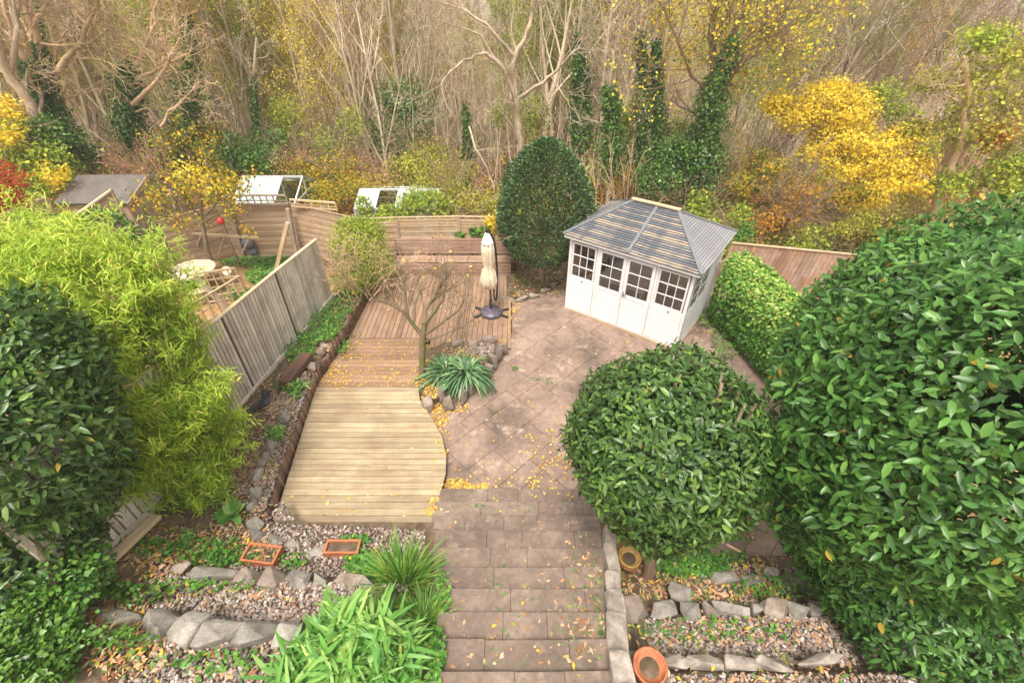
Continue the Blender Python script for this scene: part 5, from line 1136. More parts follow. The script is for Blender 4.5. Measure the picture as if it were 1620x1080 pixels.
# ------------------------------------------------------------------ ivy clad wall at the right
iv = plantthing('ivy_wall', 'thick wall of bright ivy running from the summerhouse to the laurel hedge', 'ivy wall', (5.6, 8.2, 0))
ivp = [Vector((5.25, 9.75, 0)), Vector((5.52, 8.4, 0)), Vector((5.75, 7.2, 0)), Vector((6.1, 5.8, 0)), Vector((6.4, 4.5, 0))]
for a, b in zip(ivp[:-1], ivp[1:]): beam('panel', a + Vector((0.1, 0, 0.75)) - iv.location, b + Vector((0.1, 0, 0.75)) - iv.location, 0.08, 1.5, M['fence_brown'], iv)
n = 38000; f = rg.random(n) * (len(ivp) - 1); i = f.astype(int); i = np.minimum(i, len(ivp) - 2); A = np.array([tuple(p) for p in ivp]); c = A[i] + (A[i + 1] - A[i]) * (f - i)[:, None]
th = rg.random(n) * PI * 2; e = 2.6
hw, hh = 0.42, 0.96; cx_ = np.sign(np.cos(th)) * np.abs(np.cos(th)) ** (2 / e); cz_ = np.sign(np.sin(th)) * np.abs(np.sin(th)) ** (2 / e)
nn = np.array([0.93, 0.36, 0]); dep = 1 - 0.22 * rg.random(n) ** 1.5; lum = 1 + 0.07 * lump(c + np.stack([cx_, cx_, cz_], -1), 2.5, 8)
P = c + nn * (cx_ * hw * dep * lum)[:, None]; P[:, 2] = 0.92 + cz_ * hh * dep * lum; P[:, 2] = np.maximum(P[:, 2], 0.02)
O = nn * cx_[:, None] + np.array([0, 0, 1.0]) * cz_[:, None]; Dr = rdir(rg, n) * 0.8 + O * 0.2; Dr[:, 2] -= 0.4; Nn = O + rdir(rg, n) * 0.45; Nn[:, 2] += 0.3
top_light = np.clip(cz_ * 0.5 + 0.2, 0, 0.7); lv = np.clip(0.32 + top_light * 0.6 + 0.2 * rg.normal(size=n) + 0.15 * lump(P, 2, 4), 0, 1)  # leaves paler toward the top, its lit look put into their tone
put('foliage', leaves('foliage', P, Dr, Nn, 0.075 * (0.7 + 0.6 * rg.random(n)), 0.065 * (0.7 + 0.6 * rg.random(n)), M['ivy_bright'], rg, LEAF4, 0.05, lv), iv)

# climbers on the panel fence and beyond
for (lab, bl_, nn_, mt) in (('yellow green climber on the panel fence left of the parasol top', [B(728, 374, 12.4, 0.14, 0.08, 0.12), B(748, 366, 12.4, 0.12, 0.08, 0.14), B(765, 368, 12.4, 0.15, 0.08, 0.16)], 260, 'cover'),
                       ('golden climber on the panel fence beside the bay tree', [B(778, 350, 12.45, 0.2, 0.1, 0.2), B(782, 368, 12.4, 0.12, 0.1, 0.2)], 220, 'yellow')):
    t = plantthing('climbing_plant', lab, 'climber', bl_[0][0]); put('foliage', mass(rg, bl_, nn_, 0.10, 0.07, M[mt], 'foliage', 0.8), t)

# ------------------------------------------------------------------ neighbouring garden at the left
def lawn_table():
    c = G(303, 426, 0.42); r = thing('round_picnic_table', 'round weathered timber picnic table in the neighbouring garden', 'table', (c.x, c.y, -0.32))
    for k in range(9):
        y0 = -0.56 + k * 0.125; y1 = y0 + 0.118; ym = max(abs(y0), abs(y1)); 
        if ym >= 0.57: ym = 0.565
        xa = math.sqrt(max(0.02, 0.6 ** 2 - min(abs(y0), abs(y1)) ** 2)) ; xb = math.sqrt(max(0.01, 0.6 ** 2 - ym ** 2)); ya, yb = (y0, y1) if abs(y0) < abs(y1) else (y1, y0)
        prism('table_board', [(-xa, ya), (xa, ya), (xb, yb), (-xb, yb)], 0.71, 0.745, M['table'], r)
    for a in (0.6, 2.1, 3.7, 5.3):
        x, y = 0.78 * math.cos(a), 0.78 * math.sin(a)
        s = [(x + 0.3 * math.cos(t * PI / 6) * (1.0) * math.sin(a) - 0.13 * math.sin(t * PI / 6) * math.cos(a), y - 0.3 * math.cos(t * PI / 6) * math.cos(a) - 0.13 * math.sin(t * PI / 6) * math.sin(a)) for t in range(12)]
        prism('seat', s, 0.42, 0.455, M['table'], r)
        beam('leg', (0.25 * math.cos(a), 0.25 * math.sin(a), 0.70), (0.7 * math.cos(a), 0.7 * math.sin(a), 0.02), 0.05, 0.08, M['post_pale'], r)
        beam('seat_bearer', (0.2 * math.cos(a), 0.2 * math.sin(a), 0.36), (0.85 * math.cos(a), 0.85 * math.sin(a), 0.39), 0.05, 0.06, M['post_pale'], r)
lawn_table()
def trellis(label, p0, p1, zb, zt, nv, nh, mat='post_pale', solid=False, diag=False):
    r = thing('trellis_panel', label, 'trellis', (p0[0], p0[1], zb)); o = Vector(r.location); p0 = Vector((p0[0], p0[1], 0)); p1 = Vector((p1[0], p1[1], 0))
    Z = Vector((0, 0, 1)); d = p1 - p0
    beam('top_rail', p0 + Z * zt - o, p1 + Z * zt - o, 0.05, 0.05, M[mat], r); beam('bottom_rail', p0 + Z * (zb + 0.05) - o, p1 + Z * (zb + 0.05) - o, 0.04, 0.05, M[mat], r)
    for k in range(nv + 1): q_ = p0 + d * (k / nv); beam('upright', q_ + Z * zb - o, q_ + Z * (zt - 0.02) - o, 0.03, 0.03, M[mat], r, up=(0, 1, 0))
    for k in range(1, nh): z = lerp(zb, zt, k / nh); beam('bar', p0 + Z * z - o, p1 + Z * z - o, 0.02, 0.03, M[mat], r)
    return r
a = G(320, 475, -0.2); b = G(392, 462, -0.3); 
g1 = D(310, 433, a.y); g2 = D(378, 432, b.y)
trellis('low trellis panel with square openings beside the round picnic table', (g1.x, g1.y), (D(375, 433, a.y + 0.3).x, a.y + 0.3), -0.3, g1.z, 5, 4)
gate_a = D(308, 500, 9.2); gate_b = D(378, 433, 10.6)
trellis('sloping trellis side with dry stems close behind the slatted fence', (gate_a.x, gate_a.y), (gate_b.x, gate_b.y), -0.2, 0.72, 7, 3)
for (u0, v0, u1, v1, y, w, lab, mt) in ((357, 482, 308, 437, 10.3, 0.11, 'thick grey post standing beside the round picnic table', 'post_old'), (293, 405, 270, 340, 13.4, 0.1, 'pale square post leaning in front of the neighbouring fence', 'post_pale'), (433, 432, 455, 352, 12.0, 0.1, 'tall pale post leaning beside the slatted fence', 'post_pale'), (300, 400, 268, 300, 13.9, 0.09, 'dark thin post at the corner of the old shed', 'post_old'), (468, 398, 455, 330, 13.6, 0.1, 'dark post with yellow creeper on the neighbouring fence', 'post_old'), (384, 400, 360, 325, 13.7, 0.12, 'dark broad post in the middle of the neighbouring fence', 'post_old')):
    p = D(u0, v0, y); r = thing('timber_post', lab, 'post', p); beam('shaft', (0, 0, -0.1), Vector(D(u1, v1, y)) - p, w, w, M[mt], r, up=(0, 1, 0))
lr = thing('log_rail', 'low rustic rail on three slanting legs before the neighbouring fence', 'rail', G(350, 402, -0.32)); o = Vector(lr.location)
beam('rail', D(297, 369, 13.2) - o, D(410, 370 + 6, 13.2) - o, 0.07, 0.07, M['post_pale'], lr)
for (u, v, u2, v2) in ((308, 398, 318, 372), (345, 402, 356, 374), (382, 402, 394, 377)): beam('leg', D(u, v, 13.2) - o, D(u2, v2, 13.2) - o, 0.06, 0.06, M['post_old'], lr, up=(0, 1, 0))
gs = thing('ball_sculpture', 'two dark grey balls stacked one on the other in the neighbouring garden', 'sculpture', G(402, 404, -0.32))
lathe('lower_ball', [(0.02, 0), (0.11, 0.03), (0.16, 0.12), (0.15, 0.2), (0.08, 0.28)], M['grey_ball'], gs, 16); lathe('upper_ball', [(0.08, 0.27), (0.17, 0.34), (0.2, 0.45), (0.16, 0.57), (0.08, 0.63), (0.01, 0.64)], M['grey_ball'], gs, 16, (-0.04, 0, 0))
trellis('strip of square trellis on top of the neighbouring fence', (D(362, 320, 13.75).x, 13.72), (D(455, 320, 13.75).x, 13.75), 1.34, 1.66, 9, 2, 'post_old')
trellis('short sagging trellis on the fence by the tangled shrub', (D(462, 330, 13.6).x, 13.62), (D(535, 335, 13.4).x, 13.35), 1.32, 1.58, 6, 2, 'fence_tan')
# old shed with felt roof
os_ = thing('old_shed', 'derelict timber shed with a grey felt roof behind the neighbouring fence', 'shed', (-12.9, 15.2, -0.9)); o = Vector(os_.location)
ea, eb = D(84, 322, 14.0), D(202, 324, 14.0); zE, zRg = 1.30, 1.72
x0s, x1s = ea.x, eb.x; y0s, yr, y1s = 14.0, 15.35, 16.7
quadobj('roof', [(x0s, y0s, zE), (x1s, y0s, zE), (x1s, yr, zRg), (x0s, yr, zRg)], 0.05, M['felt'], os_, o); quadobj('roof', [(x0s, yr, zRg - 0.004), (x1s, yr, zRg - 0.004), (x1s, y1s, zE), (x0s, y1s, zE)], 0.05, M['felt'], os_, o)
beam('verge_board', Vector((x1s + 0.01, y0s, zE - 0.05)) - o, Vector((x1s + 0.01, yr, zRg - 0.05)) - o, 0.03, 0.12, M['fence_old'], os_); beam('verge_board', Vector((x1s + 0.01, yr, zRg - 0.05)) - o, Vector((x1s + 0.01, y1s, zE - 0.05)) - o, 0.03, 0.12, M['fence_old'], os_)
y = y0s + 0.12
while y < y1s - 0.1:
    zt = zE + (zRg - zE) * (1 - abs(y - yr) / (yr - y0s)) - 0.06; beam('wall_board', Vector((x1s - 0.08, y, -0.9)) - o, Vector((x1s - 0.08 + rr.uniform(-0.01, 0.01), y, zt)) - o, 0.02, 0.155, M['post_old'] if rr.random() < 0.5 else M['fence_old'], os_, up=(0, 1, 0)); y += 0.17
beam('wall_panel', Vector((x0s + 0.1, y0s + 0.1, 0.15)) - o, Vector((x1s - 0.1, y0s + 0.1, 0.15)) - o, 0.03, 2.1, M['fence_old'], os_); beam('wall_panel', Vector((x0s + 0.1, y1s - 0.1, 0.15)) - o, Vector((x1s - 0.1, y1s - 0.1, 0.15)) - o, 0.03, 2.1, M['fence_old'], os_)
# fence bits further left
def obl_fence(label, a, b, drop, n):
    r = thing('fence_panel', label, 'fence', (a.x, a.y, a.z - drop)); o = Vector(r.location)
    beam('cap_rail', a - o, b - o, 0.09, 0.05, M['fence_cap'], r)
    for k in range(n): dz = Vector((0, 0, -0.09 - k * 0.115)); beam('slat', a + dz - o, b + dz - o, 0.015, 0.11, M['fence_old'], r)
    for q_ in (a, b): beam('post', q_ + Vector((0, 0, -drop)) - o, q_ + Vector((0, 0, 0.03)) - o, 0.08, 0.08, M['post_pale'], r, up=(0, 1, 0))
obl_fence('short fence panel with pale capping in front of the felt roofed shed', D(112, 346, 12.6), D(175, 301, 13.6), 1.5, 12)
obl_fence('fence panel at the left edge below the red maple', D(-20, 348, 12.2), D(70, 312, 13.4), 1.5, 12)
t = plantthing('ivy_mound', 'dark ivy mound over the fence in front of the old shed', 'ivy', (-12.3, 12.0, -0.6)); put('foliage', mass(rg, [B(110, 380, 11.6, 1.0, 0.5, 0.7), B(175, 370, 12.0, 0.7, 0.5, 0.7), B(60, 390, 11.4, 0.8, 0.5, 0.6), B(205, 410, 11.6, 0.5, 0.5, 0.7), B(-10, 400, 11.2, 0.9, 0.6, 0.7)], 7000, 0.1, 0.08, M['ivy'], 'foliage', 0.3), t)
# greenhouses
def greenhouse(label, x0, x1, y0, y1, zb, ze, zr, nb, mat='alu', pm='milky', openp=()):
    r = thing('greenhouse', label, 'greenhouse', (x0, y0, zb)); o = Vector(r.location); ym = (y0 + y1) / 2
    def bar(a, b, w=0.045): return beam('frame_bar', Vector(a) - o, Vector(b) - o, w, w, M[mat], r, bev=0)
    for k in range(nb + 1):
        x = lerp(x0, x1, k / nb)
        for yy in (y0, y1): bar((x, yy, zb), (x, yy, ze)); bar((x, yy, ze), (x, ym, zr))
    for yy, z in ((y0, zb), (y0, ze), (y1, zb), (y1, ze), (ym, zr)): bar((x0 - 0.02, yy, z), (x1 + 0.02, yy, z), 0.06)
    for x in (x0, x1): bar((x, y0, ze), (x, y1, ze)); bar((x, ym, zb), (x, ym, zr)); bar((x, y0, zb + (ze - zb) * 0.5), (x, y1, zb + (ze - zb) * 0.5))
    for k in range(nb):
        xa, xb = lerp(x0, x1, k / nb) + 0.025, lerp(x0, x1, (k + 1) / nb) - 0.025
        for (nm, P_) in (('roof_pane', [(xa, y0, ze), (xb, y0, ze), (xb, ym, zr), (xa, ym, zr)]), ('roof_pane', [(xa, ym, zr), (xb, ym, zr), (xb, y1, ze), (xa, y1, ze)]), ('wall_pane', [(xa, y0, zb), (xb, y0, zb), (xb, y0, ze), (xa, y0, ze)]), ('wall_pane', [(xa, y1, zb), (xb, y1, zb), (xb, y1, ze), (xa, y1, ze)])):
            if (nm, k) in openp and P_[0][1] == y0: continue
            quadobj(nm, P_, 0.006, M[pm] if P_[0][1] == y0 else M['glass_green'], r, o)
    for x in (x0, x1):
        quadobj('gable_pane', [(x, y0 + 0.03, zb), (x, y1 - 0.03, zb), (x, y1 - 0.03, ze), (x, y0 + 0.03, ze)], 0.006, M['glass_green'], r, o)
        obj('gable_pane', pymesh('gable_pane', [Vector(p) - o for p in ((x, y0 + 0.03, ze), (x, y1 - 0.03, ze), (x, ym, zr - 0.02))], [(0, 1, 2)], M['glass_green']), r)
    return r
ga, gb2 = D(390, 289, 16.3), D(484, 292, 16.3)
greenhouse('aluminium framed greenhouse with pale glass behind the trellis topped fence', ga.x, gb2.x, 15.0, 17.4, -1.0, 0.85, 1.38, 3, openp=(('roof_pane', 2),))
ga, gb2 = D(563, 318, 14.6), D(690, 318, 14.6)
greenhouse('overgrown white framed greenhouse behind the panel fence', ga.x, gb2.x, 14.3, 16.2, -0.9, 1.0, 1.28, 4, openp=(('wall_pane', 1), ('roof_pane', 1)))
t = plantthing('climbing_plant', 'yellow green climber smothering the white greenhouse', 'climber', (-4.0, 14.4, -0.8)); put('foliage', mass(rg, [B(575, 326, 14.1, 0.25, 0.2, 0.3), B(645, 330, 14.0, 0.45, 0.3, 0.3), B(665, 312, 14.6, 0.7, 0.5, 0.25), B(612, 335, 14.1, 0.3, 0.2, 0.3), B(690, 325, 14.4, 0.5, 0.4, 0.4), B(600, 348, 13.6, 0.5, 0.2, 0.2)], 2600, 0.10, 0.07, M['lime'], 'foliage', 0.7), t)
# fruit tree with golden leaves and a red feeder
ft = plantthing('fruit_tree', 'small fruit tree with golden leaves in the neighbouring garden', 'tree', D(337, 420, 12.4)); out, ends = [], []
for pts, r0, r1 in (([(337, 422, 12.4), (327, 395, 12.5), (322, 365, 12.6), (318, 345, 12.7)], 0.075, 0.055), ([(318, 345, 12.7), (300, 325, 12.6), (282, 300, 12.5)], 0.04, 0.012), ([(318, 345, 12.7), (318, 310, 12.9), (312, 270, 13.0), (296, 235, 13.0)], 0.045, 0.01), ([(318, 348, 12.7), (338, 328, 12.9), (352, 300, 13.0), (350, 270, 13.0)], 0.035, 0.01), ([(320, 352, 12.6), (345, 338, 12.5), (365, 335, 12.4), (385, 320, 12.4)], 0.03, 0.008), ([(322, 358, 12.6), (298, 342, 12.5), (275, 330, 12.5)], 0.025, 0.008)):
    p = np.array([PY(*q_) for q_ in pts]); out.append((p, np.linspace(r0, r1, len(p)), 0))
    if r0 < 0.06:
        for f_ in np.linspace(0.25, 1, 7):
            k = min(len(p) - 2, int(f_ * (len(p) - 1))); q_ = p[k] + (p[k + 1] - p[k]) * (f_ * (len(p) - 1) - k); d = p[k + 1] - p[k]; grow(rg, q_, d / np.linalg.norm(d) + rg.normal(size=3) * 0.6, 0.8, 0.01, 1, out, ends, 0.05, 0.15, (5, 3), 0.6, 0.6, 5)
put('trunk', branch_mesh('trunk', out, M['bark_moss']), ft); put('foliage', sprays(rg, ends, 9, 0.09, 0.085, 0.06, M['yellow_mix'], 'foliage', 0.3, LEAF4), ft)
put('foliage', mass(rg, [B(315, 285, 12.9, 0.85, 0.5, 0.35), B(300, 265, 12.9, 0.5, 0.4, 0.3), B(350, 295, 12.8, 0.5, 0.4, 0.3), B(285, 290, 12.8, 0.4, 0.4, 0.3)], 700, 0.085, 0.06, M['yellow'], 'foliage', 0.9), ft)
fd = thing('hanging_feeder', 'round red feeder hanging from the fruit tree', 'feeder', D(351, 354, 12.4)); lathe('ball', [(0.01, -0.02), (0.07, 0.0), (0.105, 0.08), (0.1, 0.13), (0.05, 0.18), (0.015, 0.2)], M['red'], fd, 16); beam('string', (0, 0, 0.19), (0, 0, 0.42), 0.008, 0.008, M['black'], fd, up=(0, 1, 0))

# ------------------------------------------------------------------ the wood behind the gardens
rw = np.random.default_rng(77)
def bare_proto(seed, H, r, nchild, ang, mat, shrink=0.42, wander=0.07, start=0.25, up=0.12, leaf=None, leaf_n=3, sparse=1.0, stems=1, lsz=0.14):
    g = np.random.default_rng(seed); out, ends = [], []
    for s in range(stems):
        grow(g, np.array((g.normal() * 0.45 * (stems > 1), g.normal() * 0.45 * (stems > 1), -0.4)), np.array((g.normal() * (0.05 + 0.06 * (stems > 1)), g.normal() * (0.05 + 0.06 * (stems > 1)), 1.0)), H, r, 0, out, ends, up, wander, nchild, ang, shrink, 9, 0.22, start)
    me = branch_mesh('trunk', out, M[mat], 0.007)
    lm = None
    if leaf:
        sel = [e for e in ends if g.random() < sparse]
        lm = sprays(g, sel, leaf_n, 0.22, lsz, lsz * 0.8, M[leaf], 'foliage', 0.2)
    return me, lm
def plant(name, label, cat, proto, loc, s, rz, group=None, tilt=(0, 0)):
    t = thing(name, label, cat, loc, rz, group); t.rotation_euler = (tilt[0], tilt[1], rz); t.scale = (s[0], s[0], s[1])
    obj('trunk', proto[0], t)
    if proto[1]: obj('foliage', proto[1], t)
    return t
NC = (13, 6, 4, 2)
SLIM = [bare_proto(100 + i, 13, 0.105, NC, 0.5, ['bark_tan', 'bark_light', 'bark_grey', 'bark_pale'][i % 4], 0.34, 0.05, 0.3, stems=[1, 2, 3, 2][i]) for i in range(4)]
SLIML = [bare_proto(200 + i, 12.5, 0.10, (12, 5, 4, 2), 0.55, 'bark_grey', 0.36, 0.06, 0.25, leaf=l, leaf_n=9, sparse=sp, lsz=0.085, stems=1 + (i % 2)) for i, (l, sp) in enumerate((('olive', 0.7), ('yellow', 0.4), ('orange', 0.5), ('lime', 0.7)))]
WIDE = [bare_proto(300 + i, 10.5, 0.17, (9, 6, 5, 3), 0.8, 'bark', 0.55, 0.10, 0.3, 0.06) for i in range(2)]
placed = []
def zone(x, y):
    a = x / y
    w = 'behind the felt roofed shed' if a < -0.62 else 'behind the trellis fence' if a < -0.38 else 'behind the greenhouses' if a < -0.12 else 'behind the bay tree' if a < 0.2 else 'behind the summerhouse' if a < 0.48 else 'behind the yellow maple' if a < 0.72 else 'behind the slanting trunks'
    d = 'at the wood edge' if y < 22 else 'slightly inside the wood' if y < 29 else 'midway into the wood' if y < 40 else 'deep in the wood' if y < 62 else 'far back in the wood'
    return w, d
def ok(x, y, d):
    for (a, b) in placed:
        if abs(a - x) < d and abs(b - y) < d: return False
    placed.append((x, y)); return True
def in_view(x, y, m=1.25): return abs(x) < (y * 0.95 + 4) * m
# individual thin trees, nearest first
cnt = 0
for (y0, y1, n, d) in ((21.5, 28, 46, 0.9), (28, 40, 80, 1.1), (40, 62, 90, 1.6), (62, 100, 74, 2.6)):
    k = 0; tries = 0
    while k < n and tries < 6000:
        tries += 1
        y = rw.uniform(y0, y1); x = rw.uniform(-1, 1) * (y * 1.08 + 3)
        if y < 30 and x > 11 and x < 24: continue   # the yellow maple stands here
        if y < 24 and (abs(x) < 3): continue
        if y > 24 and 0.42 < x / y < 0.95 and rw.random() < 0.65: continue
        if not ok(x, y, d): continue
        leafy = rw.random() < (0.55 if y < 40 else 0.6); P_ = SLIML if leafy else SLIM
        p = P_[rw.integers(len(P_))]; s = rw.uniform(0.8, 1.15)
        if leafy: li = P_.index(p); lab = ['thin tree with sparse olive leaves behind the gardens', 'thin tree flecked bright yellow behind the gardens', 'thin tree with rusty orange leaves behind the gardens', 'thin tree with lime leaves behind the gardens'][li]; grp = ['olive leaved thin trees', 'yellow leaved thin trees', 'orange leaved thin trees', 'lime leaved thin trees'][li]
        else: lab = {'bark_tan': 'tan', 'bark_grey': 'grey', 'bark_pale': 'pale', 'bark_light': 'whitish'}[p[0].materials[0].name] + ' leafless thin tree'; grp = 'leafless thin trees of the wood'
        zw, zd = zone(x, y); lab = lab.replace(' behind the gardens', '') + ' ' + zd + ' ' + zw; grp = grp + ', ' + zw
        plant('woodland_tree', lab, 'tree', p, (x, y, terrain(x, y)), (s * rw.uniform(0.9, 1.2), s), rw.random() * 6.28, grp, (rw.normal() * 0.04, rw.normal() * 0.05)); k += 1
for (u, v, s, wh) in ((1352, 150, 0.95, 'directly above the yellow maple'), (1400, 150, 1.05, 'above the lime tip of the yellow maple'), (1440, 160, 0.9, 'below the long white far house'), (1295, 145, 0.9, 'above the left shoulder of the yellow maple'), (1490, 150, 0.9, 'left of the slanting brown trunks'), (1235, 130, 0.8, 'right of the golden ivy tree'), (560, 120, 0.8, 'above the two greenhouses'), (250, 120, 0.9, 'above the felt roofed shed')):
    c = Vector((ray(u, v)[0] / ray(u, v)[1] * 31, 31, terrain(ray(u, v)[0] / ray(u, v)[1] * 31, 31)))
    plant('spreading_tree', 'bare spreading tree with dark forked branches ' + wh, 'tree', WIDE[rw.integers(2)], c, (s, s), rw.random() * 6.28, 'dark spreading bare trees')

# undergrowth
def leafy_proto(seed, mat, n=700, L=0.10, W=0.075, rx=1.15, rz=1.0, shell=0.9, stem='bark'):
    g = np.random.default_rng(seed); blobs = [((g.uniform(-0.5, 0.5), g.uniform(-0.5, 0.5), g.uniform(0.3, 1.0)), (rx * g.uniform(0.5, 0.8), rx * g.uniform(0.5, 0.8), rz * g.uniform(0.45, 0.75))) for _ in range(5)]
    lm = mass(g, blobs, int(n * 2.2), L, W, M[mat], 'foliage', shell, 0.4, 0.1, QUADL, 0.1, 1.0, 0.2); out, ends = [], []
    for _ in range(6):
        grow(g, np.array((g.normal() * 0.1, g.normal() * 0.1, -0.2)), np.array((g.normal() * 0.5, g.normal() * 0.5, 1.0)), 1.7, 0.022, 0, out, ends, 0.02, 0.12, (5, 3), 0.6, 0.55, 6, 0.3)
    return branch_mesh('stem', out, M[stem], 0.006), lm
def thicket_proto(seed, mat, stems=16, H=2.4, nch=(7, 4), droop=0.05):
    g = np.random.default_rng(seed); out, ends = [], []
    for _ in range(stems):
        a = g.random() * 6.28; sp = g.uniform(0.2, 1.0); grow(g, np.array((g.normal() * 0.35, g.normal() * 0.35, -0.2)), np.array((math.cos(a) * sp, math.sin(a) * sp, 1.0)), H * g.uniform(0.7, 1.1), 0.018, 0, out, ends, 0.0, 0.10, nch, 0.6, 0.55, 8, 0.3, 0.2, droop)
    return branch_mesh('stem', out, M[mat], 0.006), None
UND = [('olive', leafy_proto(1, 'olive', 1710)), ('golden', leafy_proto(2, 'yellow_mix', 1520)), ('orange brown', leafy_proto(3, 'orange', 1330)), ('dark green', leafy_proto(4, 'ivy', 2850)), ('lime green', leafy_proto(5, 'lime', 1710)), ('dead brown', leafy_proto(6, 'brownleaf', 1710)), ('bare', thicket_proto(7, 'bark_tan')), ('bare', thicket_proto(8, 'bark_red')), ('bare', thicket_proto(9, 'bark_grey', 14, 3.0))]
W_near = np.array([6, 6.5, 2.4, 3.5, 6.5, 1.5, 0.7, 0.5, 0.6]); W_near = W_near / W_near.sum()
k = 0; tries = 0
while k < 280 and tries < 5000:
    tries += 1
    r1 = rw.random(); y = 13.6 + 46 * r1 ** 2.5; x = rw.uniform(-1, 1) * (y * 1.05 + 3)
    if y < 17.2 and x < -4.0 and x > -15.5: continue
    if y < 17 and x < -2 : continue
    if y < 14.6 and x < 4: continue
    i = rw.choice(len(UND), p=W_near); nm, p = UND[i]; s = rw.uniform(0.7, 1.3) * (1 + 0.75 * (y > 19)) * (0.75 if y < 16 else 1)
    zw, zd = zone(x, y); nn_ = nm if i < 6 else ['tan', 'reddish', 'grey'][i - 6]; kd = ' leaved shrub ' if i < 6 else ' leafless thicket '; t = thing('undergrowth_shrub' if i < 6 else 'bare_thicket', nn_ + kd + zd + ' ' + zw, 'shrub', (x, y, terrain(x, y)), rw.random() * 6.28, nn_ + kd.rstrip() + 's ' + zw); t.scale = (s * 1.15, s * 1.15, s)
    obj('stem', p[0], t)
    if p[1]: obj('foliage', p[1], t)
    k += 1

# ivy round a line
def ivy_on(pts, rads, n, mat, g, L=0.10, W=0.085, name='ivy'):
    pts = np.array(pts); f = g.random(n) * (len(pts) - 1); i = np.minimum(f.astype(int), len(pts) - 2); fr = (f - i)[:, None]; c = pts[i] + (pts[i + 1] - pts[i]) * fr; rd = np.interp(f, range(len(pts)), rads)
    d = rdir(g, n); P = c + d * (rd * (0.35 + 0.75 * g.random(n)) * (1 + 0.65 * lump(c + d * 0.3, 2.3, 9)))[:, None]; Dr = rdir(g, n) * 0.7; Dr[:, 2] -= 0.3; Nn = d + rdir(g, n) * 0.4; Nn[:, 2] += 0.4
    lv = np.clip(0.45 + 0.25 * lump(P, 2.5, 2) + 0.25 * g.normal(size=n), 0, 1)
    return leaves(name, P, Dr, Nn, L * (0.6 + 0.7 * g.random(n)), W * (0.6 + 0.7 * g.random(n)), M[mat], g, QUADL, 0, lv)
def limb_tree(name, label, limbs, mat, seed, twigs=8, L=1.6, nch=(6, 4, 3), ivy=None, fol=None, rmin=0.006, ang=0.6, tw0=0.3, cat='tree'):
    """limbs: [(list of (u,v,y)), r0, r1, twigs?]; the first limb starts at the ground"""
    g = np.random.default_rng(seed); out, ends = [], []
    u0, v0, y0 = limbs[0][0][0]; b = D(u0, v0, y0); b = Vector((b.x, b.y, terrain(b.x, b.y)))
    t = thing(name, label, cat, b); first = True
    for li in limbs:
        pts, r0, r1 = li[:3]; r0 *= 0.8; r1 *= 0.7; p = np.array([PY(*q_) for q_ in pts])
        if first: p = np.concatenate([[np.array((b.x, b.y, b.z - 0.2))], p]) if p[0][2] > b.z + 0.3 else p
        first = False; k = 3
        s = np.linspace(0, len(p) - 1, (len(p) - 1) * k + 1); p = np.stack([np.interp(s, range(len(p)), p[:, c]) for c in range(3)], -1); p[1:-1] += g.normal(size=(len(p) - 2, 3)) * r0 * 0.25
        out.append((p, np.linspace(r0, r1, len(p)), 0))
        if len(li) > 3 and li[3] == 0: continue
        for f in np.linspace(tw0, 1, twigs):
            x = f * (len(p) - 1.001); i = int(x); q_ = p[i] + (p[i + 1] - p[i]) * (x - i); d = p[i + 1] - p[i]; d = d / np.linalg.norm(d) + g.normal(size=3) * ang
            grow(g, q_, d, L * (1.15 - 0.5 * f), max(rmin * 1.5, lerp(r0, r1, f) * 0.4), 1, out, ends, 0.03, 0.15, (9,) + nch[:], 0.65, 0.6, 6, 0.3, 0.2)
    put('trunk', branch_mesh('trunk', out, M[mat], rmin), t)
    if ivy:
        for pts, rads, n in ivy: put('ivy', ivy_on([PY(*q_) for q_ in pts], rads, int(n * 1.5), 'ivy', g), t)
    if fol:
        for kind, a, b_ in fol:
            if kind == 'ends': put('foliage', sprays(g, [e for e in ends if g.random() < b_[0]], b_[1], b_[2], 0.10, 0.08, M[a], 'foliage', 0.2), t)
            else: put('foliage', mass(g, a, int(b_[0] * 3.4), 0.085, 0.07, M[kind], 'foliage', 0.95, 0.3, 0.1, QUADL, 0.1, 1.0, 0.45, 5.5), t)
    return t
limb_tree('leaning_tree', 'thick pale leaning trunk at the left edge of the wood', [([(72, 235, 16.5), (58, 190, 16.5), (38, 155, 16.5), (12, 110, 16.5), (0, 70, 16.5), (-25, 10, 16.5)], 0.26, 0.15), ([(15, 115, 16.5), (22, 70, 16.6), (28, 40, 16.8), (20, -10, 17)], 0.12, 0.06)], 'bark_pale', 401, 7, 2.0)
limb_tree('leaning_tree', 'ivy wrapped forked tree beside the thick pale leaning trunk', [([(92, 235, 17.5), (82, 190, 17.5), (60, 145, 17.5), (38, 100, 17.5), (18, 50, 17.5), (5, 0, 17.5)], 0.2, 0.1), ([(98, 225, 17.6), (90, 175, 17.8), (76, 110, 18), (57, 65, 18), (43, 20, 18), (36, -20, 18)], 0.2, 0.1), ([(86, 118, 18), (105, 90, 18), (125, 72, 18), (142, 35, 18), (155, -10, 18)], 0.13, 0.06), ([(50, 60, 18), (58, 30, 18), (75, 5, 18), (85, -20, 18)], 0.09, 0.05)], 'bark_tan', 402, 8, 2.2,
          ivy=[([(92, 235, 17.5), (82, 190, 17.5), (60, 145, 17.5), (38, 100, 17.5)], [0.6, 0.4, 0.35, 0.2], 3000), ([(98, 225, 17.6), (90, 175, 17.8), (76, 110, 18), (57, 70, 18)], [0.5, 0.35, 0.3, 0.15], 2200)])
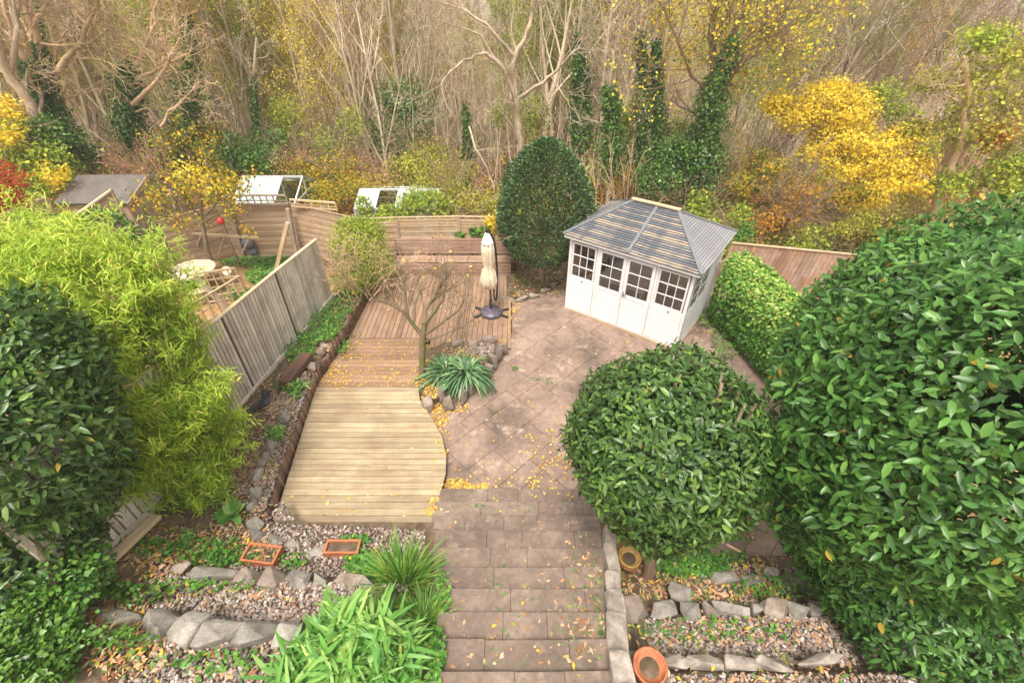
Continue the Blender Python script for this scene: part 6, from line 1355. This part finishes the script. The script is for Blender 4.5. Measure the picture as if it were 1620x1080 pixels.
limb_tree('ivy_clad_tree', 'tree with a bushy ivy sleeve and long bare boughs at the left', [([(205, 225, 19), (203, 180, 19), (203, 130, 19), (197, 90, 19), (178, 50, 19), (163, 10, 19), (158, -20, 19)], 0.17, 0.09), ([(215, 125, 19), (240, 115, 18.5), (275, 95, 18), (300, 85, 17.8)], 0.08, 0.03), ([(210, 165, 18.5), (240, 140, 18), (262, 105, 18), (285, 60, 18)], 0.1, 0.04), ([(203, 130, 19), (222, 90, 19), (240, 50, 19), (250, 0, 19)], 0.09, 0.05), ([(255, 200, 18), (268, 175, 18), (290, 160, 17.8), (315, 130, 17.6)], 0.07, 0.03)], 'bark_tan', 403, 6, 1.6, (5, 3, 2), ivy=[([(205, 225, 18.9), (203, 180, 18.9), (203, 130, 18.9), (200, 100, 18.9)], [0.7, 0.62, 0.5, 0.2], 4200)])
limb_tree('arching_tree', 'pale bare tree with long arching boughs behind the bay tree', [([(822, 232, 19.5), (820, 200, 19.5), (817, 167, 19.5), (810, 117, 19.5), (812, 87, 19.5), (833, 60, 19.5), (840, 30, 19.5), (843, -5, 19.5)], 0.2, 0.07), ([(816, 168, 19.5), (800, 117, 19.2), (783, 93, 19), (763, 83, 18.8), (733, 97, 18.5), (703, 123, 18.3), (700, 150, 18.2), (717, 183, 18.1)], 0.12, 0.02), ([(822, 155, 19.5), (860, 130, 19), (883, 110, 18.8), (900, 90, 18.7), (917, 77, 18.6), (963, 83, 18.5)], 0.09, 0.02), ([(812, 88, 19.5), (795, 68, 19.3), (767, 37, 19.2), (733, 13, 19), (700, 5, 19)], 0.1, 0.03), ([(810, 200, 19.5), (795, 180, 19.2), (785, 172, 19)], 0.06, 0.02), ([(783, 93, 19), (760, 55, 19), (735, 45, 19), (700, 35, 19)], 0.05, 0.02), ([(742, 200, 17.5), (752, 235, 17), (770, 265, 16.8), (782, 300, 16.5)], 0.05, 0.03, 0)], 'bark_pale', 404, 7, 1.7, (5, 3, 2))
limb_tree('ivy_clad_tree', 'large golden leaved tree with thick ivy trunk behind the summerhouse', [([(1112, 285, 17.5), (1117, 245, 17.5), (1125, 185, 17.5), (1133, 130, 17.5), (1155, 85, 17.5), (1170, 37, 17.5), (1182, -10, 17.5)], 0.26, 0.1), ([(1128, 125, 17.5), (1125, 60, 17.7), (1130, 0, 17.8)], 0.14, 0.08), ([(1150, 130, 17.4), (1180, 95, 17), (1222, 60, 16.8), (1270, 20, 16.6)], 0.1, 0.04), ([(1125, 150, 17.5), (1095, 120, 17.3), (1070, 60, 17), (1050, 10, 17)], 0.08, 0.04), ([(1158, 80, 17.5), (1190, 50, 17.5), (1230, 5, 17.5)], 0.08, 0.04)], 'bark', 405, 9, 2.2, (5, 4, 2),
          ivy=[([(1112, 290, 17.4), (1117, 245, 17.4), (1125, 185, 17.4), (1133, 130, 17.4), (1148, 95, 17.4), (1160, 60, 17.4)], [1.0, 0.8, 0.6, 0.5, 0.3, 0.15], 9000)], fol=[('ends', 'yellow', (0.35, 3, 0.2)), ('yellow_mix', [B(1140, 30, 17.5, 1.2, 1, 0.7), B(1220, 60, 17.2, 1.1, 1, 0.6), B(1090, 80, 17.5, 0.8, 0.8, 0.7), B(1180, 120, 17.2, 0.8, 0.8, 0.5), B(1250, 110, 17.2, 0.8, 0.8, 0.6), B(1060, 20, 17.5, 0.9, 0.8, 0.5)], (1100,))])
for (u, v0, v1, y, rad, n, lab) in ((918, 235, 55, 19.2, 0.42, 3600, 'slim ivy covered trunk just right of the arching tree'), (966, 275, 140, 18.2, 0.5, 3200, 'short ivy covered trunk above the summerhouse roof'), (1015, 280, 50, 18.6, 0.34, 3000, 'tall ivy covered trunk left of the large golden tree'), (1040, 270, 65, 18.9, 0.34, 3000, 'twin ivy covered trunk nearest the large golden tree'), (296, 260, 30, 20.5, 0.6, 4200, 'broad dark ivy column behind the golden fruit tree'), (738, 290, 160, 19, 0.25, 1500, 'thin ivy covered trunk behind the parasol top'), (402, 280, 120, 21, 0.25, 1300, 'mossy twin trunk behind the aluminium greenhouse'), (60, 120, 0, 22, 0.3, 900, 'ivy flecked trunk far at the left edge')):
    limb_tree('ivy_clad_tree', lab, [([(u, v0, y), (u + 2, (v0 + v1) / 2, y), (u - 2, v1, y), (u + 4, v1 - 60, y)], 0.13, 0.06)], 'bark_grey', u, 9, 1.5, (5, 3, 2), ivy=[([(u, v0, y), (u + 2, (v0 + v1) / 2, y), (u - 2, v1, y)], [rad * 1.4, rad, rad * 0.4], n)], tw0=0.45)
limb_tree('yellow_maple', 'brilliant yellow maple standing in the wood at the right', [([(1335, 300, 17), (1332, 260, 17), (1325, 215, 17.2), (1318, 170, 17.4), (1310, 130, 17.5)], 0.13, 0.05), ([(1330, 250, 17), (1355, 220, 17), (1390, 180, 17.2), (1410, 150, 17.4)], 0.08, 0.03), ([(1330, 240, 17), (1295, 210, 17), (1265, 175, 17.2)], 0.08, 0.03), ([(1345, 270, 16.8), (1400, 250, 16.5), (1450, 240, 16.3)], 0.07, 0.02)], 'bark', 406, 7, 1.5, (5, 3, 2),
          fol=[('yellow', [B(1290, 165, 17.3, 1.0, 0.8, 0.6), B(1340, 175, 17.2, 1.1, 0.8, 0.7), B(1255, 185, 17.2, 0.7, 0.6, 0.45), B(1330, 215, 17, 1.1, 0.8, 0.6), B(1380, 240, 16.8, 0.9, 0.8, 0.6), B(1420, 270, 16.5, 1.1, 0.8, 0.6), B(1340, 270, 16.6, 0.7, 0.6, 0.4), B(1395, 300, 16, 0.8, 0.6, 0.4), B(1300, 240, 16.8, 0.7, 0.6, 0.4), B(1460, 250, 16.4, 0.6, 0.5, 0.4), B(1320, 140, 17.6, 0.9, 0.6, 0.3), B(1230, 165, 17.4, 0.6, 0.6, 0.4), B(1440, 215, 16.8, 0.8, 0.6, 0.4), B(1460, 290, 16, 0.8, 0.6, 0.5), B(1370, 320, 15.6, 0.9, 0.5, 0.35), B(1270, 300, 15.8, 0.6, 0.4, 0.3)], (16000,)), ('lime', [B(1395, 150, 17.6, 0.7, 0.6, 0.5), B(1420, 175, 17.4, 0.6, 0.5, 0.4), B(1480, 235, 16.4, 0.7, 0.5, 0.4)], (1300,))])
limb_tree('leaning_tree', 'olive leaved tree with two slanting brown trunks at the right edge', [([(1470, 350, 12.8), (1482, 318, 12.8), (1500, 280, 12.8), (1515, 230, 12.8), (1530, 160, 12.8), (1525, 90, 12.8)], 0.20, 0.1), ([(1500, 360, 12.9), (1536, 315, 12.9), (1565, 270, 12.9), (1592, 232, 12.9), (1625, 150, 12.9), (1650, 80, 12.9)], 0.18, 0.1)], 'bark_tan', 407, 8, 1.7, (6, 4, 2),
          fol=[('olive', [B(1540, 120, 12.8, 0.8, 0.8, 0.6), B(1590, 160, 12.6, 0.9, 0.8, 0.7), B(1510, 190, 12.9, 0.6, 0.7, 0.6), B(1600, 90, 12.8, 0.8, 0.7, 0.6), B(1560, 210, 12.5, 0.7, 0.6, 0.5), B(1640, 200, 12.5, 0.7, 0.6, 0.7), B(1450, 200, 13.4, 0.5, 0.5, 0.4), B(1470, 130, 13.4, 0.6, 0.5, 0.4)], (2300,)), ('lime', [B(1510, 290, 12.6, 0.6, 0.5, 0.45), B(1600, 260, 12.4, 0.7, 0.5, 0.4), B(1595, 300, 12.3, 0.7, 0.5, 0.35), B(1560, 60, 13, 0.6, 0.5, 0.3)], (1700,)), ('orange', [B(1575, 215, 12.4, 0.4, 0.3, 0.4)], (200,))])
# saplings and whips nobody could count
n = 2400; yy = 23 + 50 * rw.random(n) ** 1.2; xx = rw.uniform(-1, 1, n) * (yy * 1.05 + 3); lines = []; kp = ~((xx / yy > 0.42) & (xx / yy < 0.95) & (rw.random(n) < 0.8)); xx, yy = xx[kp], yy[kp]
for x, y in zip(xx, yy):
    h = rw.uniform(3.5, 9.5); b0 = np.array((x, y, terrain(x, y) - 0.1)); tl = np.array((rw.normal() * 0.06, rw.normal() * 0.06, 1.0)); p = [b0]
    for j in range(6): p.append(p[-1] + tl * h / 6 + rw.normal(size=3) * 0.05 * np.array((1, 1, 0)))
    p = np.array(p); r0_ = rw.uniform(0.016, 0.045) * (1 + y / 90); lines.append((p, np.linspace(r0_, 0.006, 7)))
    for j in range(7):
        f = rw.uniform(0.3, 0.95) * 6; i = int(f); q_ = p[i] + (p[min(6, i + 1)] - p[i]) * (f - i); d = np.array((rw.normal() * 0.5, rw.normal() * 0.5, 0.9)); L_ = h * rw.uniform(0.1, 0.22); lines.append((np.array([q_, q_ + d * L_ * 0.5, q_ + d * L_ + np.array((0, 0, 0.1))]), np.array((0.009, 0.007, 0.005))))
tag(obj('sapling_stand', tubes('sapling_stand', lines, 3, M['bark_light'])), 'crowd of thin saplings and whips filling the wood', None, None, 'stuff')
# named bushes along the edge of the wood
def bush(name, label, blobs, n, mat, L=0.13, W=0.10, stems=None, seed=1, shell=0.7, cat='bush'):
    g = np.random.default_rng(seed); c = blobs[0][0]; t = thing(name, label, cat, (c[0], c[1], min(b[0][2] - b[1][2] for b in blobs)))
    put('foliage', mass(g, blobs, int(n * 2.4), L * 0.72, W * 0.72, M[mat], 'foliage', max(shell, 0.85), 0.45, 0.15, QUADL, 0.1, 0.9, 0.22), t)
    if stems:
        out, ends = [], []
        for _ in range((stems[0] + 1) // 2):
            a = g.random() * 6.28; grow(g, np.array(t.location) + np.array((g.normal() * 0.15, g.normal() * 0.15, 0)), np.array((math.cos(a) * 0.6, math.sin(a) * 0.4, 1.0)), stems[1], 0.022, 0, out, ends, 0.0, 0.11, (6, 4), 0.6, 0.55, 7, 0.3, 0.2, 0.02)
        put('stem', branch_mesh('stem', out, M['bark'], 0.006), t)
    return t
bush('red_maple', 'red leaved maple bush at the left edge', [B(5, 290, 13.0, 0.7, 0.5, 0.6), B(-10, 320, 12.8, 0.6, 0.5, 0.4), B(20, 310, 12.9, 0.35, 0.3, 0.3)], 2200, 'redleaf', 0.10, 0.06, (5, 1.6), 61)
bush('mixed_bush', 'yellow green bush under the leaning trunks at the left', [B(30, 240, 15.5, 1.0, 0.7, 0.9), B(80, 260, 15.5, 0.8, 0.6, 0.8), B(50, 285, 15, 0.9, 0.6, 0.6), B(5, 215, 15.8, 0.6, 0.5, 0.6)], 4200, 'lime', 0.13, 0.10, (6, 2.2), 62)
bush('golden_bush', 'golden leaved bush at the far left above the red maple', [B(10, 175, 16, 0.5, 0.4, 0.6), B(15, 215, 15.2, 0.4, 0.4, 0.3), B(85, 275, 14.6, 0.4, 0.3, 0.4)], 1000, 'yellow', 0.13, 0.10, (4, 2.0), 63)
bush('ivy_bush', 'dark ivy bush at the foot of the leaning trunks', [B(75, 215, 16.2, 0.6, 0.5, 0.6), B(95, 240, 16.0, 0.5, 0.5, 0.7), B(120, 235, 17.0, 0.6, 0.5, 0.9)], 3200, 'ivy', 0.13, 0.11, None, 64)
bush('evergreen_bush', 'dark evergreen bush behind the summerhouse ridge', [B(1065, 255, 17.5, 1.1, 0.7, 0.9), B(1040, 285, 17.0, 0.9, 0.6, 0.6), B(1090, 235, 17.8, 0.7, 0.6, 0.7)], 5200, 'ivy', 0.13, 0.09, None, 65)
bush('evergreen_bush', 'round dark evergreen in the wood above the white greenhouse', [B(640, 175, 24, 1.6, 1.0, 1.5), B(620, 220, 23, 1.2, 0.8, 1.0)], 3400, 'ivy', 0.16, 0.12, None, 66)
bush('evergreen_bush', 'low dark evergreen between the two greenhouses', [B(420, 255, 18.5, 0.9, 0.6, 0.5), B(370, 240, 19.5, 0.9, 0.6, 0.7), B(430, 230, 20, 0.7, 0.5, 0.7)], 2600, 'ivy', 0.15, 0.11, None, 67)
bush('orange_bush', 'orange twiggy shrub beyond the brown boundary fence', [B(1245, 335, 14.2, 0.8, 0.5, 0.6), B(1270, 310, 14.4, 0.6, 0.5, 0.5), B(1215, 350, 14, 0.5, 0.4, 0.4)], 650, 'orange', 0.11, 0.09, (26, 1.7), 68)
bush('golden_bush', 'loose golden leaved bush between the orange shrub and the maple', [B(1290, 285, 15, 0.8, 0.5, 0.5), B(1350, 310, 14.6, 0.8, 0.5, 0.4), B(1235, 270, 15.5, 0.5, 0.4, 0.5), B(1440, 320, 14.2, 0.5, 0.4, 0.3)], 1100, 'yellow_mix', 0.13, 0.11, (10, 1.8), 69)
bush('green_bush', 'dull green bush above the brown boundary fence near the hedge', [B(1390, 350, 13.4, 0.9, 0.5, 0.4), B(1440, 345, 13.2, 0.7, 0.5, 0.4), B(1340, 365, 13.4, 0.6, 0.4, 0.3), B(1415, 380, 12.6, 0.6, 0.4, 0.3)], 2800, 'olive', 0.10, 0.07, (8, 1.4), 70)
bush('golden_bush', 'small golden bush behind the ridge of the summerhouse', [B(1110, 320, 15.5, 0.5, 0.4, 0.4), B(1100, 345, 15, 0.6, 0.4, 0.4), B(1170, 340, 15, 0.4, 0.4, 0.3)], 900, 'lime', 0.12, 0.10, (8, 1.7), 71)
bush('green_bush', 'bright green upright shrub at the corner of the summerhouse roof', [B(1178, 366, 12.2, 0.16, 0.16, 0.35), B(1172, 372, 12.2, 0.2, 0.16, 0.2)], 420, 'cover', 0.10, 0.05, None, 72)
bush('green_bush', 'olive bushes directly behind the panel fence', [B(720, 315, 15, 0.9, 0.6, 0.5), B(765, 320, 14.6, 0.7, 0.5, 0.45), B(690, 290, 16, 0.9, 0.6, 0.6), B(650, 270, 17, 1.0, 0.6, 0.7), B(800, 325, 14.2, 0.5, 0.4, 0.3)], 3400, 'olive', 0.11, 0.08, (12, 2.0), 73)
bush('brown_bush', 'rusty brown bush between the two greenhouses', [B(540, 280, 17, 1.2, 0.7, 0.8), B(510, 310, 15.8, 0.7, 0.5, 0.6), B(580, 300, 16, 0.9, 0.5, 0.5), B(480, 270, 17.6, 0.9, 0.6, 0.6)], 2600, 'yellow_mix', 0.11, 0.08, (14, 2.2), 74)
bush('brown_bush', 'dull brown leaved bush above the aluminium greenhouse', [B(470, 265, 18, 1.0, 0.6, 0.7), B(560, 265, 18, 1.0, 0.6, 0.7), B(600, 290, 16.5, 0.8, 0.5, 0.5)], 2600, 'brownleaf', 0.11, 0.08, (8, 2.2), 77)
bush('green_bush', 'fresh green bush in the wood between the arching tree and the greenhouse', [B(680, 250, 18.5, 1.0, 0.6, 0.8), B(720, 270, 17.5, 0.8, 0.5, 0.6)], 2400, 'olive', 0.11, 0.08, (8, 2.2), 78)
bush('golden_bush', 'ochre leaved tall shrub in the wood above the golden fruit tree', [B(330, 215, 20.5, 1.0, 0.6, 1.0), B(280, 225, 20, 0.7, 0.5, 0.8)], 1300, 'yellow_mix', 0.13, 0.09, (6, 2.5), 79)
bush('golden_bush', 'lime and gold saplings in the wood above the two greenhouses', [B(455, 190, 21, 0.8, 0.6, 1.1), B(520, 235, 20, 0.9, 0.6, 0.8), B(560, 200, 21, 0.6, 0.5, 0.8)], 1700, 'lime', 0.13, 0.09, (6, 2.5), 80)
bush('golden_bush', 'rust coloured bush left of the yellow maple', [B(1200, 255, 17.5, 0.6, 0.5, 0.6), B(1175, 290, 16.5, 0.5, 0.4, 0.4)], 900, 'yellow_mix', 0.13, 0.09, (6, 2.5), 85)
bush('golden_bush', 'pale yellow tall shrub behind the bay tree', [B(845, 190, 20.5, 0.7, 0.5, 1.0), B(790, 180, 20.5, 0.5, 0.4, 0.5)], 1100, 'lime', 0.13, 0.09, (6, 2.5), 75)
bush('golden_bush', 'lime leaved sapling left of the ivy trunk behind the summerhouse', [B(1075, 200, 19, 0.6, 0.5, 0.6), B(985, 190, 20, 0.6, 0.5, 0.8), B(1000, 215, 19.5, 0.5, 0.4, 0.4)], 1300, 'lime', 0.13, 0.09, (6, 2.5), 76)
# long arching red stems left
for (u, v, y, lab, sd) in ((262, 290, 17.3, 'mass of long arching reddish stems behind the old felt roofed shed', 81), (190, 285, 17.6, 'second sheaf of arching reddish stems above the old shed roof', 82), (600, 262, 19, 'pale tangle of arching stems left of the bay tree', 83), (960, 310, 16.5, 'greyish pink tangle of stems behind the bay tree', 84)):
    g = np.random.default_rng(sd); c = D(u, v, y); b = Vector((c.x, c.y, terrain(c.x, c.y))); t = thing('arching_thicket', lab, 'thicket', b); out, ends = [], []
    for _ in range(34 if sd < 83 else 13):
        grow(g, np.array(b) + np.array((g.normal() * 0.5, g.normal() * 0.3, 0.2)), np.array(((-1.1 if sd < 83 else 0) * g.random() + g.normal() * 0.4, g.normal() * 0.3, 0.9)), 3.6 * g.uniform(0.6, 1), 0.02, 0, out, ends, -0.03, 0.07, (7, 4), 0.4, 0.5, 9, 0.25, 0.2, 0.03)
    put('stem', branch_mesh('stem', out, M['bark_red' if sd < 83 else 'bark_tan'], 0.007), t)

# houses glimpsed on the far side of the valley
def far_house(u, v, yy, w, d, h, label, rot=0.0, wall='white', roof='felt'):
    a, b, c = ray(u, v); x = a / b * yy; z = CAM_H + c / b * yy
    zt = terrain(x, yy); r = thing('far_house', label, 'house', (x, yy, zt - 1), rot); H = max(3.0, z - zt + 1)
    box('wall', (0, 0, H / 2), (w, d, H), M[wall], r)
    me = pymesh('roof', [(-w / 2 - .3, -d / 2 - .3, H), (w / 2 + .3, -d / 2 - .3, H), (w / 2 + .3, d / 2 + .3, H), (-w / 2 - .3, d / 2 + .3, H), (-w / 2, 0, H + h), (w / 2, 0, H + h)], [(0, 1, 5, 4), (2, 3, 4, 5), (1, 2, 5), (3, 0, 4), (3, 2, 1, 0)], M[roof]); obj('roof', me, r)
    n_ = max(2, int(w / 3))
    for k in range(n_):
        for zz in ([H - 1.5] if H < 6 else [H - 1.5, H - 4.3]): box('window', (-w / 2 + (k + 0.5) * w / n_, -d / 2 - 0.03, zz), (1.1, 0.08, 1.2), M['black'], r)
far_house(1452, 62, 150, 14, 8, 2.5, 'long white house far across the valley at the upper right'); far_house(1490, 66, 155, 9, 8, 2.5, 'second white house beside the long white one far away', 0.1); far_house(1405, 76, 140, 12, 7, 2.2, 'low white house far away left of the long white one', -0.1); far_house(1590, 42, 180, 12, 9, 3, 'white gabled house at the far upper right', 0.3); far_house(1385, 10, 260, 12, 9, 3, 'small pale house high on the far hillside', 0.2); far_house(668, 42, 190, 9, 8, 3, 'pale house glimpsed through twigs above the wood', 0.1); far_house(866, 55, 180, 9, 8, 3, 'pale house glimpsed right of the arching tree', -0.1)
# far woods that read as one mass
n = 15000; yy = 95 + 420 * rw.random(n) ** 1.6; xx = rw.uniform(-1, 1, n) * (yy * 1.15 + 10); keep = ~((yy < 190) & (np.abs(xx / yy - 0.78) < 0.16) & (rw.random(n) < 0.8)); xx, yy = xx[keep], yy[keep]; n = len(xx)
base = np.array([(x, y, terrain(x, y)) for x, y in zip(xx, yy)]); k = 14
Pb = np.repeat(base, k, 0); Dr = rdir(rw, n * k) * 0.42; Dr[:, 2] = 1; hh = np.repeat(rw.uniform(4, 8, n), k) * rw.uniform(0.6, 1.1, n * k); Pb = Pb + rw.normal(size=Pb.shape) * np.array([1.1, 1.1, 0]); Pb[:, 2] += hh * 0.1
M['farwood'] = leafmat('farwood', [(0, (0.28, 0.18, 0.13)), (0.5, (0.48, 0.33, 0.24)), (0.85, (0.64, 0.48, 0.37)), (1, (0.40, 0.38, 0.14))], 0.9, 0.0, 0.1)
tag(obj('distant_wood', leaves('distant_wood', Pb, Dr, rdir(rw, n * k), hh, hh * 0.045, M['farwood'], rw, QUADL, 0, np.repeat(rw.random(n), k) * 0.8 + 0.2 * rw.random(n * k))), 'bare woods covering the far side of the valley', None, None, 'stuff')
# leaf litter and brambles on the floor of the wood
n = 42000; yy = 13 + 34 * rw.random(n) ** 1.5; xx = rw.uniform(-1, 1, n) * (yy * 1.0 + 3); keep = ~((yy < 17) & (xx < -3)); xx, yy = xx[keep], yy[keep]; n = len(xx)
P = np.array([(x, y, terrain(x, y) + 0.02) for x, y in zip(xx, yy)]); P[:, 2] += rw.random(n) ** 2 * 0.35; Dr = rdir(rw, n); Nn = rdir(rw, n); Nn[:, 2] += 1
tag(obj('forest_litter', leaves('forest_litter', P, Dr, Nn, 0.14 * (0.6 + 0.8 * rw.random(n)), 0.11, M['brownleaf'], rw, QUADL)), 'fallen leaves and brambles on the floor of the wood', None, None, 'stuff')
# the air
M['haze'] = bpy.data.materials.new('haze'); M['haze'].use_nodes = True; hn = M['haze'].node_tree; hn.nodes.remove(hn.nodes['Principled BSDF'])
pv = hn.nodes.new('ShaderNodeVolumePrincipled'); pv.inputs['Color'].default_value = (0.97, 0.92, 0.90, 1); pv.inputs['Density'].default_value = HAZE; hn.links.new(pv.outputs[0], hn.nodes['Material Output'].inputs['Volume'])
hz = box('haze', (0, 545, 25), (2860, 1130, 110), M['haze']); tag(hz, 'pale haze in the valley air', None, None, 'stuff')
